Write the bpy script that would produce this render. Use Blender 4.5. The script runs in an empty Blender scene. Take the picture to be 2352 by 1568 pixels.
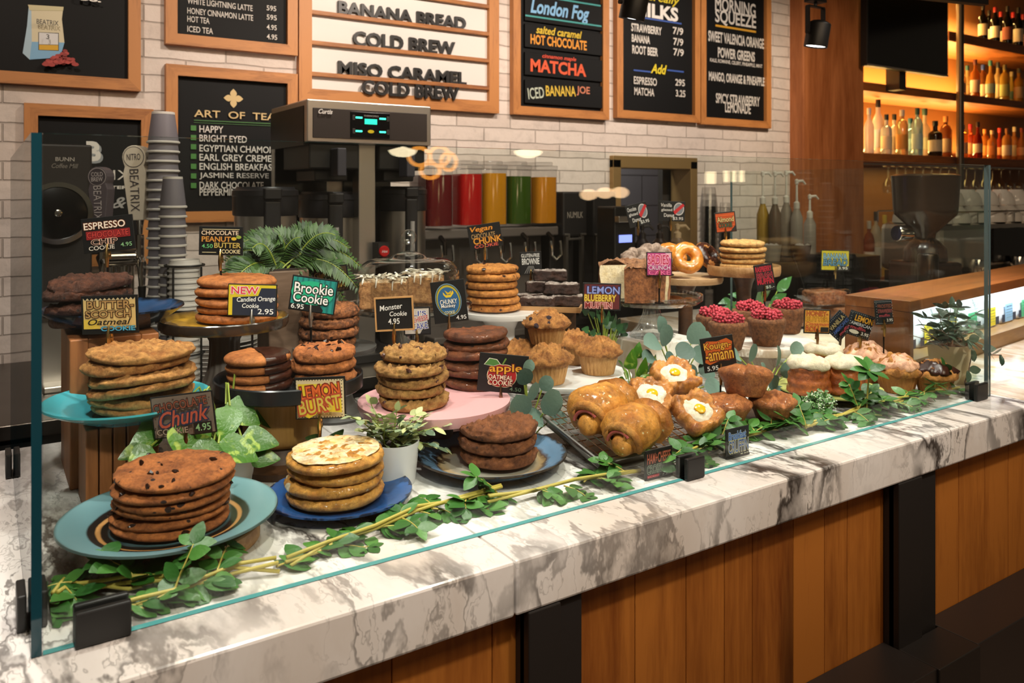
import bpy, math, random
from math import sin, cos, pi, radians
from mathutils import Vector, Matrix, noise
C = bpy.context.scene
# ---------------------------------------------------------------- camera, world, lights, exposure
F = 1850.0; CXP = 1176.0; HYP = 438.0                 # focal length and principal point in pixels (2352 x 1568)
CAM = Vector((-0.0525, -1.0014, 1.498))
YAW = math.atan2(2824, 1850)
FX, FY = cos(YAW), sin(YAW)
cd = bpy.data.cameras.new('camera'); cam = bpy.data.objects.new('camera', cd); C.collection.objects.link(cam)
cam.location = CAM; cam.rotation_euler = (pi/2, 0, YAW - pi/2)
cd.sensor_width = 36; cd.lens = 36*F/2352; cd.shift_y = -(784-HYP)/2352; cd.clip_start = .05
cd.dof.use_dof = True; cd.dof.focus_distance = 1.5; cd.dof.aperture_fstop = 7.0
C.camera = cam
w = bpy.data.worlds.new('world'); C.world = w; w.use_nodes = True
w.node_tree.nodes['Background'].inputs[0].default_value = (1.0, .78, .55, 1)
w.node_tree.nodes['Background'].inputs[1].default_value = .05
C.view_settings.view_transform = 'Standard'; C.view_settings.look = 'None'
C.view_settings.gamma = 1; C.view_settings.use_curve_mapping = False
C.view_settings.exposure = 0.35
def aim(o, tgt): o.rotation_euler = (Vector(tgt) - o.location).to_track_quat('-Z', 'Y').to_euler()
def spot(loc, tgt, watt, deg, col=(1, .80, .58), blend=.7, rad=.03):
    l = bpy.data.lights.new('spot_light', 'SPOT'); l.energy = watt; l.spot_size = radians(deg); l.spot_blend = blend
    l.color = col; l.shadow_soft_size = rad
    o = bpy.data.objects.new('spot_light', l); C.collection.objects.link(o); o.location = loc; aim(o, tgt); return o
def area(loc, tgt, watt, sx, sy, col=(1, .8, .58)):
    l = bpy.data.lights.new('area_light', 'AREA'); l.shape = 'RECTANGLE'; l.size = sx; l.size_y = sy; l.energy = watt; l.color = col
    o = bpy.data.objects.new('area_light', l); C.collection.objects.link(o); o.location = loc; aim(o, tgt); return o
NEUT = (1, .915, .825)
for i, x in enumerate((-.1, .5, 1.1, 1.75, 2.2)):               # track over the case, aimed down at the pastries
    spot((x, .30, 2.5), (x + .03, .34, 1.0), 44, 76, NEUT, .8, .035)
spot((2.7, .3, 2.6), (2.6, .75, 1.05), 40, 70, NEUT, .9, .04)  # added spot to brighten the banana bread beyond the case
for x in (.05, .85, 1.65):                                         # front fill spots added on the customer side, softer
    spot((x, -1.0, 2.4), (x + .1, .4, 1.12), 58, 55, NEUT, .9, .05)
for x, e in ((-.2, 34), (1.0, 40), (1.6, 60), (2.6, 48), (3.3, 46)):  # wall washers on the menu boards
    spot((x, .9, 2.75), (x + .1, 2.3, 1.95), e, 85, (1, .84, .71), .9, .04)
spot((1.0, .95, 2.9), (.9, 1.75, 1.1), 40, 80, NEUT, .9, .05); spot((3.4, .5, 2.9), (4.5, 2.2, 1.7), 70, 60, (1, .78, .55), .9, .05)  # added spots lifting the dark brewer and the timber column
area((1.2, -1.4, 3.1), (1.2, .3, .8), 30, 3.0, 1.2, (1, .74, .48))   # dim ambient fill added above the dining side
# ---------------------------------------------------------------- pixel + known distance -> point
def ray(px):
    t = (px - CXP)/F
    return FX + t*FY, FY - t*FX
def DY(px, Y): return (Y - CAM.y)/ray(px)[1]
def W(px, py, Y):
    d = DY(px, Y); r = ray(px)
    return Vector((CAM.x + d*r[0], Y, CAM.z - (py - HYP)/F*d))
def WZ(px, py, z):
    d = (CAM.z - z)*F/(py - HYP); r = ray(px)
    return Vector((CAM.x + d*r[0], CAM.y + d*r[1], z))
def S(n, px, Y): return n*DY(px, Y)/F
ZC = 1.0
# ---------------------------------------------------------------- materials
MC = {}
def nodes(name):
    m = bpy.data.materials.new(name); m.use_nodes = True; nt = m.node_tree
    b = nt.nodes['Principled BSDF']
    def nd(t, **kw):
        n = nt.nodes.new(t)
        for k, v in kw.items():
            if k in n.inputs: n.inputs[k].default_value = v
            else: setattr(n, k, v)
        return n
    return m, nt, b, nd, nt.links.new
def c4(c): return (c[0], c[1], c[2], 1)
def hexc(h):
    h = h.lstrip('#'); o = []
    for i in (0, 2, 4):
        v = int(h[i:i+2], 16)/255; o.append(v/12.92 if v <= .04045 else ((v + .055)/1.055)**2.4)
    return tuple(o)
def flat(h, rough=.6, metal=0, spec=.5, key=None):
    k = key or ('flat', h, rough, metal, spec)
    if k in MC: return MC[k]
    m, nt, b, nd, L = nodes('paint_' + str(h).strip('#')); b.inputs['Base Color'].default_value = c4(hexc(h)); b.inputs['Roughness'].default_value = rough
    b.inputs['Metallic'].default_value = metal; b.inputs['Specular IOR Level'].default_value = spec
    MC[k] = m; return m
def ramp(nd, stops, interp='LINEAR'):
    r = nd('ShaderNodeValToRGB'); e = r.color_ramp; e.interpolation = interp
    while len(e.elements) < len(stops): e.elements.new(.5)
    for el, (p, c) in zip(e.elements, stops): el.position = p; el.color = c4(c) if len(c) == 3 else c
    return r
def bump(nd, L, b, src, strength=.4, dist=.002):
    n = nd('ShaderNodeBump', Strength=strength, Distance=dist); L(src, n.inputs['Height']); L(n.outputs[0], b.inputs['Normal']); return n
def coords(nd, L, sc=(1, 1, 1), rnd=False):
    tc = nd('ShaderNodeTexCoord'); mp = nd('ShaderNodeMapping'); mp.inputs['Scale'].default_value = sc
    L(tc.outputs['Object'], mp.inputs[0])
    if rnd:
        oi = nd('ShaderNodeObjectInfo'); mu = nd('ShaderNodeMath', operation='MULTIPLY'); mu.inputs[1].default_value = 37.
        L(oi.outputs['Random'], mu.inputs[0]); L(mu.outputs[0], mp.inputs['Location'])
    return mp.outputs[0]
def speckle(name, base, dark, scale=60, rough=.7, spots=None, spot_scale=60, spot_amt=.18, bumpd=.003, bscale=120, wet=0, strength=.9, crumb=.85):
    """baked dough: mottled two-tone colour, optional dark chips, crumbly bump"""
    m, nt, b, nd, L = nodes(name); co = coords(nd, L, rnd=True)
    n = nd('ShaderNodeTexNoise', Scale=scale, Detail=6., Roughness=.65); L(co, n.inputs['Vector'])
    r = ramp(nd, [(.32, hexc(dark)), (.62, hexc(base))]); L(n.outputs[0], r.inputs[0]); col = r.outputs[0]
    b.inputs['Roughness'].default_value = rough
    if spots:
        v = nd('ShaderNodeTexVoronoi', Scale=spot_scale, Randomness=1.); L(co, v.inputs['Vector'])
        n2 = nd('ShaderNodeTexNoise', Scale=spot_scale*.35, Detail=2.); L(co, n2.inputs['Vector'])
        ad = nd('ShaderNodeMath', operation='MULTIPLY_ADD'); ad.inputs[1].default_value = 1.1; L(n2.outputs[0], ad.inputs[0]); L(v.outputs['Distance'], ad.inputs[2])
        r2 = ramp(nd, [(.55 + spot_amt - .04, (1, 1, 1)), (.55 + spot_amt, (0, 0, 0))]); L(ad.outputs[0], r2.inputs[0])
        mx = nd('ShaderNodeMix', data_type='RGBA'); L(r2.outputs[0], mx.inputs[0]); L(col, mx.inputs[6]); mx.inputs[7].default_value = c4(hexc(spots)); col = mx.outputs[2]
    n3 = nd('ShaderNodeTexNoise', Scale=bscale, Detail=8., Roughness=.75); L(co, n3.inputs['Vector'])
    rc = ramp(nd, [(.34, (.5, .42, .36)), (.5, (1.05, 1.03, 1)), (.68, (1.5, 1.45, 1.38))]); L(n3.outputs[0], rc.inputs[0])
    mm = nd('ShaderNodeMix', data_type='RGBA', blend_type='MULTIPLY'); mm.inputs[0].default_value = crumb; L(col, mm.inputs[6]); L(rc.outputs[0], mm.inputs[7]); L(mm.outputs[2], b.inputs['Base Color'])  # pits darkened and bumps lightened in the colour, like shade in crevices
    bump(nd, L, b, n3.outputs[0], strength, bumpd*2)
    if wet: b.inputs['Coat Weight'].default_value = wet; b.inputs['Coat Roughness'].default_value = .12
    return m
def wood(name, c1, c2, axis='Z', sc=7, rough=.45, island=True, knots=False):
    m, nt, b, nd, L = nodes(name)
    s = {'X': (.12, 1, 1), 'Y': (1, .12, 1), 'Z': (1, 1, .1)}[axis]; co = coords(nd, L, tuple(v*sc for v in s))
    geo = nd('ShaderNodeNewGeometry'); add = nd('ShaderNodeVectorMath', operation='ADD'); mu = nd('ShaderNodeVectorMath', operation='SCALE'); mu.inputs['Scale'].default_value = 53.
    L(geo.outputs['Random Per Island'], mu.inputs[0]); L(co, add.inputs[0]); L(mu.outputs[0], add.inputs[1])
    n = nd('ShaderNodeTexNoise', Scale=3., Detail=8., Roughness=.62, Distortion=.7); L(add.outputs[0], n.inputs['Vector'])
    n2 = nd('ShaderNodeTexNoise', Scale=26., Detail=4.); L(add.outputs[0], n2.inputs['Vector'])
    ma = nd('ShaderNodeMath', operation='MULTIPLY_ADD'); ma.inputs[1].default_value = .35; L(n2.outputs[0], ma.inputs[0]); L(n.outputs[0], ma.inputs[2])
    ma2 = nd('ShaderNodeMath', operation='MULTIPLY_ADD'); ma2.inputs[1].default_value = .28 if island else .02; L(geo.outputs['Random Per Island'], ma2.inputs[0]); L(ma.outputs[0], ma2.inputs[2])
    r = ramp(nd, [(.5, hexc(c2)), (.92, hexc(c1))]); L(ma2.outputs[0], r.inputs[0]); col = r.outputs[0]
    if knots:
        v = nd('ShaderNodeTexVoronoi', Scale=.55); L(add.outputs[0], v.inputs['Vector']); r2 = ramp(nd, [(.03, (.03, .012, .004)), (.12, (1, 1, 1))]); L(v.outputs['Distance'], r2.inputs[0])
        mx = nd('ShaderNodeMix', data_type='RGBA', blend_type='MULTIPLY'); mx.inputs[0].default_value = .85; L(col, mx.inputs[6]); L(r2.outputs[0], mx.inputs[7]); col = mx.outputs[2]
    L(col, b.inputs['Base Color']); b.inputs['Roughness'].default_value = rough
    bump(nd, L, b, n2.outputs[0], .15, .001); return m
def marble(name, base='#e9e4dd', vein='#5c5048', sc=2.4, rough=.16, warm='#cdbba4'):
    m, nt, b, nd, L = nodes(name); co = coords(nd, L, (1.9, .75, 1.0)); mr = nd('ShaderNodeMapping'); mr.inputs['Rotation'].default_value = (.3, .2, .6); L(co, mr.inputs[0]); co = mr.outputs[0]
    d = nd('ShaderNodeTexNoise', Scale=2.6, Detail=6., Roughness=.6); L(co, d.inputs['Vector'])
    mxv = nd('ShaderNodeVectorMath', operation='MULTIPLY_ADD'); mxv.inputs[1].default_value = (.55, .55, .55); L(d.outputs[1], mxv.inputs[0]); L(co, mxv.inputs[2])
    col = None; fac = None
    for k, (s, wd, st) in enumerate(((sc, .026, 1.0), (sc*2.3, .020, .75), (sc*5.5, .012, .45))):
        n = nd('ShaderNodeTexNoise', Scale=s, Detail=2.2, Roughness=.55); L(mxv.outputs[0], n.inputs['Vector'])
        r = ramp(nd, [(.5 - wd*2.2, (0, 0, 0)), (.5 - wd*.2, (st,)*3), (.5 + wd*.4, (st*.9,)*3), (.5 + wd, (0, 0, 0))]); L(n.outputs[0], r.inputs[0])
        if fac is None: fac = r.outputs[0]
        else:
            a = nd('ShaderNodeMath', operation='MAXIMUM'); L(fac, a.inputs[0]); L(r.outputs[0], a.inputs[1]); fac = a.outputs[0]
    br = nd('ShaderNodeTexNoise', Scale=2.2, Detail=3.); L(co, br.inputs['Vector']); rb = ramp(nd, [(.36, (.10,)*3), (.54, (1, 1, 1))]); L(br.outputs[0], rb.inputs[0])
    mu = nd('ShaderNodeMath', operation='MULTIPLY'); L(fac, mu.inputs[0]); L(rb.outputs[0], mu.inputs[1])
    cl = nd('ShaderNodeTexNoise', Scale=3., Detail=5.); L(mxv.outputs[0], cl.inputs['Vector']); rc = ramp(nd, [(.42, hexc(base)), (.75, hexc(warm))]); L(cl.outputs[0], rc.inputs[0])
    mx = nd('ShaderNodeMix', data_type='RGBA'); L(mu.outputs[0], mx.inputs[0]); L(rc.outputs[0], mx.inputs[6]); mx.inputs[7].default_value = c4(hexc(vein))
    L(mx.outputs[2], b.inputs['Base Color']); b.inputs['Roughness'].default_value = rough; return m
def pane_mat(name, tint=(.95, .985, .97), base=.045, power=5, gain=.9, rough=0.0):
    """clear pane: mostly see-through, mirror reflection rising towards grazing angles"""
    m = bpy.data.materials.new(name); m.use_nodes = True; nt = m.node_tree; nt.nodes.clear(); N = nt.nodes.new; L = nt.links.new
    o = N('ShaderNodeOutputMaterial'); mx = N('ShaderNodeMixShader'); t = N('ShaderNodeBsdfTransparent'); g = N('ShaderNodeBsdfGlossy'); lw = N('ShaderNodeLayerWeight')
    t.inputs[0].default_value = c4(tint); g.inputs['Roughness'].default_value = rough; lw.inputs[0].default_value = .5
    p = N('ShaderNodeMath'); p.operation = 'POWER'; p.inputs[1].default_value = power; L(lw.outputs['Facing'], p.inputs[0])
    a = N('ShaderNodeMath'); a.operation = 'MULTIPLY_ADD'; a.inputs[1].default_value = gain; a.inputs[2].default_value = base; a.use_clamp = True; L(p.outputs[0], a.inputs[0])
    L(a.outputs[0], mx.inputs[0]); L(t.outputs[0], mx.inputs[1]); L(g.outputs[0], mx.inputs[2]); L(mx.outputs[0], o.inputs[0]); return m
def glow(name, col, st):
    m, nt, b, nd, L = nodes(name); b.inputs['Base Color'].default_value = (0, 0, 0, 1); b.inputs['Emission Color'].default_value = c4(col); b.inputs['Emission Strength'].default_value = st; return m
def leafmat(name, c1, c2, rough=.42, varieg=None):
    m, nt, b, nd, L = nodes(name); geo = nd('ShaderNodeNewGeometry'); co = coords(nd, L)
    r = ramp(nd, [(0, hexc(c1)), (1, hexc(c2))]); L(geo.outputs['Random Per Island'], r.inputs[0]); col = r.outputs[0]
    if varieg:
        n = nd('ShaderNodeTexNoise', Scale=38., Detail=3., Distortion=1.2); L(co, n.inputs['Vector']); r2 = ramp(nd, [(.55, (0, 0, 0)), (.66, (1, 1, 1))]); L(n.outputs[0], r2.inputs[0])
        mx = nd('ShaderNodeMix', data_type='RGBA'); L(r2.outputs[0], mx.inputs[0]); L(col, mx.inputs[6]); mx.inputs[7].default_value = c4(hexc(varieg)); col = mx.outputs[2]
    L(col, b.inputs['Base Color']); b.inputs['Roughness'].default_value = rough
    n4 = nd('ShaderNodeTexNoise', Scale=150., Detail=3.); L(co, n4.inputs['Vector']); bump(nd, L, b, n4.outputs[0], .35, .002)
    return m
def brushed(name, col='#b9b4ab', rough=.3, axis=(1, 1, 60)):
    m, nt, b, nd, L = nodes(name); co = coords(nd, L, axis); n = nd('ShaderNodeTexNoise', Scale=6., Detail=4.); L(co, n.inputs['Vector'])
    r = ramp(nd, [(.3, (rough*.95,)*3), (.7, (rough*1.08,)*3)]); L(n.outputs[0], r.inputs[0]); L(r.outputs[0], b.inputs['Roughness'])
    b.inputs['Base Color'].default_value = c4(hexc(col)); b.inputs['Metallic'].default_value = 1; return m
def glaze(name, stops, rad, rough=.18, noise_amt=.15, sc=30):
    """glazed pottery with colour rings around the plate's own axis"""
    m, nt, b, nd, L = nodes(name); tc = nd('ShaderNodeTexCoord'); mp = nd('ShaderNodeVectorMath', operation='MULTIPLY'); mp.inputs[1].default_value = (1/rad, 1/rad, 0); L(tc.outputs['Object'], mp.inputs[0])
    ln = nd('ShaderNodeVectorMath', operation='LENGTH'); L(mp.outputs[0], ln.inputs[0])
    n = nd('ShaderNodeTexNoise', Scale=sc, Detail=5.); L(tc.outputs['Object'], n.inputs['Vector'])
    a = nd('ShaderNodeMath', operation='MULTIPLY_ADD'); a.inputs[1].default_value = noise_amt; L(n.outputs[0], a.inputs[0]); L(ln.outputs['Value'], a.inputs[2])
    s = nd('ShaderNodeMath', operation='SUBTRACT'); s.inputs[1].default_value = noise_amt*.5; L(a.outputs[0], s.inputs[0])
    r = ramp(nd, [(p, hexc(c)) for p, c in stops]); L(s.outputs[0], r.inputs[0]); L(r.outputs[0], b.inputs['Base Color']); b.inputs['Roughness'].default_value = rough; return m
# ---------------------------------------------------------------- mesh builder
class MB:
    def __init__(s): s.v = []; s.f = []; s.m = []; s.sm = []
    def add(s, vs, fs, mi=0, smooth=True, M=None):
        k = len(s.v)
        s.v += [(M @ Vector(p)) if M else Vector(p) for p in vs]
        for f in fs: s.f.append([i + k for i in f]); s.m.append(mi); s.sm.append(smooth)
        return s
    def box(s, c, d, mi=0, M=None):
        x, y, z = c; a, b, e = d[0]/2, d[1]/2, d[2]/2
        vs = [(x+i*a, y+j*b, z+k*e) for i in (-1, 1) for j in (-1, 1) for k in (-1, 1)]
        return s.add(vs, [(0, 1, 3, 2), (4, 6, 7, 5), (0, 4, 5, 1), (2, 3, 7, 6), (0, 2, 6, 4), (1, 5, 7, 3)], mi, False, M)
    def bx(s, p0, p1, mi=0, M=None): return s.box([(a+b)/2 for a, b in zip(p0, p1)], [abs(b-a) for a, b in zip(p0, p1)], mi, M)
    def prism(s, pts, z0, z1, mi=0, M=None, smooth=False):
        n = len(pts); vs = [(x, y, z0) for x, y in pts] + [(x, y, z1) for x, y in pts]
        return s.add(vs, [tuple(range(n))[::-1], tuple(range(n, 2*n))] + [(i, (i+1) % n, n+(i+1) % n, n+i) for i in range(n)], mi, smooth, M)
    def lathe(s, prof, seg=32, mi=0, M=None, fn=None, smooth=True):
        vs = []; fs = []; rows = []
        for r, z in prof:
            if r < 1e-6: rows.append([len(vs)]); vs.append((0, 0, z))
            else:
                rows.append(list(range(len(vs), len(vs)+seg)))
                for i in range(seg):
                    a = 2*pi*i/seg; rr = r*(fn(a, r, z) if fn else 1); vs.append((rr*cos(a), rr*sin(a), z))
        for A, B in zip(rows, rows[1:]):
            for i in range(seg):
                j = (i+1) % seg
                if len(A) == 1 and len(B) == 1: continue
                if len(A) == 1: fs.append((A[0], B[j], B[i]))
                elif len(B) == 1: fs.append((A[i], A[j], B[0]))
                else: fs.append((A[i], A[j], B[j], B[i]))
        return s.add(vs, fs, mi, smooth, M)
    def tube(s, pts, r, seg=8, mi=0, M=None, cap=True):
        pts = [Vector(p) for p in pts]; n = len(pts); rs = r if isinstance(r, (list, tuple)) else [r]*n
        vs = []; fs = []; up = None
        for i, p in enumerate(pts):
            t = (pts[min(i+1, n-1)] - pts[max(i-1, 0)]).normalized()
            if up is None: up = t.orthogonal().normalized()
            up = (up - t*up.dot(t)); up = up.normalized() if up.length > 1e-6 else t.orthogonal().normalized()
            b = t.cross(up)
            for k in range(seg): a = 2*pi*k/seg; vs.append(p + (up*cos(a) + b*sin(a))*rs[i])
        for i in range(n-1):
            for k in range(seg): k2 = (k+1) % seg; fs.append((i*seg+k, i*seg+k2, (i+1)*seg+k2, (i+1)*seg+k))
        if cap: fs += [tuple(range(seg))[::-1], tuple(range((n-1)*seg, n*seg))]
        return s.add(vs, fs, mi, True, M)
    def leaf(s, base, d, nrm, L, wd, curl=.3, fold=.15, kind='oval', mi=0, ns=5):
        d = Vector(d).normalized(); nrm = Vector(nrm); nrm = (nrm - d*nrm.dot(d)); nrm = nrm.normalized() if nrm.length > 1e-4 else d.orthogonal().normalized()
        sd = d.cross(nrm); base = Vector(base); vs = []; fs = []
        for i in range(ns+1):
            t = i/ns
            if kind == 'oval': w_ = sin(pi*min(1, t**.85*.97 + .015))**.75
            elif kind == 'round': w_ = math.sqrt(max(0, 1-(2*t-1)**2))*1.0 + (.05 if i == 0 else 0)
            elif kind == 'heart': w_ = (sin(pi*t**.55*.98+.02))**.8 if t > 0 else .1
            else: w_ = sin(pi*min(1, t**.7*.98+.015))**1.1
            c = base + d*(L*t*(1-.12*curl*t)) - nrm*(L*curl*t*t*.6)
            hw = wd*.5*w_
            vs += [c - sd*hw + nrm*hw*fold, c, c + sd*hw + nrm*hw*fold]
        for i in range(ns):
            a = i*3; fs += [(a, a+1, a+4, a+3), (a+1, a+2, a+5, a+4)]
        return s.add(vs, fs, mi, True)
    def build(s, name, mats, parent=None, loc=None, bev=0, sharp=40, sub=0, solid=0):
        me = bpy.data.meshes.new(name); me.from_pydata([tuple(v) for v in s.v], [], s.f)
        mats = mats if isinstance(mats, (list, tuple)) else [mats]
        for m in mats: me.materials.append(m)
        me.polygons.foreach_set('material_index', s.m); me.polygons.foreach_set('use_smooth', s.sm); me.update()
        if sharp and any(s.sm): me.set_sharp_from_angle(angle=radians(sharp))
        o = bpy.data.objects.new(name, me); C.collection.objects.link(o)
        if parent: o.parent = parent
        if loc is not None: o.location = loc
        if bev: m = o.modifiers.new('bevel', 'BEVEL'); m.width = bev; m.segments = 2; m.limit_method = 'ANGLE'
        if solid: m = o.modifiers.new('solidify', 'SOLIDIFY'); m.thickness = solid
        if sub: m = o.modifiers.new('subsurf', 'SUBSURF'); m.levels = m.render_levels = sub
        return o
def thing(name, label, cat, loc=(0, 0, 0), rz=0, group=None):
    o = bpy.data.objects.new(name, None); C.collection.objects.link(o); o.location = loc; o.rotation_euler = (0, 0, rz); o.empty_display_size = .02
    return tag(o, label, cat, group)
def tag(o, label, cat, group=None):
    o['label'] = label; o['category'] = cat
    if group: o['group'] = group
    return o
def struct(o, label=None, cat=None):
    o['kind'] = 'structure'
    if label: o['label'] = label
    o['category'] = cat or 'room'
    return o
def dup(o, loc=None, rz=None, label=None):
    r = o.copy(); C.collection.objects.link(r)
    if loc is not None: r.location = loc
    if rz is not None: r.rotation_euler = (0, 0, rz)
    if label: r['label'] = label
    for ch in list(o.children):
        c = ch.copy(); C.collection.objects.link(c); c.parent = r
        for g in ch.children: d = g.copy(); C.collection.objects.link(d); d.parent = c
    return r
def T(x=0, y=0, z=0): return Matrix.Translation((x, y, z))
def R(a, ax): return Matrix.Rotation(radians(a), 4, ax)
# ---------------------------------------------------------------- lettering
TC = {}
def text2d(body, bold=0., shear=0., res=3):
    k = (body, round(bold, 4), shear, res)
    if k in TC: return TC[k]
    cu = bpy.data.curves.new('t', 'FONT'); cu.body = body; cu.size = 1; cu.offset = bold; cu.shear = shear; cu.resolution_u = res; cu.align_x = 'LEFT'; cu.fill_mode = 'FRONT'
    ob = bpy.data.objects.new('t', cu); me = ob.to_mesh()
    vs = [(v.co.x, v.co.y) for v in me.vertices]; fs = [tuple(p.vertices) for p in me.polygons]
    ob.to_mesh_clear(); bpy.data.objects.remove(ob); bpy.data.curves.remove(cu)
    TC[k] = (vs, fs); return TC[k]
class Paint:
    """flat paint in a board's own plane: x right, z up, layers stepping towards -y"""
    def __init__(s, eps=.00025): s.mb = MB(); s.mats = []; s.k = 1; s.eps = eps
    def mi(s, col, rough=.55):
        m = flat(col, rough)
        if m not in s.mats: s.mats.append(m)
        return s.mats.index(m)
    def put(s, pts, fs, col, rough=.55):
        y = -s.eps*s.k; s.mb.add([(x, y, z) for x, z in pts], fs, s.mi(col, rough), False); s.k += 1
    def poly(s, pts, col): s.put(pts, [tuple(range(len(pts)))], col)
    def rect(s, x0, z0, x1, z1, col): s.poly([(x0, z0), (x1, z0), (x1, z1), (x0, z1)], col)
    def ell(s, cx, cz, rx, rz, col, n=28, rot=0):
        c, q = cos(radians(rot)), sin(radians(rot))
        s.poly([(cx + rx*cos(2*pi*i/n)*c - rz*sin(2*pi*i/n)*q, cz + rx*cos(2*pi*i/n)*q + rz*sin(2*pi*i/n)*c) for i in range(n)], col)
    def line(s, p, q, wd, col):
        p = Vector(p); q = Vector(q); n = (q-p).normalized(); n = Vector((-n.y, n.x))*wd/2; s.poly([tuple(p+n), tuple(q+n), tuple(q-n), tuple(p-n)], col)
    def text(s, body, cx, cz, w_, h, col, out=None, bold=.012, shear=0, rot=0, ow=.055, arc=0):
        vs, fs = text2d(body, bold, shear)
        xs = [v[0] for v in vs]; zs = [v[1] for v in vs]; x0, x1, z0, z1 = min(xs), max(xs), min(zs), max(zs)
        sx = w_/(x1-x0); sz = h/(z1-z0) if h else sx; mx, mz = (x0+x1)/2, (z0+z1)/2; c, q = cos(radians(rot)), sin(radians(rot))
        def tr(vv):
            o = []
            for x, z in vv:
                a, b = (x-mx)*sx, (z-mz)*sz
                if arc: b += arc*(1 - (2*a/w_)**2)
                o.append((cx + a*c - b*q, cz + a*q + b*c))
            return o
        if out:
            v2, f2 = text2d(body, bold + ow, shear); s.put(tr(v2), f2, out)
        s.put(tr(vs), fs, col)
    def build(s, name, parent, M=None):
        o = s.mb.build(name, s.mats, parent, sharp=0)
        if M is not None: o.matrix_local = M
        return o
# ---------------------------------------------------------------- shared materials
OAK = wood('oak_frame', '#bd7e44', '#7d4822', 'X', 9, .5)
OAKV = wood('oak_frame_upright', '#bd7e44', '#7d4822', 'Z', 9, .5)
PLANK = wood('counter_plank', '#b5702c', '#7a3f12', 'Z', 5, .42, True, True)
CEDAR = wood('cedar_column', '#b87242', '#85481f', 'Z', 3, .5, False, True)
SHELFW = wood('shelf_wood', '#b0652a', '#74401a', 'X', 5, .5, False)
RISER = wood('crate_wood', '#a86b3d', '#6e3f1f', 'Z', 8, .5)
BAMBOO = wood('bamboo', '#c99a56', '#a87838', 'Z', 9, .45, False)
PALEW = wood('pale_wood', '#c49a6a', '#8f6438', 'X', 9, .45, False)
DARKW = wood('dark_wood', '#5a3a22', '#2e1b0f', 'X', 7, .5, False)
MARB = marble('marble', '#e9e5e2', '#3f3935', 2.2, .16, '#d3c8be'); MARB2 = marble('white_marble', '#efe9e2', '#b09a86', 2., .2, '#e0d2c4')
BLACK = flat('#141312', .45); BLACKG = flat('#0c0c0d', .18); CHALK = flat('#0c0d0e', .6, 0, .22); STEELD = flat('#211e1d', .5)
STEEL = flat('#cdc8c0', .32, 1); CHROME = flat('#d8d4ce', .12, 1); GOLD = flat('#c9a468', .25, 1); GUN = flat('#4c4641', .3, 1); WHITE = flat('#e9e6e1', .3); PORC = flat('#efeeec', .12)
PANE = pane_mat('glass_pane'); EDGE = flat('#1f4e55', .06); CRYST = pane_mat('crystal', (.93, .95, .95), .10, 2.5, .75, .02); CLEAR = pane_mat('clear_plastic', (.9, .9, .9), .08, 3, .6, .08)
# brick wall
def brickmat():
    m, nt, b, nd, L = nodes('painted_brick'); tc = nd('ShaderNodeTexCoord'); sp = nd('ShaderNodeSeparateXYZ'); L(tc.outputs['Object'], sp.inputs[0]); cb = nd('ShaderNodeCombineXYZ')
    ds = nd('ShaderNodeTexNoise', Scale=7., Detail=3.); L(tc.outputs['Object'], ds.inputs['Vector'])
    dz = nd('ShaderNodeMath', operation='MULTIPLY_ADD'); dz.inputs[1].default_value = .016; L(ds.outputs[0], dz.inputs[0]); L(sp.outputs['Z'], dz.inputs[2])
    L(sp.outputs['X'], cb.inputs[0]); L(dz.outputs[0], cb.inputs[1])
    br = nd('ShaderNodeTexBrick', **{'Scale': 1., 'Mortar Size': .0035, 'Mortar Smooth': .6, 'Brick Width': .30, 'Row Height': .067, 'Bias': 0.})
    br.inputs['Color1'].default_value = c4(hexc('#ded3ca')); br.inputs['Color2'].default_value = c4(hexc('#cfc2b8')); br.inputs['Mortar'].default_value = c4(hexc('#b9ada3')); L(cb.outputs[0], br.inputs['Vector'])
    n = nd('ShaderNodeTexNoise', Scale=14., Detail=7., Roughness=.7); L(tc.outputs['Object'], n.inputs['Vector']); r = ramp(nd, [(.25, (.72,)*3), (.5, (1, 1, 1))]); L(n.outputs[0], r.inputs[0])
    mx = nd('ShaderNodeMix', data_type='RGBA', blend_type='MULTIPLY'); mx.inputs[0].default_value = .7; L(br.outputs[0], mx.inputs[6]); L(r.outputs[0], mx.inputs[7]); L(mx.outputs[2], b.inputs['Base Color'])
    n2 = nd('ShaderNodeTexNoise', Scale=30., Detail=6.); L(tc.outputs['Object'], n2.inputs['Vector'])
    su = nd('ShaderNodeMath', operation='MULTIPLY_ADD'); su.inputs[1].default_value = -1.; L(br.outputs['Fac'], su.inputs[0])
    h2 = nd('ShaderNodeMath', operation='MULTIPLY_ADD'); h2.inputs[1].default_value = .55; L(n2.outputs[0], h2.inputs[0]); L(su.outputs[0], h2.inputs[2]); L(h2.outputs[0], su.inputs[2]) if False else None
    bump(nd, L, b, h2.outputs[0], .8, .008); b.inputs['Roughness'].default_value = .65; return m
BRICK = brickmat()
YW = 2.3
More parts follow.
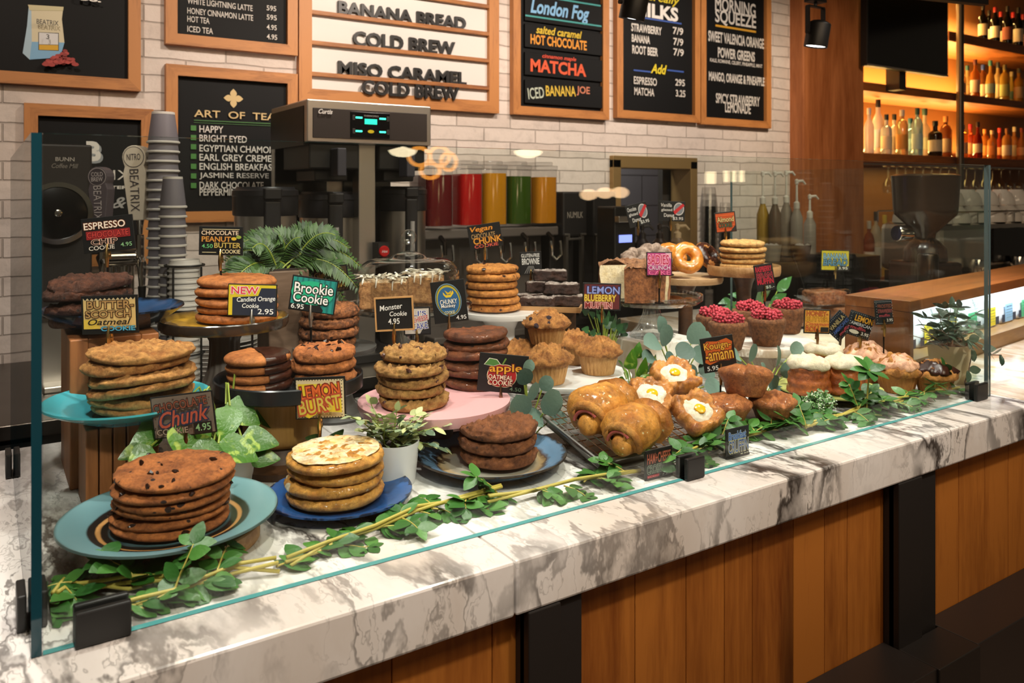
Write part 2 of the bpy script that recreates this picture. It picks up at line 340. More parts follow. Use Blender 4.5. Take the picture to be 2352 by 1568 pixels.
# ---------------------------------------------------------------- room shell
m = MB(); m.bx((-4, -4.5, -.1), (9, 3.4, 0)); struct(m.build('floor', wood('floor_boards', '#8d7464', '#5d4a3e', 'X', 4, .5, False)), cat='floor')
m = MB(); m.bx((-4, -4.5, 3.4), (9, 3.4, 3.5)); struct(m.build('ceiling', flat('#3a332d', .9)), cat='ceiling')
OX0, OX1 = W(1410, 400, YW).x, W(1585, 400, YW).x; OZ1 = W(1410, 366, YW).z; CX0 = W(1845, 300, 2.2).x
m = MB()
m.bx((-4, YW, 0), (OX0, YW+.12, 3.4)); m.bx((OX1, YW, 0), (CX0+.02, YW+.12, 3.4)); m.bx((OX0, YW, OZ1), (OX1, YW+.12, 3.4)); m.bx((OX0, YW, 0), (OX1, YW+.12, .95))
struct(m.build('wall_back', BRICK), cat='wall')
m = MB(); m.bx((OX0-.7, 3.0, 0), (OX1+.9, 3.05, 3.0))
tm, nt, b, nd, L = nodes('grey_tile'); br = nd('ShaderNodeTexBrick', **{'Scale': 1., 'Mortar Size': .004, 'Brick Width': .4, 'Row Height': .2}); cb = nd('ShaderNodeCombineXYZ'); tc = nd('ShaderNodeTexCoord'); sp = nd('ShaderNodeSeparateXYZ'); L(tc.outputs['Object'], sp.inputs[0]); L(sp.outputs['X'], cb.inputs[0]); L(sp.outputs['Z'], cb.inputs[1]); L(cb.outputs[0], br.inputs['Vector'])
br.inputs['Color1'].default_value = c4(hexc('#6e6b70')); br.inputs['Color2'].default_value = c4(hexc('#67646a')); br.inputs['Mortar'].default_value = c4(hexc('#3c3a3e')); L(br.outputs[0], b.inputs['Base Color'])
struct(m.build('wall_kitchen', tm), cat='wall')
area(((OX0+OX1)/2 - .2, 2.7, 2.4), ((OX0+OX1)/2, 3.0, 1.3), 14, .4, .2, (1, .92, .85))
m = MB(); xd = W(1522, 400, 2.45).x; m.bx((xd, 2.45, .3), (xd+.6, 2.49, 2.4)); struct(m.build('door_1', flat('#2a2622', .6)), cat='door')
BRASS = flat('#b59563', .4, .7)
m = MB(); t = .045
m.bx((OX0-.03, YW-.03, .9), (OX0+t-.02, YW+.13, OZ1)); m.bx((OX1-t+.02, YW-.03, .9), (OX1+.03, YW+.13, OZ1)); m.bx((OX0-.03, YW-.03, OZ1-.045), (OX1+.03, YW+.13, OZ1+.02)); 
struct(m.build('window_1', BRASS, bev=.003), 'brass framed kitchen pass-through opening in the brick wall', 'window')
# cedar column and bar bay
m = MB(); cx1 = W(1985, 300, 2.2).x; m.bx((CX0, 2.2, 0), (cx1, 2.75, 3.4)); struct(m.build('trim_1', CEDAR, bev=.01), 'broad reddish timber column at the end of the brick wall', 'column')
m = MB(); m.bx((cx1, 2.72, 0), (9, 2.8, 3.4)); struct(m.build('wall_bar', flat('#8a5a2c', .6)), cat='wall')
# ---------------------------------------------------------------- front counter
XJ = .545; XE = 2.02; YF = -.098; ZT = ZC
def slab(x0, x1, label, y1=.83, mt=MARB):
    m = MB(); m.bx((x0, YF, ZT-.075), (x1, y1, ZT)); o = m.build('marble_slab', mt, bev=.004); o['label'] = label; o['category'] = 'countertop'; o['group'] = 'marble counter slabs'; return o
slab(-.52, XJ-.0008, 'marble counter slab left of the joint, under the teal plate')
slab(XJ+.0008, XE-.0008, 'marble counter slab right of the joint, under the cooling rack')
slab(XE+.0008, 5.2, 'pale glossy counter slab beyond the glass case, under the wooden coffee bag cabinet', 1.41, marble('pale_slab', '#e8dfd2', '#b79c7c', 1.4, .14, '#d8c3a2'))
# counter front: planks and posts
PY = YF + .035; ZB = ZT - .075; ZL = .60
th = thing('counter_base', 'oak plank counter front with black steel footrest ledge below the marble', 'counter', (1, PY+.3, 0))
rnd = random.Random(4); m = MB(); x = -1.0; posts = [(W(1210, 1450, PY-.03).x, W(1342, 1450, PY-.03).x), (W(2060, 1200, PY-.03).x, W(2155, 1200, PY-.03).x)]
while x < 4.6:
    wd = rnd.choice((.07, .09, .11, .13, .15)); m.bx((x+.0006, PY, .30), (x+wd-.0006, PY+.02, ZB)); x += wd
o = m.build('planks', PLANK, bev=.0012); o.parent = th; o.matrix_parent_inverse = Matrix.Translation((-1, -(PY+.3), 0))
m = MB(); m.bx((-1, PY+.021, .0), (4.6, .8, ZB-.001)); o = m.build('carcass', BLACK); o.parent = th; o.matrix_parent_inverse = Matrix.Translation((-1, -(PY+.3), 0))
EPX = flat('#2b2726', .38)
m = MB(); m.bx((-1, YF-.075, ZL-.14), (posts[1][0], PY-.001, ZL)); m.bx((posts[1][1], YF-.075, ZL-.19), (4.6, PY-.001, ZL)); m.bx((-1, YF-.02, 0), (4.6, PY-.001, ZL-.18)); o = m.build('footrest_ledge', EPX, bev=.002); o.parent = th; o.matrix_parent_inverse = Matrix.Translation((-1, -(PY+.3), 0))
for i, (a, b_) in enumerate(posts + [(-.75, -.67)]):
    m = MB(); m.bx((a, PY-.035, .0), (a+(b_-a)*.55, PY-.001, ZB-.001)); m.bx((a+(b_-a)*.57, PY-.02, .0), (b_, PY-.001, ZB-.001)); m.bx((a, PY-.025, 0), (b_, PY-.012, ZB-.001))
    if i == 1: m.bx((a, YF-.08, 0), (b_, PY-.03, ZL+.0))
    o = m.build('post', STEELD, bev=.002); o.parent = th; o.matrix_parent_inverse = Matrix.Translation((-1, -(PY+.3), 0))
# ---------------------------------------------------------------- glass case
GH = .56; GT = .010; XG = 1.975; YB = .80
case = thing('pastry_case', 'frameless glass pastry case with black clamps standing on the marble counter', 'display case', (XG/2, YB/2, ZC))
def pane(name, p0, p1, label, ec):
    m = MB(); m.bx(p0, p1); x0, y0, z0 = p0; x1, y1, z1 = p1; fr = (x1-x0) > (y1-y0)      # broad faces clear
    m.m = [(0 if i in (2, 3) else (2, 3, 0, 0, 1, 1)[i]) if fr else (0 if i in (0, 1) else 1) for i in range(6)]
    o = m.build(name, [PANE, flat(ec, .06), flat('#123a45', .06), flat('#5a6b6e', .1)]); o.parent = case; o.location = -case.location; o['label'] = label; return o
pane('glass_panel', (0, -GT/2, ZC+.001), (XG, GT/2, ZC+GH), 'long front pane', '#4f9a9c')
pane('glass_panel', (-GT-.001, -GT/2, ZC+.001), (-.001, YB, ZC+GH), 'left end pane with a dark green edge', '#123a45')
pane('glass_panel', (XG+.001, -GT/2, ZC+.001), (XG+GT+.001, YB, ZC+GH), 'right end pane', '#46575a')
def clamp(x, y, rz, L=.088, h=.056):
    t = MB(); t.bx((-L/2, -.0055, .0003), (L/2, .0055, .001)); t = t.build('glass_clamp', BLACK, case, Vector((x, y, ZC)) - case.location); t.rotation_euler = (0, 0, rz)
    for s, n in ((-1, 'outer_plate'), (1, 'inner_plate')):
        m = MB(); m.bx((-L/2, s*.0055, .0012), (L/2, s*.015, h)); m.build(n, BLACK, t, bev=.002)
clamp(W(240, 1440, -.02).x, 0, 0, .056, .04)
clamp(W(1600, 1077, -.015).x, 0, 0, .042, .038)
clamp(XG-.045, 0, 0, .05, .04)
p = WZ(80, 1425, ZC); clamp(-.007, p.y, pi/2, .05, .042)
p = WZ(25, 1090, ZC); clamp(-.007, p.y, pi/2, .05, .042)
# ---------------------------------------------------------------- menu boards on the wall
def wboard(name, label, pxl, pxr, pyb, pyt=None, ztop=2.75, fw=.042, panel=CHALK, Y=YW, dz=0):
    xl, xr = W(pxl, pyb, Y-.03).x, W(pxr, pyb, Y-.03).x; zb = W(pxl, pyb, Y-.03).z; zt = W(pxl, pyt, Y-.03).z if pyt is not None else ztop
    t = thing(name, label, 'menu board', ((xl+xr)/2, Y-.001, zb), 0); hw = (xr-xl)/2; h = zt-zb
    m = MB(); m.bx((-hw+fw*.6, -.012, fw*.6), (hw-fw*.6, -.001, h-fw*.6)); m.build('panel', panel, t)
    m = MB(); d = .035
    m.add([(-hw, -d, 0), (hw, -d, 0), (hw-fw, -d, fw), (-hw+fw, -d, fw), (-hw, 0, 0), (hw, 0, 0), (hw-fw, 0, fw), (-hw+fw, 0, fw)], [(0, 1, 2, 3), (0, 4, 5, 1), (3, 2, 6, 7)], 0, False)
    m.add([(-hw, -d, h), (hw, -d, h), (hw-fw, -d, h-fw), (-hw+fw, -d, h-fw), (-hw, 0, h), (hw, 0, h), (hw-fw, 0, h-fw), (-hw+fw, 0, h-fw)], [(3, 2, 1, 0), (1, 5, 4, 0), (7, 6, 2, 3)], 0, False)
    for s in (-1, 1):
        q = [(s*hw, -d, 0), (s*(hw-fw), -d, fw), (s*(hw-fw), -d, h-fw), (s*hw, -d, h), (s*hw, 0, 0), (s*(hw-fw), 0, fw), (s*(hw-fw), 0, h-fw), (s*hw, 0, h)]
        m.add(q, [(0, 1, 2, 3), (0, 3, 7, 4), (1, 5, 6, 2)] if s < 0 else [(3, 2, 1, 0), (4, 7, 3, 0), (2, 6, 5, 1)], 1, False)
    m.build('frame', [OAK, OAKV], t); t['_o'] = 0; del t['_o']
    return t, ((xl+xr)/2, zb)
def wall_text(t, org, lines, Y=YW-.014, extra=None):
    """lines: (text, left px, centre py at the left end, right px, cap height px, colour[, kwargs])"""
    P = Paint(.0004)
    def loc(px, py): v = W(px, py, Y); return v.x-org[0], v.z-org[1]
    if extra: extra(P, loc)
    for ln in lines:
        b, pl, py, pr, hp, col = ln[:6]; kw = ln[6] if len(ln) > 6 else {}
        x0, z = loc(pl, py); x1, _ = loc(pr, py); P.text(b, (x0+x1)/2, z, x1-x0, S(hp, pl, Y), col, **kw)
    P.build('lettering', t, T(0, -.014, 0)); return P
CH = '#cfcac2'
# 1 coffee bag board
t, o = wboard('chalk_board', 'large framed black chalkboard with drawn coffee bag, upper left of the wall', -190, 323, 178)
def bag(P, loc):
    q = lambda *pts: [loc(*p) for p in pts]
    P.poly(q((68, 15), (145, 20), (142, 44), (148, 98), (138, 132), (68, 137), (52, 122), (62, 70)), '#d9cfae'); P.poly(q((52, 122), (68, 137), (73, 97), (72, 25), (66, 14), (62, 60)), '#a9c4d4')
    P.poly(q((68, 137), (138, 132), (148, 98), (73, 96)), '#7fb2d6'); P.poly(q((64, 11), (146, 16), (145, 25), (68, 24)), '#cfc59a')
    P.poly(q((88, 74), (135, 76), (135, 117), (88, 115)), '#22242a'); P.poly(q((89.5, 75), (133.5, 77.5), (133.5, 103), (89.5, 102)), '#dcdcdc'); P.poly(q((89.5, 103), (133.5, 104), (133.5, 116), (89.5, 114.5)), '#d9a81e')
    rn = random.Random(3)
    for i in range(60):
        x = rn.gauss(138, 15); y = 146 - abs(rn.gauss(0, 1))*12*max(0, 1-abs(x-140)/40) + rn.uniform(-2, 2)
        if 100 < x < 178: a, z = loc(x, y); P.ell(a, z, .008, .006, rn.choice(('#a33530', '#8e2a27', '#b5433c')), 8)
    for x, y in ((104, 150), (117, 151), (171, 150)): a, z = loc(x, y); P.ell(a, z, .012, .007, '#a33530', 8)
wall_text(t, o, [('BEATRIX', 83, 52, 133, 11, '#3b3a38'), ('3', 105, 87, 112, 11, '#3b3a38'), ('US.', 176, -3, 230, 13, '#e8e4dc', {'bold': .04})], extra=bag)
# 2 lower left board
t, o = wboard('chalk_board', 'framed black board with a big letter B, behind the beer tap style handles', 55, 352, 619, 236)
wall_text(t, o, [('B', 203, 352, 237, 46, '#8d9296', {'bold': .05}), ('B', 198, 347, 232, 46, '#d8d4cd', {'bold': .05}), ('BEATRIX', 110, 400, 302, 23, '#cfcac2', {'bold': -.005}), ('COFFEE ROASTERS', 110, 430, 302, 8, CH, {'bold': .03}), ('try &', 186, 470, 290, 34, '#9b9a97', {'shear': .4}), ('learn', 186, 515, 280, 30, '#9b9a97', {'shear': .4})])
# 3 latte board
t, o = wboard('menu_board', 'framed black price board listing lattes and teas, above the tea board', 380, 683, 100)
wall_text(t, o, [('WHITE LIGHTNING LATTE', 430, 1, 580, 14, CH), ('HONEY CINNAMON LATTE', 430, 24, 581, 14, CH), ('HOT TEA', 430, 43, 481, 14, CH), ('ICED TEA', 430, 66, 489, 14, CH), ('595', 612, 18, 634, 12, CH), ('595', 612, 39, 635, 12, CH), ('4.95', 612, 62, 635, 12, CH), ('4.95', 612, 84, 636, 12, CH)])
# 4 art of tea
t, o = wboard('menu_board', 'framed black board of teas headed with a gold four petal flower', 381, 683, 512, 146)
def flower(P, loc):
    for a in range(4):
        cx, cz = loc(536, 226); c = pi/2*a; pts = []
        for i in range(13): u = i/12; r = .018 + 0*u; pts.append((u*.038, .013*sin(pi*u)))
        pts += [(x, -z) for x, z in pts[::-1][1:-1]]; P.poly([(cx + x*cos(c) - z*sin(c), cz + x*sin(c) + z*cos(c)) for x, z in pts], '#cdb27c')
    x0, z0 = loc(445, 276); x1, _ = loc(632, 276); P.rect(x0, z0-.002, x1, z0+.002, '#3c6a35'); P.rect(x0, z0-.010, x1, z0-.008, '#3c6a35')
    for y in (294, 316, 337, 359, 382, 404, 426):
        a, z = loc(444, y); P.rect(a-.010, z-.010, a+.010, z+.010, '#3f7a34')
wall_text(t, o, [('ART  OF  TEA', 445, 260, 632, 17, '#cdb27c', {'bold': .012})] + [(s, 457, y, r, 16, CH) for s, y, r in (('HAPPY', 296, 512), ('BRIGHT EYED', 317, 566), ('EGYPTIAN CHAMOMILE', 340, 652), ('EARL GREY CREME', 361, 622), ('ENGLISH BREAKFAST', 382, 634), ('JASMINE RESERVE', 404, 616), ('DARK CHOCOLATE', 425, 604), ('PEPPERMINT', 441, 552))], extra=flower)
# 5 letter board
t, o = wboard('letter_board', 'oak framed white letter board with ledges, in the middle of the wall', 686, 1145, 232, panel=flat('#dcd9d4', .5), fw=.055)
YL = YW - .03; xl, xr = W(712, 100, YL).x - o[0], W(1132, 100, YL).x - o[0]
LEDGE = [W(712, py, YL).z for py in (27, 97, 169, -45)]
for z in LEDGE:
    z -= o[1]; m = MB(); m.bx((xl, -.034, z-.009), (xr, -.0125, z+.009)); m.build('ledge', OAK, t, bev=.002)
LB = flat('#1b1a1a', .4)
def letter_row(row_i, words, pl, pr, py_base, hp):
    full = words; vs, _ = text2d(full, .03); x0 = min(v[0] for v in vs); x1 = max(v[0] for v in vs); X0, X1 = W(pl, py_base, YL).x, W(pr, py_base, YL).x; zb = LEDGE[row_i]+.0095 if row_i < 3 else o[1]+.048; yl = YW-.0165 if row_i < 3 else YW-.0375; hh = S(hp, pl, YL); zs = [v[1] for v in vs]; sc = (X1-X0)/(x1-x0); sz = hh/.73
    for i, ch in enumerate(full):
        if ch == ' ': continue
        vv, ff = text2d(ch, .03); pv, _ = text2d(full[:i+1], .03)
        off = max(p[0] for p in pv) - max(p[0] for p in vv); n = len(vv); cxm = sum(p[0] for p in vv)/n
        m = MB(); pts = [((p[0]-cxm)*sc, p[1]*sz) for p in vv]
        ed = {}
        for f in ff:
            for a, b in zip(f, f[1:]+f[:1]):
                if (b, a) in ed: ed.pop((b, a))
                else: ed[(a, b)] = 1
        m.add([(x, -.014, z) for x, z in pts] + [(x, 0, z) for x, z in pts], list(ff) + [(a+n, b+n, b, a) for a, b in ed], 0, False)
        wd = full.split(' ')[full[:i].count(' ')]; j = i - (full[:i].rfind(' ')+1)
        nth = ('first', 'second', 'third', 'fourth', 'fifth', 'sixth', 'seventh')[j]; row = {'BANANA BREAD': 'top visible', 'COLD BREW': 'second' if py_base < 150 else 'lowest', 'MISO CARAMEL': 'third'}[full]
        ob = m.build('sign_letter', LB, None, (X0 + (cxm+off-x0)*sc, yl, zb), sharp=0)
        tag(ob, f'black raised letter {ch}, {nth} of {wd} in the {row} row of the letter board', 'letter', 'raised letters on the letter board')
letter_row(0, 'BANANA BREAD', 778, 1071, 22, 30); letter_row(1, 'COLD BREW', 812, 1046, 97, 33); letter_row(2, 'MISO CARAMEL', 778, 1072, 167, 31); letter_row(3, 'COLD BREW', 828, 1050, 220, 32)
# 6 specials
t, o = wboard('menu_board', 'framed black board holding four painted specials planks, right of the white letter board', 1178, 1398, 262)
YP = YW - .03
def plank_sign(t, o, y0, y1, lines, label):
    z1 = W(1205, y0, YP).z - o[1]; z0 = W(1205, y1, YP).z - o[1]; x0 = W(1207, 100, YP).x - o[0]; x1 = W(1386, 100, YP).x - o[0]
    m = MB(); m.bx((x0, -.026, z0), (x1, -.0125, z1)); q = m.build('name_plank', CHALK, t, bev=.002); q['label'] = label
    P = Paint(.0004)
    for ln in lines:
        if ln[0] == '-': a = W(ln[1], ln[2], YP); b_ = W(ln[3], ln[2], YP); P.rect(a.x-o[0], a.z-o[1]-.004, b_.x-o[0], a.z-o[1]+.004, ln[5]); continue
        b, pl, py, pr, hp, col = ln[:6]; a = W(pl, py, YP); b_ = W(pr, py, YP); P.text(b, (a.x+b_.x)/2-o[0], a.z-o[1], b_.x-a.x, S(hp, pl, YP), col, **(ln[6] if len(ln) > 6 else {}))
    P.build('lettering', q, T(0, -.0268, 0))
plank_sign(t, o, -20, 46, [('London Fog', 1219, 17, 1354, 44, '#7fb4dd', {'shear': .25, 'bold': .03}), ('-', 1207, 35, 1382, 0, '#3f9c9a'), ('-', 1260, -6, 1380, 0, '#3f9c9a')], 'plank lettered in blue script')
plank_sign(t, o, 53, 107, [('salted caramel', 1232, 67, 1337, 18, '#d9b92a', {'shear': .25, 'bold': .02}), ('HOT CHOCOLATE', 1219, 89, 1348, 23, '#e0942a', {'bold': .03})], 'plank lettered in yellow and orange')
plank_sign(t, o, 118, 171, [('cinnamon maple', 1246, 129, 1324, 12, '#d6482b', {'shear': .3, 'bold': .02}), ('MATCHA', 1219, 149, 1347, 30, '#d9552c', {'bold': .035})], 'plank lettered in red')
plank_sign(t, o, 182, 236, [('ICED', 1213, 212, 1250, 26, '#b9c2b0', {'rot': 8}), ('BANANA', 1254, 206, 1323, 24, '#d3b23a', {'rot': 3, 'bold': .02}), ('JOE', 1325, 208, 1355, 22, '#c77a5c', {'bold': .02})], 'plank lettered in white, yellow and pink')
# 7 milks
t, o = wboard('menu_board', 'framed black price board for flavoured milks and add-ons', 1416, 1607, 270)
def milk(P, loc):
    for a, b_, y in ((1478, 1565, 41), (1455, 1495, 161), (1532, 1570, 161)):
        x0, z = loc(a, y); x1, _ = loc(b_, y); P.rect(x0, z-.004, x1, z+.004, '#3a5aa8')
wall_text(t, o, [('Cereally', 1470, -10, 1560, 26, '#d9c52a', {'shear': .3}), ('MILKS', 1455, 18, 1557, 34, '#dedad3', {'bold': .04}), ('STRAWBERRY', 1449, 62, 1519, 19, CH, {'bold': .03}), ('BANANA', 1450, 87, 1492, 18, CH, {'bold': .03}), ('ROOT BEER', 1451, 113, 1510, 20, CH, {'bold': .03}), ('7/9', 1544, 70, 1568, 17, CH, {'bold': .02}), ('7/9', 1545, 95, 1568, 17, CH, {'bold': .02}), ('7/9', 1545, 119, 1569, 17, CH, {'bold': .02}), ('Add', 1493, 157, 1530, 22, '#d9c52a', {'shear': .3, 'bold': .03}), ('ESPRESSO', 1454, 184, 1507, 18, CH, {'bold': .02}), ('MATCHA', 1455, 209, 1501, 18, CH, {'bold': .02}), ('295', 1549, 189, 1571, 16, CH, {'bold': .02}), ('3.25', 1550, 214, 1572, 16, CH, {'bold': .02})], extra=milk)
# 8 morning squeeze
t, o = wboard('menu_board', 'narrow framed black juice menu board nearest the timber column', 1609, 1770, 285)
def squ(P, loc):
    x0, z = loc(1643, 58); x1, _ = loc(1736, 58); P.rect(x0, z-.007, x1, z+.005, '#cf9a2c')
wall_text(t, o, [('MORNING', 1642, 8, 1735, 32, '#d4d0c9', {'bold': .02}), ('SQUEEZE', 1642, 38, 1736, 36, '#d4d0c9', {'bold': .02}), ('SWEET VALENCIA ORANGE', 1626, 82, 1754, 25, CH, {'bold': .03}), ('POWER GREENS', 1648, 120, 1733, 24, CH, {'bold': .03}), ('KALE, ROMAINE, CELERY, PINEAPPLE, MINT', 1630, 138, 1750, 10, CH, {'bold': .02}), ('MANGO, ORANGE & PINEAPPLE', 1627, 176, 1755, 25, CH, {'bold': .03}), ('SPICY STRAWBERRY', 1643, 225, 1744, 23, CH, {'bold': .02}), ('LEMONADE', 1664, 246, 1723, 24, CH, {'bold': .02})], extra=squ)
# ---------------------------------------------------------------- back counter and what stands on it
ZBK = .90; YBF = 1.42
th = thing('back_counter', 'dark steel topped back counter along the brick wall', 'counter', (1.7, 1.85, 0))
def under(o, t): o.parent = t; o.location = Vector(o.location) - t.location; return o
m = MB(); m.bx((-1.2, YBF, ZBK-.04), (4.1, YW-.002, ZBK)); under(m.build('worktop', brushed('dark_steel', '#6b655f', .35), bev=.003), th)
m = MB(); m.bx((-1.2, YBF+.03, 0), (4.1, YW-.002, ZBK-.041)); under(m.build('cabinet', BLACK), th)
for k in range(6): m = MB(); m.bx((-1.1+k*.85, YBF+.012, .12), (-1.1+k*.85+.8, YBF+.029, ZBK-.08)); under(m.build('door', STEELD, bev=.003), th)
# cups in stacks
CUPG = flat('#7d7981', .55); RIMW = flat('#e5e1da', .5)
def cup_stack(px, py_top, py_bot, wpx, Y, ncup, name, where, body, zbase=None, seed=0):
    d = DY(px, Y); top = W(px, py_top, Y); r = S(wpx, px, Y)/2; zb = W(px, py_bot, Y).z if zbase is None else zbase; hc = S(72, px, Y) if ncup > 8 else .1
    pitch = (top.z - zb - hc)/(ncup-1); first = None
    for i in range(ncup):
        z = top.z - hc - i*pitch
        nth = 'top' if i == 0 else ('bottom' if i == ncup-1 else f'number {i+1} from the top')
        lab = f'{name}, {nth} of the {where}'
        if first is None:
            t = thing('paper_cup', lab, 'cup', (top.x, Y, z), 0, f'{name}s in the {where}')
            m = MB(); m.lathe([(0, hc), (r*.66, hc), (r*.68, hc*.98), (r*.93, .004), (r*.9, .004), (r*.62, hc*.93), (0, hc*.93)], 24); m.build('cup_wall', body, t)
            m = MB(); m.lathe([(r*.93, .0), (r, .002), (r, .006), (r*.93, .008)], 24); m.build('rim', RIMW, t); m = MB(); m.lathe([(r*.66, hc+.0005), (r*.68, hc+.0005), (r*.70, hc*.93), (r*.685, hc*.93)], 24); m.build('base_ring', RIMW, t); first = t
        else: dup(first, (top.x, Y, z), 0, lab)
    return top, zb
cup_stack(375, 258, 770, 72, 1.70, 26, 'grey paper cup', 'tall stack by the taps', CUPG, ZBK)
cup_stack(397, 406, 790, 62, 1.56, 20, 'grey paper cup', 'shorter stack', CUPG, ZBK)
# lids in a wire rack
LX = W(424, 700, 1.46); 
t = thing('lid_rack', 'black wire rack holding stacked white cup lids, beside the grey cups', 'rack', (LX.x, 1.46, ZBK)); rr = S(38, 418, 1.46)
WIRE = flat('#1a1918', .4)
for a in range(4):
    q = pi/4 + a*pi/2; m = MB(); m.tube([(rr*cos(q)*1.12, rr*sin(q)*1.12, .0), (rr*cos(q)*1.12, rr*sin(q)*1.12, W(418, 612, 1.46).z-ZBK)], .003, 6); m.build('upright', WIRE, t)
for k in range(4):
    z = .004 + k*(W(418, 612, 1.46).z-ZBK)/3; m = MB(); m.tube([(rr*1.12*cos(u*pi/12), rr*1.12*sin(u*pi/12), z) for u in range(25)], .003, 6); m.build('hoop', WIRE, t)
f = None; zt = W(418, 596, 1.46).z; nl = 24
for i in range(nl):
    z = ZBK + .006 + i*(zt-ZBK-.022)/(nl-1); lab = f'white cup lid, {"top" if i == nl-1 else ("bottom" if i == 0 else "number %d from the bottom" % (i+1))} in the black wire rack'
    if f is None:
        m = MB(); R0 = rr*.98; m.lathe([(0, .012), (R0*.78, .012), (R0*.8, .016), (R0*.86, .016), (R0*.9, .004), (R0, .004), (R0, 0), (R0*.96, 0), (R0*.84, .012), (0, .0105)], 28); f = tag(m.build('cup_lid', WHITE, None, (LX.x, 1.46, z)), lab, 'lid', 'white lids in the wire rack')
    else: dup(f, (LX.x, 1.46, z), 0, lab)
# tap tower with two handles
def tap(px, py0, py1, Y, wpx, col, tcol, word, lab, dark):
    a = W(px[0], py0, Y); b = W(px[1], py1, Y); h = a.z-b.z; wd = S(wpx, px[0], Y)/2
    t = thing('beer_tap_paddle', lab, 'tap handle', (b.x, Y, b.z), YAW-pi/2); tilt = R(math.degrees(math.atan2(a.x-b.x, h)) , 'Y')
    prof = [(-wd*.58, 0), (wd*.58, 0), (wd*.98, h*.62), (wd*.8, h*.72), (wd*.88, h*.75)] + [(wd*cos(q), h-wd+wd*sin(q)) for q in [radians(v) for v in range(-20, 201, 20)]] + [(-wd*.88, h*.75), (-wd*.8, h*.72), (-wd*.98, h*.62)]
    m = MB(); dpt = wd*.75; n = len(prof); m.prism([(x, z) for x, z in prof], -dpt, dpt, 0, tilt @ R(90, 'X')); m.build('paddle', [col], t, bev=.002)
    P = Paint(.0004); P.ell(0, h-wd, wd*.88, wd*.88, tcol); P.ell(0, h-wd, wd*.83, wd*.83, dark)
    for i, wl in enumerate(word.split(' ')):
        n2 = len(word.split(' ')); P.text(wl, 0, h-wd + ((n2-1)/2-i)*wd*.5, wd*1.15, wd*(.42 if n2 > 1 else .55), tcol, bold=.01)
    P.text('BEATRIX', 0, h*.40, h*.56, wd*.75, tcol, bold=-.008, rot=-90); P.build('lettering', t, tilt @ T(0, -dpt-.0006, 0))
    m = MB(); m.lathe([(0, -.045), (.007, -.045), (.009, -.02), (.012, 0), (0, 0)], 16); m.build('ferrule', CHROME, t, (0, 0, 0)); return b
b1 = tap((315, 322), 334, 505, 1.75, 54, flat('#efe6d6', .5), '#45414a', 'NITRO', 'cream paddle tap handle marked NITRO', '#ece2d0')
b2 = tap((231, 236), 383, 520, 1.75, 46, flat('#5a5258', .5), '#c2babb', 'COLD BREW', 'dark paddle tap handle marked COLD BREW, left of the cream one', '#453e44')
t = thing('tap_tower', 'chrome drinks tap tower under the two paddle handles', 'tap', ((b1.x+b2.x)/2, 1.78, ZBK))
hw = abs(b1.x-b2.x)/2; zt = b1.z - ZBK - .05; zc = W(280, 590, 1.78).z-ZBK
for s in (-.35, .35): m = MB(); m.lathe([(0, 0), (.045, 0), (.045, .01), (.025, .02), (.025, zc), (0, zc)], 20, 0, T(s*hw, .02, 0)); m.build('column', CHROME, t)
m = MB(); m.tube([(-hw*1.1, .0, zc), (hw*1.1, .0, zc)], .03, 16); m.build('crossbar', CHROME, t)
for s, bb in ((1, b1), (-1, b2)):
    m = MB(); m.tube([(s*hw, -.03, bb.z-ZBK-.046), (s*hw, -.03, zc-.03)], .012, 12); m.tube([(s*hw, -.0, zc), (s*hw, -.06, zc-.02), (s*hw, -.065, zc-.09)], [.016, .014, .009], 12); m.build('faucet', CHROME, t)
    m = MB(); m.lathe([(0, -.09), (.008, -.09), (.012, 0), (0, 0)], 12, 0, T(s*hw, -.065, zc-.088)); m.build('nozzle', BLACK, t)
# coffee mill at the far left
p0 = W(112, 330, 1.75); p1 = W(186, 330, 1.75)
t = thing('coffee_mill', 'black upright coffee mill with a round chrome rimmed hopper dial, far left behind the glass', 'coffee grinder', ((p0.x+p1.x)/2, 1.85, ZBK)); hw = (p1.x-p0.x)/2 + .03; hz = p0.z-ZBK
m = MB(); m.bx((-hw, -.1, .22), (hw, .12, hz)); m.build('housing', flat('#1f1b1a', .5), t, bev=.006)
m = MB(); m.bx((-hw, -.05, .0), (hw, .12, .22)); m.bx((-hw*.8, -.12, 0), (hw*.8, .1, .02)); m.build('foot', STEEL, t, bev=.004)
c = W(135, 490, 1.70); cc = (c.x-t.location.x, -.115, c.z-ZBK); m = MB(); m.lathe([(0, 0), (.088, 0), (.088, .012), (.08, .014), (0, .014)], 40, 0, T(*cc) @ R(90, 'X')); m.build('dial', BLACKG, t)
m = MB(); m.lathe([(.078, .012), (.09, .012), (.092, .02), (.078, .02), (.078, .012)], 40, 0, T(*cc) @ R(90, 'X')); m.lathe([(0, .012), (.012, .012), (.01, .026), (0, .028)], 16, 0, T(*cc) @ R(90, 'X')); m.build('chrome_ring', CHROME, t)
P = Paint(.0004); P.text('BUNN', .0, hz-.045, .05, .012, '#a8a29b'); P.text('Coffee Mill', .0, hz-.065, .07, .014, '#77716b', shear=.3); P.build('lettering', t, T(0, -.1005, 0))
m = MB(); m.bx((hw*.3, -.108, hz-.26), (hw*.7, -.1, hz-.19)); m.build('switch', BLACKG, t)
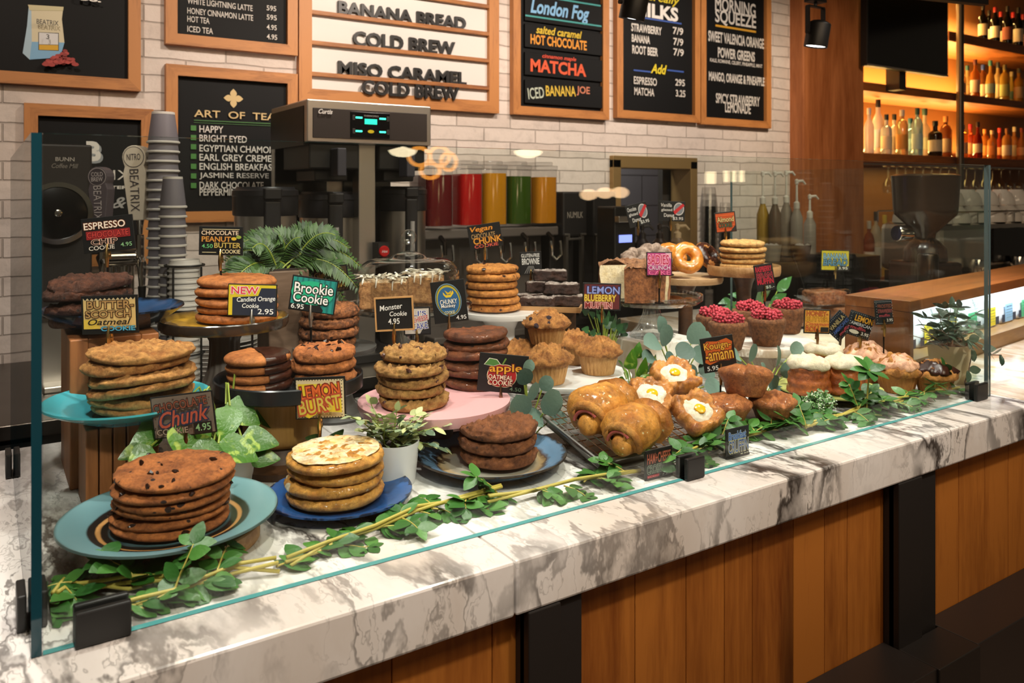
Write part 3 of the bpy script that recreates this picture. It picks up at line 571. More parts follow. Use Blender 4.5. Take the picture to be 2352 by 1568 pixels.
# twin coffee brewer
YR = 1.62; a = W(705, 235, YR); b = W(990, 330, YR); wd = (b.x-a.x); hd = a.z-b.z+.02; zl = W(848, 330, YR).z
t = thing('coffee_brewer', 'steel topped twin coffee brewer with green display, in front of the letter board', 'coffee machine', ((a.x+b.x)/2, YR, ZBK)); h2 = wd/2; z0 = zl-ZBK
m = MB(); m.bx((-h2, .0, z0), (h2, .40, z0+hd)); m.build('head', STEEL, t, bev=.004)
for s in (-1, 1): m = MB(); m.bx((s*(h2+.002), .03, z0-.01), (s*h2, .40, z0+hd-.02)); m.build('side_panel', BLACK, t)
m = MB(); fz0 = z0+hd*.1; fz1 = z0+hd*.80; m.bx((-h2+.02, -.004, fz0), (h2-.018, .0, fz1)); m.build('fascia', flat('#2a2320', .5), t, bev=.001)
m = MB(); m.bx((-h2*.35, -.008, fz0+.006), (h2*.28, -.0042, fz1-.006)); cp = m.build('control_panel', BLACKG, t, bev=.001)
gm = glow('green_display', (.02, .9, .55), 1.1); gl = glow('green_lamp', (.05, 1, .6), 2.2); ym = flat('#c9b71f', .4)
P = Paint(.0004); mb = P.mb; P.mats = [gm, gl, ym]; zc = (fz0+fz1)/2; hf = (fz1-fz0)/2
def scr(x0, z0_, x1, z1_, i): mb.add([(x0, -.0004, z0_), (x1, -.0004, z0_), (x1, -.0004, z1_), (x0, -.0004, z1_)], [(0, 1, 2, 3)], i, False)
scr(-h2*.13, zc+hf*.05, h2*.07, zc+hf*.42, 0)
for x in (-h2*.22, h2*.16):
    for z in (zc+hf*.48, zc-hf*.45): scr(x-.012, z-.003, x+.012, z+.003, 1)
mb.add([(-h2*.03+.012*cos(k*pi/8), -.0004, zc-hf*.45+.006*sin(k*pi/8)) for k in range(16)], [tuple(range(16))], 2, False)
for x in (-h2*.30, h2*.245):
    for z in (zc+hf*.48, zc-hf*.45): P.rect(x-.004, z-.008, x+.004, z+.008, '#6f6b68'); P.rect(x-.003, z-.007, x+.003, z+.007, '#0c0c0d')
P.text('THERMOPRO', -h2*.03, zc+hf*.62, .055, .006, '#8d8a86'); P.text('Curtis', -h2+.06, fz1-.012, .05, .016, '#d8d4ce', shear=.35, bold=.03); P.build('display', cp, T(0, -.0084, 0)) if False else P.build('display', t, T(0, -.0086, 0))
m = MB(); m.bx((-.032, .04, 0), (.032, .10, z0-.001)); m.bx((-h2, .36, .0), (h2, .40, z0-.001)); m.build('column', STEEL, t, bev=.003)
m = MB(); m.bx((-h2, .35, .02), (-.034, .359, z0-.002)); m.bx((.034, .35, .02), (h2, .359, z0-.002)); m.build('back_panel', BLACKG, t)
m = MB(); m.bx((-h2, -.01, 0), (h2, .40, .03)); m.build('base', STEELD, t, bev=.003)
for s in (-1, 1):
    m = MB(); cxs = s*h2*.55; m.prism([(cxs-.09, .02), (cxs+.09, .02), (cxs+.09, .3), (cxs-.09, .3)], z0-.09, z0-.001, 0); m.prism([(cxs-.06, .05), (cxs+.06, .05), (cxs+.06, .25), (cxs-.06, .25)], z0-.13, z0-.0905, 0); bk = m.build('brew_basket', BLACK, t, bev=.006)
    m = MB(); m.bx((cxs-.016, -.05, z0-.115), (cxs+.016, .019, z0-.02)); m.build('basket_handle', flat('#3d3c44', .5), t, bev=.004)
m = MB(); m.bx((h2*.03, -.005, z0-.53), (h2*.03+.001, .0, z0-.529)); 
m = MB(); m.lathe([(0, 0), (.019, 0), (.02, .004), (.017, .008), (0, .008)], 20, 0, T(.04, -.012, W(863, 577, YR).z-ZBK) @ R(90, 'X')); k = m.build('button', flat('#c21d1d', .3), t)
m = MB(); m.bx((.02, -.012, W(863, 577, YR).z-ZBK-.05), (.06, .04, W(863, 577, YR).z-ZBK+.03)); m.build('button_bracket', STEELD, t)
P = Paint(.0004); P.text('Hot', 0, 0, .022, .009, '#f2eeee', shear=.3); P.build('button_lettering', t, T(.04, -.0205, W(863, 577, YR).z-ZBK))
# thermal servers
def urn(px, Y, wpx, py_top, label):
    p = W(px, py_top, Y); r = S(wpx, px, Y)/2; zb = ZBK + .032; h = p.z - zb
    t = thing('coffee_urn', label, 'coffee urn', (p.x, Y, zb), YAW-pi/2+.5, 'steel coffee urns with black lids')
    m = MB(); m.lathe([(0, .0), (r*.9, .0), (r*.93, .02), (r*.93, h-.088), (0, h-.088)], 40); m.build('body', STEEL, t)
    m = MB(); m.lathe([(r*.95, h-.092), (r*.98, h-.088), (r*.98, h-.03), (r*1.0, h-.028), (r*.99, h-.012), (r*.9, h-.008), (r*.86, h), (0, h)], 40); m.build('lid', flat('#242326', .4), t)
    m = MB(); m.bx((-r*.24, -r*1.06, h*.05), (r*.24, -r*.7, h*.92)); m.bx((-r*.26, -r*1.12, h-.04), (r*.26, -r*.5, h-.005)); m.build('gauge_housing', flat('#1d1c1e', .4), t, bev=.004)
    m = MB(); m.tube([(0, -r*1.075, h*.2), (0, -r*1.075, h*.78)], .009, 12); m.build('sight_glass', flat('#a8a5a2', .1), t)
    m = MB(); m.bx((-r*.16, -r*1.45, h*.04), (r*.16, -r*1.062, h*.14)); m.build('spout', BLACK, t, bev=.003)
m = MB(); pu = W(610, 430, 1.60); m.bx((pu.x-.13, 1.49, ZBK), (pu.x+.125, 1.60+.13, ZBK+.03)); tag(m.build('warmer_stand', STEELD, bev=.003), 'low dark stand under the left coffee urn', 'stand')
urn(610, 1.60, 148, 429, 'steel coffee urn with black lid, standing left of the brewer')
urn(752, 1.78, 134, 440, 'steel coffee urn with black lid, under the left side of the brewer')
urn(925, 1.78, 112, 428, 'steel coffee urn with black lid, under the right side of the brewer')
# juice dispenser: five tanks on one machine
YJ = 1.92; xs = [(997, '#5c1214', 'dark red'), (1072, '#b01512', 'red'), (1128, '#c98a14', 'yellow'), (1184, '#37540f', 'green'), (1242, '#d08a1c', 'orange')]
ztop = W(1120, 372, YJ).z; zb = W(1120, 516, YJ).z
xa, xb = W(955, 500, YJ).x, W(1268, 500, YJ).x
t = thing('juice_dispenser', 'grey juice dispenser with five clear tanks of coloured juice', 'juice dispenser', ((xa+xb)/2, YJ, ZBK)); hb = zb-ZBK-.012
m = MB(); m.bx((-(xb-xa)/2, -.05, hb-.04), ((xb-xa)/2, .28, hb)); m.bx((-(xb-xa)/2, .08, 0), ((xb-xa)/2, .28, hb-.041)); m.bx((-(xb-xa)/2, -.16, 0), ((xb-xa)/2, .079, .03)); m.build('machine_body', flat('#57504b', .4), t, bev=.006)
for px, col, nm in xs:
    c = W(px, 450, YJ); r = S(29 if px > 1030 else 34, px, YJ); x = c.x-t.location.x; z0 = zb-ZBK
    sq = lambda s, rr=.3: [(x+s*(sx*(r-r*rr)+r*rr*cos(q)), .03+s*1.6*(sy*(r-r*rr)+r*rr*sin(q))) for sx, sy, qs in ((1, 1, (0, 30, 60, 90)), (-1, 1, (90, 120, 150, 180)), (-1, -1, (180, 210, 240, 270)), (1, -1, (270, 300, 330, 360))) for q in [radians(v) for v in qs]]
    fill = W(px, {'#5c1214': 402, '#b01512': 400, '#c98a14': 398, '#37540f': 405, '#d08a1c': 407}[col], YJ).z-ZBK
    m = MB(); m.prism(sq(1), z0, ztop-ZBK-.03, 0, None, True); tk = m.build('tank', CLEAR, t)
    jm, nt, bb, nd, L = nodes('juice_'+nm.replace(' ', '_')); bb.inputs['Base Color'].default_value = c4(hexc(col)); bb.inputs['Roughness'].default_value = .12
    m = MB(); m.prism(sq(.965), z0+.003, fill, 0, None, True); k = m.build('juice', jm, tk); k['label'] = nm + ' juice'
    m = MB(); m.prism(sq(1.05), ztop-ZBK-.03, ztop-ZBK-.012); m.prism(sq(.8), ztop-ZBK-.012, ztop-ZBK+.004); m.build('tank_lid', CLEAR, tk, bev=.004)
    m = MB(); m.tube([(x, -.055, hb-.03), (x, -.09, hb-.05), (x, -.09, hb-.10)], .01, 10); m.build('tap', GUN, t); m = MB(); m.tube([(x-.025, -.11, hb-.06), (x-.025, -.12, hb-.12), (x, -.115, hb-.14), (x+.025, -.12, hb-.12), (x+.025, -.11, hb-.06)], .006, 8); m.build('lever', CHROME, t)
# plant milk machines
for px, lab in ((1290, 'black plant milk machine standing beside the orange juice tank'), (1358, 'black plant milk machine nearest the kitchen opening')):
    c = W(px, 440, 1.95); r = S(34, px, 1.95); t = thing('milk_machine', lab, 'drinks machine', (c.x, 1.95, ZBK), 0, 'black plant milk machines'); h = c.z-ZBK
    zs = W(px, 540, 1.95).z-ZBK
    m = MB(); m.bx((-r, -.1, zs), (r, .25, h)); m.build('cabinet', flat('#1c1a1a', .45), t, bev=.008)
    m = MB(); m.bx((-r, .0, 0), (r, .25, zs-.001)); m.bx((-r, -.12, 0), (r, -.001, .03)); m.build('stand', STEELD, t, bev=.004)
    m = MB(); m.tube([(-r*.9, -.1, zs+.008), (-r*.5, -.1, zs+.008), (-r*.5, -.1, zs-.012), (r*.5, -.1, zs-.012), (r*.5, -.1, zs+.008), (r*.9, -.1, zs+.008)], .006, 6); m.bx((-r*.75, -.10, .03), (-r*.55, -.08, zs)); m.bx((r*.55, -.10, .03), (r*.75, -.08, zs)); m.build('steel_trim', STEEL, t)
    P = Paint(.0004); P.text('NUMILK', 0, (W(px, 492, 1.95).z-ZBK), r*1.3, .028, '#8f887e', bold=.01); P.build('lettering', t, T(0, -.1006, 0))
# small lit terminal
c = W(1436, 550, 1.60); t = thing('card_terminal', 'dark machine with a small blue lit display, left of the donut cards', 'machine', (c.x, 1.60, ZBK))
m = MB(); m.bx((-.06, 0, 0), (.06, .12, c.z-ZBK+.14)); m.build('housing', BLACK, t, bev=.008)
m = MB(); m.bx((-.035, -.004, c.z-ZBK-.012), (.035, -.0005, c.z-ZBK+.02)); m.build('display', glow('blue_display', (.25, .3, 1), 1.6), t)
m = MB(); m.bx((-.06, -.03, c.z-ZBK+.075), (.06, -.001, c.z-ZBK+.1)); m.build('shelf', STEEL, t, bev=.002)
# pumps
def pump(px, py0, Y, wpx, body, head, label, grp, zb=ZBK, cat='syrup bottle', hpx=None):
    p = W(px, py0, Y); r = S(wpx, px, Y)/2; h = p.z - zb; t = thing('pump_bottle', label, cat, (p.x, Y, zb), -.4, grp)
    hb = h*.66 if hpx is None else h-S(hpx, px, Y)
    m = MB(); m.lathe([(0, 0), (r, 0), (r*1.02, .01), (r, hb*.75), (r*.45, hb*.92), (r*.4, hb), (0, hb)], 20); m.build('bottle', body, t)
    m = MB(); m.lathe([(r*.5, hb-.02), (r*.5, hb+.012), (r*.2, hb+.02), (r*.16, h-.03), (r*.3, h-.028), (r*.32, h-.008), (0, h)], 14); m.tube([(0, 0, h-.015), (r*1.1, 0, h-.012), (r*1.6, 0, h-.03)], [.008, .007, .005], 8); m.build('pump_head', head, t)
RZ = W(1800, 600, 1.6).z; x0, x1 = W(1738, 600, 1.5).x, W(1872, 600, 1.9).x
m = MB(); m.bx((x0+.12, 1.56, ZBK), (x1+.1, 1.88, RZ)); tag(m.build('syrup_rack', STEELD, bev=.004), 'dark raised rack under the syrup bottles by the timber column', 'rack')
x0, x1 = W(1455, 600, 1.6).x, W(1582, 600, 1.6).x; RZ2 = W(1500, 600, 1.6).z
m = MB(); m.bx((x0, 1.5, ZBK), (x1, 1.69, RZ2)); tag(m.build('pump_rack', STEELD, bev=.004), 'dark raised rack under the three pumps behind the donuts', 'rack')
pump(1475, 512, 1.6, 34, flat('#2a2120', .4), flat('#26201e', .4), 'dark pump bottle, leftmost of the three pumps behind the donuts', 'pumps behind the donut cards', RZ2)
pump(1515, 512, 1.6, 34, flat('#3a2a22', .4), flat('#2c2320', .4), 'dark brown pump bottle, middle of the three pumps behind the donuts', 'pumps behind the donut cards', RZ2)
pump(1556, 512, 1.6, 36, flat('#8a7357', .4), flat('#c9b28e', .4), 'pump bottle with a tan pump head, right of the two dark ones', 'pumps behind the donut cards', RZ2)
SYR = [(1752, 392, '#a9862a'), (1780, 392, '#6b5a4a'), (1806, 390, '#8d8274'), (1830, 410, '#a39a8e'), (1860, 445, '#9b9288')]
for i, (px, py, col) in enumerate(SYR): pump(px, py, 1.84 - .07*(i % 2), 27, flat(col, .25), flat('#d9d3c8', .35), f'{("first","second","third","fourth","fifth")[i]} syrup pump bottle from the left by the timber column', 'syrup pumps by the column', RZ)
# clear plastic cup stacks
for k, (px, py, wp) in enumerate(((1628, 430, 46), (1665, 465, 34))):
    p = W(px, py, 1.9); r = S(wp, px, 1.9)/2; n = 16; pitch = (p.z-ZBK-.13)/(n-1); f = None; st = 'taller clear stack' if k == 0 else 'shorter clear stack'
    for i in range(n):
        z = p.z-.13-i*pitch; lab = f'clear plastic cup, {"top" if i == 0 else ("bottom" if i == n-1 else "number %d from the top" % (i+1))} of the {st}'
        if f is None: m = MB(); m.lathe([(0, .13), (r*.62, .13), (r*.66, .125), (r*.94, .003), (r, .003), (r, -.0), (r*.92, 0)], 20); f = tag(m.build('plastic_cup', CLEAR, None, (p.x, 1.9, z)), lab, 'cup', 'clear cups in the '+st)
        else: dup(f, (p.x, 1.9, z), 0, lab)
# small white tubs
for px, wpx, lab in ((1772, 50, 'white tub of packets on the back counter, left of the brown tub'), (1838, 54, 'brown tub on the back counter under the syrup pumps')):
    p = W(px, 575, 1.64); r = S(wpx, px, 1.64)/2*.9; t = thing('tub', lab, 'tub', (p.x, 1.64, RZ)); h = W(px, 562, 1.64).z-RZ; m = MB(); m.lathe([(0, 0), (r*.8, 0), (r, h), (r*.94, h), (r*.75, .006), (0, .006)], 24); m.build('bowl', flat('#b9b2a8' if px < 1800 else '#5b4638', .5), t)
    m = MB(); rn = random.Random(px); [m.lathe([(0, -.012), (.012, -.004), (.013, .004), (0, .012)], 8, 0, T(rn.uniform(-.6, .6)*r, rn.uniform(-.6, .6)*r, h-.004)) for _ in range(9)]; q = m.build('packets', WHITE, t); q['kind'] = 'stuff'
# ---------------------------------------------------------------- bar bay: shelves, bottles, TV
YS = 2.27; bx0 = cx1 + .002; BX1 = 8.2
shz = [W(1990, 351, YS).z, W(1990, 188, YS).z, W(2182, 71, YS).z]
for i, (z, tk, n) in enumerate(zip(shz, (.06, .06, .075), ('lowest', 'middle', 'top'))):
    x0 = bx0 if i < 2 else W(2180, 80, YS).x; m = MB(); m.bx((x0, YS, z-tk), (BX1, 2.715, z)); tag(m.build('bar_shelf', SHELFW, bev=.004), f'{n} timber bottle shelf of the lit bar', 'shelf', 'timber bar shelves')
AMB = (1, .60, .17); 
for z, e in zip(shz[:2] + [shz[2]], (34, 44, 40)):
    area((5.75, 2.62, z+.03), (5.75, 2.50, z+.5), e, 2.6, .05, AMB)
area((6.4, 2.5, 2.95), (6.4, 2.6, 2.4), 20, 2.5, .1, AMB); area((5.75, 2.50, shz[0]-.075), (5.75, 2.5, 1.0), 5, 2.4, .1, AMB)
px_ = W(2196, 200, YS-.07); t = thing('shelf_post', 'grey steel pipe post in front of the bar shelves', 'post', (px_.x, YS-.1, 0)); m = MB(); m.tube([(0, 0, 0), (0, 0, 3.39)], .026, 16); m.build('pipe', flat('#6f665c', .35, .8), t)
# television
xt0, xt1 = W(1992, 100, 2.12).x, W(2178, 100, 2.12).x; zt0 = W(1992, 150, 2.12).z
t = thing('television', 'large black wall television hung in front of the upper bar shelves', 'television', ((xt0+xt1)/2, 2.12, zt0)); h = (xt1-xt0)*.62
m = MB(); m.bx((-(xt1-xt0)/2, 0, 0), ((xt1-xt0)/2, .05, h)); m.build('case', BLACK, t, bev=.004); m = MB(); m.bx((-(xt1-xt0)/2+.012, -.002, .02), ((xt1-xt0)/2-.012, -.0005, h-.012)); m.build('screen', flat('#060607', .12), t)
m = MB(); m.bx((-(xt1-xt0)/2, -.003, .0), ((xt1-xt0)/2, -.0005, .012)); m.build('silver_strip', flat('#8d857b', .3, .6), t); m = MB(); m.bx((-.04, .051, -.12), (.04, .15, h)); m.build('bracket', STEELD, t)
# bottles
def bottle_mesh(h, r, style):
    if style == 'wine': return [(0, 0), (r*.95, 0), (r, .01), (r, h*.58), (r*.85, h*.65), (r*.38, h*.76), (r*.34, h*.97), (0, h*.97)]
    if style == 'square': return [(0, 0), (r*.95, 0), (r, .01), (r, h*.60), (r*.92, h*.66), (r*.35, h*.74), (r*.32, h*.9), (0, h*.9)]
    if style == 'round': return [(0, 0), (r*.9, 0), (r, .015), (r*1.02, h*.4), (r*.8, h*.6), (r*.32, h*.7), (r*.3, h*.9), (0, h*.9)]
    return [(0, 0), (r*.95, 0), (r, .01), (r, h*.66), (r*.7, h*.76), (r*.34, h*.8), (r*.32, h*.92), (0, h*.92)]
BG = {}
def bglass(col):
    if col in BG: return BG[col]
    m, nt, b, nd, L = nodes('bottle_glass_'+col.strip('#')); b.inputs['Base Color'].default_value = c4(hexc(col)); b.inputs['Roughness'].default_value = .08; b.inputs['Transmission Weight'].default_value = .55; b.inputs['IOR'].default_value = 1.3
    BG[col] = m; return m
def bottle(px, Y, zb, hpx, wpx, style, glass, labcol, capcol, label, group):
    x = W(px, 300, Y).x; h = S(hpx, px, Y); r = S(wpx, px, Y)/2; t = thing('bottle', label, 'bottle', (x, Y, zb+.0005), 0, group)
    m = MB(); m.lathe(bottle_mesh(h, r, style), 20); m.build('glass', bglass(glass), t)
    if labcol:
        m = MB(); lz0, lz1 = (h*.14, h*.46) if style != 'round' else (h*.16, h*.4); m.lathe([(r*1.012, lz0), (r*1.03 if style == 'round' else r*1.012, lz1)], 20); m.build('paper_label', flat(labcol, .7), t)
    m = MB(); rn = r*.38; m.lathe([(rn, h*.86), (rn*1.08, h*.87), (rn*1.08, h), (0, h)], 14); m.build('cap', flat(capcol, .4), t)
G1 = 'bottles on the lowest bar shelf left of the pipe'
L1 = [(1996, 105, 22, 'wine', '#e8e8e4', None, '#d9d9d2', 'frosted white bottle against the timber column'), (2017, 128, 27, 'wine', '#e9eaec', '#b9bccb', '#23252e', 'tall frosted white bottle with dark cap'), (2036, 92, 24, 'square', '#cfd4d2', '#c9b79a', '#1d2528', 'clear square bottle with tan paper label'), (2054, 96, 24, 'square', '#d6d6cf', '#8f8776', '#20211f', 'clear bottle with grey paper label'),
      (2072, 104, 26, 'slim', '#d5b37a', '#b98135', '#c2bfb2', 'clear bottle with orange paper label'), (2091, 88, 26, 'square', '#8fc3dc', '#9cc9dd', '#2b5a6a', 'light blue square bottle'), (2107, 110, 24, 'slim', '#a9cfd8', '#a7c4c4', '#1f4f4c', 'pale aqua bottle with teal cap'), (2124, 112, 28, 'round', '#d9d9c8', '#c6c8a8', '#37564f', 'clear round shouldered bottle with green cap'),
      (2148, 82, 30, 'square', '#1c1a18', '#c9bfa5', '#161412', 'black bottle with pale diamond paper label'), (2172, 96, 26, 'slim', '#7b4a2c', '#a08d78', '#b07340', 'brown bottle beside the pipe')]
for L1_i, (px, h, wd, st, g, lc, cc, nm) in enumerate(L1): bottle(px, 2.35 + .11*(L1_i % 2), shz[0], h, wd, st, g, lc, cc, nm+', on the lowest bar shelf', G1)
G2 = 'bottles on the lowest bar shelf right of the pipe'
L2 = [(2212, 76, '#d98a3a', '#d9b08a', '#c9a27a'), (2229, 80, '#c9552c', '#b98f6a', '#b51f2e'), (2246, 84, '#8a2a1c', '#cfc4b2', '#2a1a16'), (2262, 70, '#d9903c', '#d9a55a', '#c97a3a'), (2279, 66, '#e0a050', '#d98a4a', '#e0c09a'), (2296, 74, '#b03a24', '#c98a5a', '#b02a2a'), (2313, 72, '#d9a05a', '#cfc8ba', '#8a5a3a'), (2330, 78, '#c98a4a', '#a79c88', '#c9b79a'), (2347, 74, '#d99a5a', '#d9b08a', '#8a3a2a')]
ON = ('first', 'second', 'third', 'fourth', 'fifth', 'sixth', 'seventh', 'eighth', 'ninth', 'tenth', 'eleventh')
for i, (px, h, g, lc, cc) in enumerate(L2): bottle(px, 2.36 + .10*(i % 2), shz[0], h, 20, ('slim', 'square', 'round')[i % 3], g, lc, cc, f'amber or red liquor bottle, {ON[i]} right of the pipe on the lowest bar shelf', G2)
G3 = 'bottles on the middle bar shelf'
L3 = [(2208, 64, '#cdb27a', '#a08a72', '#6a6f6a'), (2222, 78, '#cfc08a', '#b9a57a', '#2a5a5a'), (2240, 88, '#b0692c', '#c9b7a5', '#5a2a2a'), (2258, 84, '#8a5226', '#c4b59c', '#27408a'), (2275, 90, '#cfa552', '#8fb0a8', '#3a7a74'), (2292, 94, '#c9b07a', '#b9a98a', '#2a2a2a'), (2308, 84, '#cfae4a', '#a8b06a', '#5a5230'), (2324, 76, '#b9a04a', '#3f5a50', '#8a7a5a'), (2340, 80, '#cf9a3a', '#b9a07a', '#4a4a3a')]
for i, (px, h, g, lc, cc) in enumerate(L3): bottle(px, 2.36 + .10*(i % 2), shz[1], h, 20, ('slim', 'round', 'square')[i % 3], g, lc, cc, f'liquor bottle, {ON[i]} from the left on the middle bar shelf', G3)
G4 = 'wine bottles on the top bar shelf'
for i, (px, h, cc, lc) in enumerate(((2258, 82, '#1a1512', '#cfc0a0'), (2272, 82, '#14110f', '#c9bfae'), (2286, 82, '#8a1c1c', '#d0c7b5'), (2299, 84, '#8a1c1c', '#c9bf9e'), (2314, 90, '#1a1512', '#8a4a3a'), (2327, 88, '#a01c24', '#1a1512'), (2339, 92, '#1a1512', '#cfc6b5'), (2350, 88, '#8a1c24', '#8a5a4a'))):
    bottle(px, 2.34 + .10*(i % 2), shz[2], h, 20, 'wine', '#15120e', lc, cc, f'dark wine bottle, {ON[i]} from the left on the top bar shelf', G4)
# hanging wine glasses
f = None
for i in range(16):
    px = 2040 + i*20; x = W(px, 400, 2.4).x; z = shz[0]-.075; lab = f'upside down stemmed glass, {ON[i] if i < 11 else "number %d" % (i+1)} from the left under the lowest bar shelf'
    if f is None:
        f = thing('wine_glass', lab, 'wine glass', (x, 2.4, z), 0, 'stemmed glasses hung under the bar shelf'); m = MB(); m.lathe([(0, 0), (.034, -.003), (.034, -.006), (.005, -.014), (.004, -.09), (.012, -.1), (.036, -.13), (.04, -.16), (.032, -.2)], 16); m.build('glass', CRYST, f)
    else: dup(f, (x, 2.4, z), 0, lab)
t = thing('glass_rail', 'metal hanging rail for stemmed glasses under the lowest bar shelf', 'rail', ((bx0+BX1)/2, 2.4, shz[0]-.061)); m = MB(); [m.bx((-(BX1-bx0)/2, dy-.003, -.012), ((BX1-bx0)/2, dy+.003, 0)) for dy in (-.015, .015)]; m.build('rails', STEEL, t)
# bar back counter with a few things
t = thing('bar_cabinet', 'timber bar back cabinet under the hanging glasses', 'cabinet', (6.3, 2.45, 0)); zb = W(2020, 640, 2.2).z
m = MB(); m.bx((-(6.3-bx0), -.19, 0), (BX1-6.3, .26, zb)); m.build('body', SHELFW, t, bev=.004)
for px, h, g, lc, cc, nm in ((1996, 130, '#a0522a', '#d8cfc4', '#b9b2a8', 'rosy bottle beside the timber column behind the glass'), (2012, 150, '#cfc8b5', '#b9b2a8', '#3a3a3a', 'tall clear bottle behind the coffee grinder hopper'), (2032, 140, '#c9b04a', '#8a7a3a', '#c9b04a', 'yellowish bottle left of the coffee grinder hopper')):
    bottle(px, 2.28, zb, h, 24, 'slim', g, lc, cc, nm, 'bottles on the bar cabinet')
# ---------------------------------------------------------------- baked goods: builders
def cookie_mesh(R_, h, seed, rough=.0035, freq=34, wob=.03, seg=88, droop=0., mats=None, half=None, name='cookie'):
    rn = random.Random(seed); o = Vector((rn.uniform(0, 99), rn.uniform(0, 99), rn.uniform(0, 99))); ph = rn.uniform(0, 6)
    prof = [(0, .0), (.5, .0), (.85, .0), (.93, .05), (.965, .14), (.985, .27), (.997, .4), (1.0, .52), (.99, .64), (.968, .75), (.94, .84), (.905, .91), (.86, .955), (.81, .985)] + [(.75 - .075*k, 1.0 + .07*(1-(.75-.075*k)**2)) for k in range(10)] + [(0, 1.07)]
    vs = []; fs = []; rows = []
    for r, z in prof:
        n = 1 if r == 0 else seg; rows.append(list(range(len(vs), len(vs)+n)))
        for i in range(n):
            a = 2*pi*i/seg; w_ = 1 + wob*noise.noise(Vector((cos(a)*1.4, sin(a)*1.4, 0)) + o) + wob*.45*noise.noise(Vector((cos(a)*5, sin(a)*5, 3)) + o)
            p = Vector((r*R_*w_*cos(a), r*R_*w_*sin(a), z*h))
            if z > .03:
                nn = noise.fractal(p*freq*1.1 + o, .75, 2.2, 5) - .55*max(0, noise.noise(p*freq*2.3 + o))**.5; dr = Vector((cos(a), sin(a), 0))*(r**4)*.7 + Vector((0, 0, 1))*(1 if r < .9 else .35); p += dr*nn*rough*min(1, z*1.5)
            p.z += droop*R_*.12*sin(a*2+ph)*r*r
            vs.append(p)
    for A, B in zip(rows, rows[1:]):
        for i in range(seg):
            j = (i+1) % seg
            if len(A) == 1: fs.append((A[0], B[j], B[i]))
            elif len(B) == 1: fs.append((A[i], A[j], B[0]))
            else: fs.append((A[i], A[j], B[j], B[i]))
    m = MB(); m.add(vs, fs)
    return m
def nth(i, n): return ('topmost', 'second from the top', 'third from the top', 'fourth from the top', 'fifth from the top', 'sixth from the top', 'seventh from the top')[i] if i < n-1 or n == 1 else 'bottom'
def stack(px, Y, zb, n, rpx, h, mat, kind, where, seed, jit=.004, tilt=2.5, rough=.0035, freq=34, wob=.03, extra=None, droop=.1, wid=None, cat='cookie', lean=(0, 0)):
    """n cookies piled on height zb; each is a thing of its own"""
    c = W(px, 900, Y); R_ = S(rpx, px, Y); rn = random.Random(seed); out = []; pitch = h*1.03
    for i in range(n):                               # i = 0 is the bottom
        m = cookie_mesh(R_*rn.uniform(.96, 1.03), h*rn.uniform(.95, 1.05), seed*31+i, rough, freq, wob, droop=droop*rn.uniform(.3, 1))
        o = m.build('cookie', mat if not callable(mat) else mat(i), None, (c.x + rn.uniform(-jit, jit) + lean[0]*i, Y + rn.uniform(-jit, jit) + lean[1]*i, zb + i*pitch + .001), sharp=0)
        o.rotation_euler = (radians(rn.uniform(-tilt, tilt))*.6, radians(rn.uniform(-tilt, tilt))*.6, rn.uniform(0, 6))
        tag(o, f'{kind}, {nth(n-1-i, n)} of the stack {where}', cat, f'{kind}s stacked {where}')
        if extra: extra(o, R_, h, i, rn)
        out.append(o)
    return zb + n*pitch
def chips(col, num, size, rough=.3, top_only=False):
    def f(o, R_, h, i, rn):
        m = MB()
        for _ in range(num):
            a = rn.uniform(0, 2*pi); edge = rn.random() < .45 and not top_only; rr = R_*(rn.uniform(.93, .98) if edge else math.sqrt(rn.random())*.85); s = size*rn.uniform(.5, 1.3); z = h*rn.uniform(.3, .8) if edge else h*(1.0 + .07*(1-(rr/R_)**2)) - s*.15; Mx = T(rr*cos(a), rr*sin(a), z) @ Matrix.Rotation(rn.uniform(0, 6), 4, Vector((rn.random(), rn.random(), 1)))
            m.lathe([(0, -s*.5), (s*.7, -s*.35), (s, .1*s), (s*.5, s*.45), (0, s*.5)], 6, 0, Mx, fn=lambda q, r, z: 1 + .25*sin(q*3+z*400))
        m.build('chips', flat(col, rough), o)
    return f
def plate(name, label, x, y, zb, R_, mat, hrim=.02, foot=.55, flat_r=.62, cat='plate', seg=64, fn=None, thick=.006):
    m = MB(); m.lathe([(0, .0), (R_*foot, .0), (R_*foot, .003), (R_*flat_r, .004), (R_*.9, hrim*.75), (R_, hrim), (R_*.995, hrim+thick*.5), (R_*.88, hrim*.75+thick*.7), (R_*flat_r, .004+thick*.8), (R_*flat_r*.6, .003+thick*.6), (0, .003+thick*.6)], seg, fn=fn)
    return tag(m.build(name, mat, None, (x, y, zb)), label, cat)
def stand(name, label, x, y, zb, ztop, R_, mat, stem_r=.022, base_r=.07, lip=.012, thick=.014, stem_mat=None, fl=0, cat='cake stand', plate_mat=None, fn=None, bell=1.0):
    """cake stand: the plate on top, a trumpet stem, a foot"""
    t = thing(name, label, cat, (x, y, zb)); h = ztop - zb
    m = MB(); m.lathe([(0, h-thick), (R_*.5, h-thick), (R_*.97, h-thick*.9), (R_, h-thick*.4), (R_, h+lip*.8), (R_*.985, h+lip), (R_*.955, h+lip*.5), (R_*.93, h), (0, h)], 72, fn=fn); m.build('plate', plate_mat or mat, t)
    f2 = (lambda a, r, z: 1 + .035*cos(a*fl)) if fl else None
    m = MB(); m.lathe([(0, 0), (base_r, 0), (base_r, .005), (base_r*.85, .012)] + [(stem_r + (base_r*.8-stem_r)*math.exp(-u*5*bell) + (stem_r*.7)*max(0, (u-.75)/.25)**2, .012 + (h-thick-.012)*u) for u in [k/10 for k in range(11)]] + [(0, h-thick)], 72 if fl else 36, fn=f2); m.build('stem', stem_mat or mat, t)
    return t
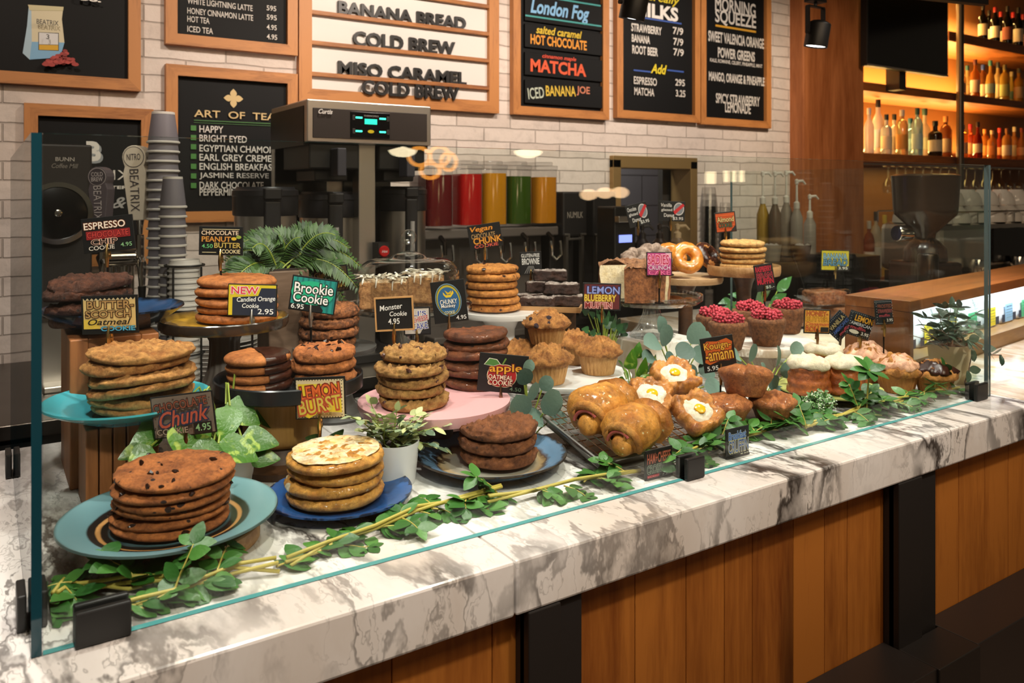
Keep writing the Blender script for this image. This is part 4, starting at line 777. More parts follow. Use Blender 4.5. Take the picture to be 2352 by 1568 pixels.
# dough
D_CHUNK = speckle('chocolate_chunk_dough', '#bd713a', '#7a411c', 30, .7, '#2a1610', 55, .10, .0022, 130)
D_BUTTER = speckle('butterscotch_dough', '#d29a58', '#9a5c28', 34, .7, None, bumpd=.0035, bscale=90)
D_ESP = speckle('espresso_dough', '#693c28', '#2f170f', 45, .55, '#22120c', 60, .08, .004, 110)
D_ORANGE = speckle('orange_dough', '#b5703a', '#8d4f22', 26, .6, None, bumpd=.0015, bscale=90)
D_DARK = speckle('brookie_dough', '#a5673a', '#4a2817', 60, .6, '#2a140c', 50, .14, .003, 120)
D_MONST = speckle('monster_dough', '#c99858', '#94602d', 55, .75, '#5b3a22', 70, .05, .0045, 95)
D_MONKEY = speckle('chunky_monkey_dough', '#804624', '#4a2510', 30, .55, '#2e170d', 55, .06, .002, 100, .2)
D_APPLE = speckle('apple_oat_dough', '#a0623a', '#6d3b1e', 50, .7, '#4a2614', 60, .06, .006, 70)
D_LEMON = speckle('lemon_dough', '#dda34e', '#b5702a', 38, .5, '#e6dac0', 22, .16, .003, 90, .2)
D_VEGAN = speckle('vegan_chip_dough', '#c8883f', '#9a5c24', 40, .7, '#35190f', 42, .06, .002, 120)
D_ALM = speckle('almond_dough', '#d9ad6c', '#b07f41', 40, .65, None, bumpd=.003, bscale=110)
CHOC = speckle('dark_chocolate_glaze', '#3d2018', '#2c150f', 12, .16, None, bumpd=.0006, bscale=30)
ICING = speckle('lemon_icing', '#e3d6bc', '#d8a85c', 34, .25, None, bumpd=.0012, bscale=50, strength=.4)
# ---------------------------------------------------------------- front row
# teal plate with chocolate chunk cookies on a small wooden round
Y = .205; c = W(393, 1200, Y); Rp = S(243, 393, Y)*.97
m = MB(); m.lathe([(0, 0), (.098, 0), (.1, .002), (.1, .022), (.098, .024), (0, .024)], 48); tag(m.build('wooden_round', PALEW, None, (c.x+.02, Y, ZC+.0005)), 'low wooden round under the teal plate at the front left', 'riser')
GT1 = glaze('teal_glaze', [(0, '#4f6f78'), (.50, '#5a7a82'), (.56, '#171310'), (.61, '#171310'), (.625, '#b98650'), (.65, '#b98650'), (.665, '#17120f'), (.72, '#1b1614'), (.74, '#5e8188'), (.97, '#6e939b'), (1.0, '#4a5a58')], Rp, .3, .03)
plate('dinner_plate', 'large teal plate with dark inner ring, front left corner of the case', c.x, Y, ZC+.025, Rp, GT1, .022, .6, .62)
stack(393, Y, ZC+.034, 6, 128, .0128, D_CHUNK, 'chocolate chunk cookie', 'on the teal plate', 11, .006, 3.5, .004, 70, .02, chips('#26120c', 16, .005))
# cobalt plate with lemon cookies
Y = .225; c = W(780, 1165, Y); Rp = S(166, 780, Y)
GB = glaze('cobalt_glaze', [(0, '#1f3f6e'), (.6, '#1d3a68'), (.8, '#24508a'), (.97, '#2a4f86'), (1.0, '#10203c')], Rp, .12, .25, 60)
plate('dinner_plate', 'cobalt blue speckled plate under the iced lemon cookies', c.x, Y, ZC+.0005, Rp, GB, .018, .6, .66)
def iced(o, R_, h, i, rn):
    if i < 3: return
    m = cookie_mesh(R_*.9, h*.16, 77+i, .0026, 60, .12); m.build('icing', ICING, o, (0, 0, h*.915), sharp=0)
stack(772, Y, ZC+.012, 4, 112, .0185, D_LEMON, 'iced lemon cookie', 'on the cobalt plate', 21, .005, 3, .005, 75, .04, iced)
# speckled plate with apple oatmeal cookies
Y = .235; c = W(1128, 1062, Y); Rp = S(174, 1128, Y)
GS = glaze('speckled_glaze', [(0, '#a5a095'), (.55, '#a39d90'), (.66, '#b59a72'), (.72, '#4a3a33'), (.78, '#5f7f9e'), (.93, '#5c7894'), (.98, '#2c2624'), (1, '#4a4038')], Rp, .2, .16, 45)
plate('dinner_plate', 'grey plate with blue speckled rim under the apple oatmeal cookies', c.x, Y, ZC+.0005, Rp, GS, .026, .55, .68)
stack(1145, Y-.005, ZC+.013, 3, 92, .0235, D_APPLE, 'apple oatmeal cookie', 'on the blue rimmed plate', 31, .003, 2, .0095, 80, .035)
# ---------------------------------------------------------------- left risers
Y = .43; c = W(295, 940, Y); Rp = S(178, 295, Y); zt = W(295, 958, Y).z
GTQ = glaze('turquoise_glaze', [(0, '#16282c'), (.40, '#16282c'), (.43, '#3c96a6'), (1, '#47a5b2')], Rp, .15, .02)
xa, xb = W(195, 1100, .385).x, W(352, 1100, .385).x
t = thing('wooden_block', 'tall slatted wooden block under the turquoise plate', 'riser', ((xa+xb)/2, .44, ZC)); hw = (xb-xa)/2
for k in range(5): m = MB(); m.bx((-hw+k*hw*.4+.0008, -.055, 0), (-hw+(k+1)*hw*.4-.0008, .055, zt-ZC)); m.build('slat', RISER, t, bev=.002)
plate('dinner_plate', 'turquoise plate with dark centre on the tall wooden block', c.x, Y, zt+.0005, Rp, GTQ, .03, .45, .55)
stack(322, Y, zt+.011, 6, 112, .0165, D_BUTTER, 'butterscotch oatmeal cookie', 'on the turquoise plate', 41, .009, 8, .007, 55, .05, droop=.45)
Y = .62; zt = W(262, 752, Y).z; xa, xb = W(160, 900, .52).x, W(365, 900, .52).x
t = thing('wooden_crate', 'tall wooden crate with mitred front frame under the dark blue plate', 'riser', ((xa+xb)/2, .60, ZC)); hw = (xb-xa)/2; h = zt-ZC; f = .028
m = MB(); m.bx((-hw, -.08, 0), (-hw+f, .1, h)); m.bx((hw-f, -.08, 0), (hw, .1, h)); m.build('side_board', RISER, t, bev=.002)
m = MB(); m.bx((-hw+f, -.08, h-f), (hw-f, .1, h)); m.bx((-hw+f, -.08, 0), (hw-f, .1, f)); m.build('top_board', wood('crate_wood_x', '#a86b3d', '#6e3f1f', 'X', 8, .5), t, bev=.002)
m = MB(); m.bx((-hw+f, -.06, f), (hw-f, -.05, h-f)); m.build('inset_panel', wood('crate_panel', '#8a5530', '#5c3519', 'X', 8, .5), t)
c = W(262, 730, Y); Rp = S(150, 262, Y)
GN = glaze('navy_glaze', [(0, '#141d2c'), (.5, '#182740'), (.9, '#2a4468'), (1, '#0e1014')], Rp, .12, .3, 40)
plate('dinner_plate', 'dark blue plate on the wooden crate at the back left', c.x, Y, zt+.0005, Rp, GN, .036, .5, .6)
stack(206, Y, zt+.011, 4, 90, .020, D_ESP, 'espresso chocolate chip cookie', 'on the dark blue plate', 51, .006, 9, .0065, 85, .05, droop=.4)
# candied orange cookies on scalloped yellow stand
Y = .62; c = W(516, 735, Y); zt = W(516, 738, Y).z; Rp = S(140, 516, Y); sc = lambda a, r, z: 1 + (.02*abs(cos(a*12)) if r > Rp*.8 else 0)
GY = glaze('yellow_glaze', [(0, '#b98a2a'), (.8, '#c7982f'), (.95, '#8a6a2a'), (1, '#3a3028')], Rp, .2, .1, 30); GREYB = flat('#5d5650', .35)
m = MB(); m.bx((-.07, -.07, 0), (.07, .07, .10)); tag(m.build('riser_block', DARKW, None, (c.x+.0, Y, ZC+.0005), bev=.003), 'dark wooden block under the yellow scalloped stand', 'riser')
stand('cake_stand', 'grey fluted cake stand with scalloped yellow plate', c.x, Y, ZC+.101, zt, Rp, GREYB, .027, .066, .01, .012, None, 16, plate_mat=GY, fn=sc)
stack(547, Y, zt+.001, 5, 91, .0165, D_ORANGE, 'candied orange cookie', 'on the scalloped yellow stand', 61, .004, 3, .0022, 60, .02)
# plates piled behind
c = W(500, 830, .74); f = None
for i in range(12):
    z = ZBK + .0 + i*.0115; lab = f'white plate, number {i+1} from the bottom of the pile behind the yellow stand'
    x, y = W(500, 830, YBF+.12).x, YBF+.12; z = ZBK + .001 + i*.0125
    if f is None:
        Rq = .125; m = MB(); m.lathe([(0, 0), (Rq*.6, 0), (Rq, .012), (Rq, .015), (Rq*.6, .004), (0, .004)], 40); f = tag(m.build('side_plate', PORC, None, (x, y, z)), lab, 'plate', 'white plates piled behind the yellow stand')
    else: dup(f, (x, y, z), 0, lab)
# black tray on bamboo drum: dipped cookies and chunk cookies
Y = .45; zt = W(665, 888, Y).z; c = W(665, 880, Y); Rp = S(166, 665, Y); c2 = W(650, 900, Y)
t = thing('round_riser', 'tan bamboo drum on a dark turned foot, under the black round tray', 'riser', (c2.x, Y, ZC)); hz = zt-ZC-.004; rd = S(88, 665, Y); zf = W(650, 1010, Y).z-ZC
m = MB(); m.lathe([(0, zf), (rd*.8, zf), (rd*.95, zf+.008), (rd, zf+.02), (rd, hz), (0, hz)], 40); m.build('drum', BAMBOO, t)
m = MB(); m.lathe([(0, 0), (rd*1.25, 0), (rd*1.25, .012), (rd*.9, .02), (rd*.75, zf), (0, zf)], 40); m.build('foot', DARKW, t)
m = MB(); m.lathe([(0, 0), (Rp*.97, 0), (Rp, .003), (Rp, .026), (Rp*.985, .028), (Rp*.965, .024), (Rp*.96, .008), (0, .008)], 72); tag(m.build('round_tray', flat('#1d1f22', .25), None, (c.x, Y, zt-.0035)), 'black round tray holding dipped and chocolate chunk cookies', 'tray')
def dipped(o, R_, h, i, rn):
    o.rotation_euler = (0, radians(rn.uniform(-1.5, 1.5)), rn.uniform(-.15, .15)); m = cookie_mesh(R_*1.02, h*1.12, 177+i, .0008, 30, .02)
    keep = [k for k, f in enumerate(m.f) if sum(m.v[a].x for a in f)/len(f) > R_*.02]; m.f = [m.f[k] for k in keep]; m.m = [0]*len(keep); m.sm = [True]*len(keep); m.build('chocolate_coat', CHOC, o, (0, 0, -h*.04), sharp=0)
stack(594, Y-.0, zt+.005, 4, 73, .0155, D_ORANGE, 'half chocolate dipped cookie', 'on the black tray', 71, .002, 0, .0016, 26, .02, dipped, droop=0)
stack(748, Y-.01, zt+.005, 3, 74, .021, D_CHUNK, 'thick chocolate chunk cookie', 'on the black tray', 81, .004, 2, .006, 48, .06, chips('#2a130c', 12, .0065, .2, True))
# brookie cookies behind
Y = .70; c = W(770, 790, Y); zt = W(770, 795, Y).z
stand('cake_stand', 'dark grey slate stand under the brookie cookies', c.x, Y, ZC+.0005, zt, S(94, 770, Y), flat('#4f4d4b', .5), .03, .07, .001, .01)
stack(757, Y-.0, zt+.001, 4, 66, .022, D_DARK, 'brookie cookie', 'on the slate stand', 91, .004, 2.5, .006, 90, .04)
# pink stand: monster and chunky monkey cookies
Y = .39; c = W(998, 912, Y); zt = W(998, 915, Y).z; Rp = S(174, 998, Y)
stand('cake_stand', 'pale pink round cake stand under the monster cookies', c.x, Y, ZC+.0005, zt, Rp, flat('#d9a3a6', .4), .035, .06, .0, .022, bell=1.5, stem_mat=flat('#3a2f2b', .5))
m = MB(); m.lathe([(0, 0), (.05, 0), (.05, .0012), (0, .0012)], 32); tag(m.build('paper_round', flat('#1a1817', .5), None, (c.x-.05, Y-.005, zt+.0006)), 'thin black round under the monster cookies on the pink stand', 'liner')
stack(944, Y-.02, zt+.002, 5, 79, .0205, D_MONST, 'monster cookie', 'on the pink stand', 101, .007, 5, .0085, 90, .04, chips('#4a2a22', 12, .0055, .35), droop=.2)
stack(1090, Y+.06, zt+.001, 6, 75, .018, D_MONKEY, 'dark chunky monkey cookie', 'on the pink stand', 111, .007, 6, .0035, 50, .04, droop=.3, lean=(.002, 0))
# ---------------------------------------------------------------- more baked goods
def rough_box(dx, dy, dz, seed, amp=.003, freq=60, n=12, top=0.0, mi_top=0, taper=0):
    """loaf or bar: subdivided block with crumbly faces; mi_top colours the upper face"""
    o = Vector((seed*7.3, seed*3.1, seed*1.7)); vs = {}; V = []; Fs = []; Ms = []
    def vert(i, j, k):
        key = (i, j, k)
        if key in vs: return vs[key]
        p = Vector(((i/n-.5)*dx, (j/n-.5)*dy, k/n*dz)); q = p - Vector((0, 0, dz/2)); nn = noise.fractal(p*freq + o, .8, 2.1, 4)
        e = sum(1 for u in (i, j, k) if u in (0, n)); rd = .0035*(e-1) if k == n else .002*(e-1)
        d = Vector((q.x/dx, q.y/dy, q.z/dz)).normalized()
        p = p + d*(amp*nn - rd); 
        if k == n: p.z += top*(1-(2*i/n-1)**2)*(1-(2*j/n-1)**2)
        p.x *= 1 - taper*(1-k/n); p.y *= 1 - taper*(1-k/n)
        vs[key] = len(V); V.append(p); return vs[key]
    for a in range(n):
        for b in range(n):
            for f, mi in ((((a, b, 0), (a, b+1, 0), (a+1, b+1, 0), (a+1, b, 0)), 0), (((a, b, n), (a+1, b, n), (a+1, b+1, n), (a, b+1, n)), mi_top), (((a, 0, b), (a+1, 0, b), (a+1, 0, b+1), (a, 0, b+1)), 0), (((a, n, b), (a, n, b+1), (a+1, n, b+1), (a+1, n, b)), 0), (((0, a, b), (0, a, b+1), (0, a+1, b+1), (0, a+1, b)), 0), (((n, a, b), (n, a+1, b), (n, a+1, b+1), (n, a, b+1)), 0)):
                Fs.append([vert(*q) for q in f]); Ms.append(mi)
    m = MB(); m.v = V; m.f = Fs; m.m = Ms; m.sm = [True]*len(Fs); return m
def blob(prof, seg, seed, amp, freq, lobes=None):
    """lathe with crumbly noise; lobes(a, r, z) scales the radius"""
    o = Vector((seed*5.1, seed*2.3, seed*9.7)); m = MB(); m.lathe(prof, seg, 0, None, lobes)
    for i, p in enumerate(m.v):
        d = Vector((p.x, p.y, p.z*.4)); d = d.normalized() if d.length > 1e-5 else Vector((0, 0, 1))
        if p.z > 1e-4: m.v[i] = p + (d*.8 + Vector((0, 0, .5)))*noise.fractal(p*freq + o, .8, 2.1, 4)*amp
    return m
D_MUF = speckle('muffin_crumb', '#c98c4a', '#884f1e', 42, .75, '#2c1a26', 40, .12, .005, 90)
D_BRAN = speckle('bran_crumb', '#8e5a34', '#5d361b', 90, .8, None, bumpd=.004, bscale=140)
RASP = speckle('raspberry', '#d64a5e', '#a3202f', 60, .35, None, bumpd=.002, bscale=160)
LINER = wood('baking_paper', '#cfa066', '#9a6a36', 'Z', 30, .7, False); LINER2 = wood('baking_paper_gold', '#c98e4a', '#9a6228', 'Z', 30, .7, False)
def liner(R_, h, n=28):
    m = MB(); m.lathe([(0, 0), (R_*.66, 0), (R_*.67, .002), (R_*.86, h), (R_*.84, h), (0, h*.9)], n*4, 0, None, lambda a, r, z: 1 + (.022*cos(a*n) if r > R_*.6 else 0)); return m
def muffin(x, y, z, R_, label, seed, group, mat=None, hl=.85, hc=.72, lm=None, rz=0):
    t = thing('muffin', label, 'muffin', (x, y, z), rz, group); h = R_*hl; liner(R_, h).build('paper_liner', lm or LINER, t)
    pr = [(R_*.80, h*.96), (R_*.95, h*.93), (R_*1.02, h*1.0), (R_*1.03, h*1.10), (R_*.98, h*1.22), (R_*.90, h*1.3)] + [(R_*.85*(1-u), h*1.33 + R_*hc*.55*(1-(1-u)**2)) for u in [k/8 for k in range(1, 9)]]
    blob(pr, 72, seed, R_*.17, 4.2/R_).build('crown', mat or D_MUF, t, sharp=0); return t
# white stand with lemon blueberry muffins
Y = .47; c = W(1300, 855, Y); zt = W(1300, 858, Y).z; Rp = S(150, 1300, Y)
GM = 'lemon blueberry muffins on the white stand'
stand('cake_stand', 'round white cake stand under the blueberry muffins', c.x, Y, ZC+.0005, zt, Rp, PORC, .05, .075, .002, .012, stem_mat=PALEW, bell=2)
R_ = S(58, 1300, Y)*.93
def at(px, Y, z): return W(px, 500, Y).x, Y, z
for px, yy, zz, lab, sd in ((1258, Y-.045, 0, 'crumb topped blueberry muffin at the front left of the white stand', 1), (1374, Y-.035, 0, 'smooth browned blueberry muffin at the right of the white stand', 2), (1190, Y+.055, 0, 'blueberry muffin at the back left of the white stand', 3), (1318, Y+.08, 0, 'blueberry muffin at the back of the white stand, behind the top one', 4)):
    muffin(*at(px, yy, zt+.001), R_*(.95 if sd > 2 else 1), lab, sd, GM)
pz = W(1255, 780, Y+.02).z
muffin(*at(1255, Y+.012, zt+R_*.85*1.33+R_*.22), R_*.96, 'blueberry muffin sitting on top of the others on the white stand', 5, GM, hl=.8)
# white stand with vegan cookies and the brownie board
Y = .74; c = W(1150, 708, Y); zt = W(1150, 712, Y).z
stand('cake_stand', 'tall white cake stand under the vegan chocolate chunk cookies', c.x, Y, ZC+.0005, zt, S(100, 1150, Y), flat('#e3e1de', .2), .035, .085, .002, .014)
stack(1134, Y, zt+.002, 6, 62, .0185, D_VEGAN, 'vegan chocolate chunk cookie', 'on the tall white stand', 121, .005, 1.5, .003, 60, .03, chips('#2e1710', 8, .005))
Y = .70; p = W(1270, 708, Y); zt = W(1270, 700, Y).z; hw = S(76, 1270, Y)
m = MB(); m.bx((-.05, -.05, 0), (.05, .05, zt-ZC-.0125)); tag(m.build('riser_block', DARKW, None, (p.x+.02, Y+.04, ZC+.0005), bev=.003), 'dark wooden block under the brownie board', 'riser')
t = thing('serving_board', 'square light wood tray holding powdered brownies', 'tray', (p.x+.01, Y+.03, zt-.011), -.75)
m = MB(); m.bx((-.085, -.085, 0), (.085, .085, .006)); m.build('base', PALEW, t, bev=.002)
m = MB(); [m.bx(a, b) for a, b in (((-.09, -.09, .0005), (.09, -.0855, .014)), ((-.09, .0855, .0005), (.09, .09, .014)), ((-.09, -.085, .0005), (-.0855, .085, .014)), ((.0855, -.085, .0005), (.09, .085, .014)))]; m.build('rim', PALEW, t)
D_BROWN = speckle('brownie', '#43261b', '#24120c', 60, .5, None, bumpd=.004, bscale=100); SUG = speckle('powdered_brownie', '#b9ada6', '#3a221a', 70, .8, None, bumpd=.003, bscale=100)
GBR = 'powdered brownies on the wooden tray'; zb = zt - .004
for i, (px, yy, lv, ra, lab) in enumerate(((1304, Y-.015, 0, -.5, 'powdered brownie at the front right of the bottom layer'), (1234, Y+.0, 0, -.75, 'powdered brownie at the front left of the bottom layer'), (1214, Y+.07, 0, -.3, 'powdered brownie at the back left of the bottom layer'), (1284, Y+.055, 0, -.6, 'powdered brownie at the back right of the bottom layer'), (1290, Y-.0, 1, -.72, 'powdered brownie at the front of the second layer'), (1246, Y+.06, 1, -.5, 'powdered brownie at the back of the second layer'), (1264, Y+.05, 2, -.62, 'powdered brownie lying topmost of the pile'))):
    x, y, z = at(px, yy, zb + lv*.0305 + .001); o = rough_box(.088, .036, .028, i+1, .005, 80, 14, 0, 1).build('brownie', [D_BROWN, SUG], None, (x, y, z), sharp=0); o.rotation_euler = (0, 0, ra); tag(o, lab + ' on the wooden tray', 'brownie', GBR)
# glass dome with loaf cakes
Y = .70; c = W(938, 695, Y); zt = W(938, 700, Y).z; Rd = S(117, 938, Y); Rb = S(146, 938, Y)
t = thing('cake_dome', 'clear glass cake dome with knob on a glass pedestal plate', 'cake dome', (c.x, Y, ZC+.0005)); z0 = zt - ZC
m = MB(); m.lathe([(0, 0), (.07, 0), (.07, .006), (.02, .03), (.016, z0*.6), (.03, z0-.012), (Rb*.9, z0-.012), (Rb, z0-.004), (Rb*1.0, z0+.004), (Rb*.96, z0), (0, z0)], 64); m.build('pedestal_plate', CRYST, t)
hd = W(938, 592, Y).z - zt; m = MB(); m.lathe([(Rd, z0+.002), (Rd*1.005, z0+.01)] + [(Rd*(.62+.38*cos(q)), z0+hd*.62+hd*.36*sin(q)) for q in [radians(v) for v in range(0, 91, 10)]] + [(Rd*.36, z0+hd), (Rd*.30, z0+hd*1.06), (Rd*.16, z0+hd*1.12), (0, z0+hd*1.12)], 64); dm = m.build('dome', CRYST, t)
rk = S(19, 938, Y); zk = W(938, 546, Y).z - ZC; m = MB(); m.lathe([(0, z0+hd*1.12), (rk*.75, z0+hd*1.13), (rk*.6, zk-rk*.9)] + [(rk*cos(q), zk+rk*sin(q)) for q in [radians(v) for v in range(-50, 91, 14)]], 32); m.build('knob', CRYST, t)
rv_ = lambda rn: (rn.uniform(-.5, .5), rn.uniform(-.5, .5), 1)
D_LOAF = speckle('loaf_crumb', '#b98a58', '#8a5c34', 70, .8, None, bumpd=.003, bscale=120); ALM = flat('#e6dcc9', .5); D_TOP = speckle('loaf_top', '#d9c3a0', '#96642f', 50, .6, None, bumpd=.003, bscale=90)
for i, (px, yy, dx, lab) in enumerate(((882, Y-.02, .105, 'almond topped loaf cake at the left under the glass dome'), (978, Y+.02, .085, 'almond topped loaf cake at the right under the glass dome'))):
    x, y, z = at(px, yy, zt+.002); t = thing('loaf_cake', lab, 'cake', (x, y, z), -.5, 'loaf cakes under the glass dome'); rough_box(dx, .075, .062, 20+i, .003, 50, 14, .006, 1).build('cake', [D_LOAF, D_TOP], t, sharp=0)
    m = MB(); rn = random.Random(i); [m.leaf((rn.uniform(-.48, .48)*dx, rn.uniform(-.036, .036), .068 + rn.uniform(0, .006)), (rn.uniform(-1, 1), rn.uniform(-1, 1), rn.uniform(-.12, .2)), rv_(rn), .020, .008, .1, 0, 'oval', 0, 3) for _ in range(60)]; q = m.build('almond_flakes', ALM, t, solid=.0008); q['kind'] = 'stuff'
    m = MB(); 
    for k in range(4):
        xx = -.4*dx + .8*dx*k/3 + rn.uniform(-.008, .008); m.tube([(xx, -.01, .067), (xx+.002, -.034, .066), (xx+.001, -.0385, .06), (xx, -.039, .06-rn.uniform(.002, .018))], [.002, .0024, .002, .001], 6)
    m.build('icing_drips', flat('#ded3c2', .4), t)
# glass stand with crumb cake
Y = .60; c = W(1497, 678, Y); zt = W(1497, 682, Y).z; Rp = S(114, 1497, Y); zf = W(1480, 775, Y).z
m = MB(); m.bx((-.09, -.09, 0), (.09, .09, zf-ZC)); tag(m.build('marble_block', MARB2, None, (c.x, Y, ZC+.0005), bev=.003), 'white marble block under the glass cake stand', 'riser')
t = thing('cake_stand', 'ribbed clear glass cake stand under the crumb cake', 'cake stand', (c.x, Y, zf+.001)); h = zt-zf-.001
m = MB(); m.lathe([(0, h-.008), (Rp*.5, h-.008), (Rp*.9, h-.014), (Rp, h-.004), (Rp, h+.010), (Rp*.97, h+.008), (Rp*.94, h), (0, h)], 120, 0, None, lambda a, r, z: 1 + (.012*cos(a*60) if r > Rp*.85 else 0)); m.build('plate', CRYST, t)
m = MB(); m.lathe([(0, 0), (.058, 0), (.060, .006), (.05, .012), (.036, .03), (.024, .06), (.021, h-.03), (.028, h-.012), (0, h-.008)], 96, 0, None, lambda a, r, z: 1 + .05*cos(a*16)); m.build('stem', CRYST, t)
D_CRUST = speckle('cake_crust', '#a0653a', '#6f3f20', 50, .7, None, bumpd=.003, bscale=100); D_CRUMB = speckle('crumb_topping', '#b27f56', '#7a4c2e', 60, .8, None, bumpd=.007, bscale=70); D_SPONGE = speckle('sponge', '#f4e6c6', '#e8d2a2', 60, .85, '#8a5a34', 22, .10, .002, 160, crumb=.35)
Rk = S(84, 1460, Y); hk = W(1460, 598, Y).z - zt; kx = W(1458, 640, Y).x
t = thing('crumb_cake', 'round crumb topped coffee cake cut open on the glass stand', 'cake', (kx, Y, zt+.001))
def wedge(a0, a1, off, seed):
    m = MB(); n = 26; o = Vector((seed*3.3, 0, seed)); ri = Rk*.22
    zs = [0, .25, .5, .75, .9, 1]; ang = [a0 + (a1-a0)*i/n for i in range(n+1)]; ox, oy = off*cos((a0+a1)/2), off*sin((a0+a1)/2)
    def P3(r, a, z): p = Vector((r*cos(a)+ox, r*sin(a)+oy, z*hk*.88)); return p + Vector((cos(a), sin(a), 0))*noise.fractal(p*60+o, .8, 2, 3)*.0025
    R0 = lambda z: Rk*(1 - .06*(1-z) - .04*max(0, z-.85)/.15)
    for i in range(n):
        for z0_, z1_ in zip(zs, zs[1:]): m.add([P3(R0(z0_), ang[i], z0_), P3(R0(z0_), ang[i+1], z0_), P3(R0(z1_), ang[i+1], z1_), P3(R0(z1_), ang[i], z1_)], [(0, 1, 2, 3)], 0)
    for a, s in ((a0, 1), (a1, -1)):
        pts = [P3(ri, a, 0), P3(R0(0), a, 0)] + [P3(R0(z), a, z) for z in zs[1:]] + [P3(ri, a, 1)]; m.add(pts, [tuple(range(len(pts)))[::s]], 1, False)
    w_ = m.build('cake_wedge', [D_CRUST, D_SPONGE], t)
    m = MB(); k = 9; rows = []; vs = []
    for i in range(n+1):
        for j in range(k+1):
            r = ri + (Rk*1.0-ri)*j/k; a = ang[i]; p = Vector((r*cos(a)+ox, r*sin(a)+oy, hk*.87)); e = (4*(j/k)*(1-j/k))**.4; nn = noise.fractal(p*70+o, .7, 2.1, 4); p.z += .010*e + .011*nn; vs.append(p)
    m.add(vs, [(i*(k+1)+j, (i+1)*(k+1)+j, (i+1)*(k+1)+j+1, i*(k+1)+j+1) for i in range(n) for j in range(k)]); m.build('crumb_topping', D_CRUMB, w_, sharp=0)
ac = math.atan2(CAM.y-Y, CAM.x-kx)
wedge(ac-.30, ac+.95, .004, 1); wedge(ac+1.15, ac+2*pi-1.25, 0, 2)
# donuts on the turned wooden stand
Y = .80; c = W(1580, 632, Y); zt = W(1580, 636, Y).z; BEIGE = wood('turned_wood', '#c7a57c', '#9d7a52', 'X', 9, .5, False)
stand('cake_stand', 'pale turned wood stand under the donuts', c.x-.01, Y, ZC+.0005, zt, S(84, 1580, Y), BEIGE, .022, .06, .006, .016, bell=3, stem_mat=DARKW)
def donut(px, py, Y, R_, label, glaze_m, seed, tilt, group, dough=None, lump=0, drip=None):
    c_ = W(px, py, Y); t = thing('donut', label, 'donut', (c_.x, Y, c_.z)); t['group'] = group
    def tor(r1, r2, sq=.85, a=0, f=90, part=None):
        m = MB(); n1, n2 = 48, 22; vs = []
        for i in range(n1):
            for j in range(n2):
                u, v = 2*pi*i/n1, 2*pi*j/n2; p = Vector(((r1+r2*cos(v))*cos(u), (r1+r2*cos(v))*sin(u), r2*sq*sin(v))); q = Vector((cos(v)*cos(u), cos(v)*sin(u), sin(v))); p += q*noise.fractal(p*f + Vector((seed, 0, 0)), .9, 2, 4)*a + (q*lump*abs(sin(u*4)) if lump else Vector()); vs.append(p)
        fs = [(i*n2+j, ((i+1) % n1)*n2+j, ((i+1) % n1)*n2+(j+1) % n2, i*n2+(j+1) % n2) for i in range(n1) for j in range(n2) if part is None or part(i/n1, j/n2)]
        return m.add(vs, fs)
    rx = Matrix.Rotation(tilt[2], 4, 'Z') @ Matrix.Rotation(tilt[0], 4, 'X') @ Matrix.Rotation(tilt[1], 4, 'Y')
    o = tor(R_*.62, R_*.39, .92, .002 if not lump else .004, 60).build('dough', dough or glaze_m, t, sharp=0); o.matrix_local = rx
    if dough:
        o = tor(R_*.62, R_*.405, .93, .0012, 40, lambda u, v: (v < .5 + .035*sin(u*31) ) ).build('glaze', glaze_m, t, sharp=0); o.matrix_local = rx
D_GLZ = speckle('glazed_donut', '#cf8632', '#b56c20', 12, .22, None, bumpd=.0006, bscale=30, wet=.8); D_DON = speckle('donut_dough', '#c98a45', '#a2662a', 30, .6, None); D_POW = speckle('powdered_old_fashioned', '#b5a092', '#7b6152', 60, .75, None, bumpd=.004, bscale=110)
GD = 'donuts on the turned wood stand'; Rn = S(38, 1580, Y)
donut(1578, 592, Y-.05, Rn*.98, 'shiny vanilla glazed donut standing at the front of the wood stand', D_GLZ, 1, (radians(62), 0, -.45), GD)
donut(1542, 590, Y+.02, Rn*.98, 'vanilla glazed donut mostly hidden behind the front glazed one', D_GLZ, 2, (radians(50), 0, -.3), GD)
donut(1626, 588, Y-.02, Rn*.95, 'chocolate glazed donut leaning at the right of the wood stand', CHOC, 3, (radians(52), 0, .25), GD, D_DON)
donut(1502, 592, Y-.0, Rn*1.0, 'bumpy powdered donut behind the crumb cake, right of the other powdered one', D_POW, 4, (radians(40), 0, -.5), GD, None, .006)
donut(1467, 598, Y+.02, Rn*.95, 'bumpy powdered donut furthest left behind the crumb cake', D_POW, 5, (radians(32), 0, -.6), GD, None, .006)
# almond cookies on a round wooden board
Y = .68; c = W(1708, 615, Y); zt = W(1708, 618, Y).z
stand('cake_stand', 'round wooden stand under the almond cookies', c.x, Y, ZC+.0005, zt, S(82, 1708, Y), PALEW, .022, .06, .014, .018, bell=3, stem_mat=DARKW)
stack(1706, Y, zt+.002, 5, 52, .0165, D_ALM, 'almond cookie', 'on the round wooden stand', 131, .003, 1.5, .003, 70, .03)
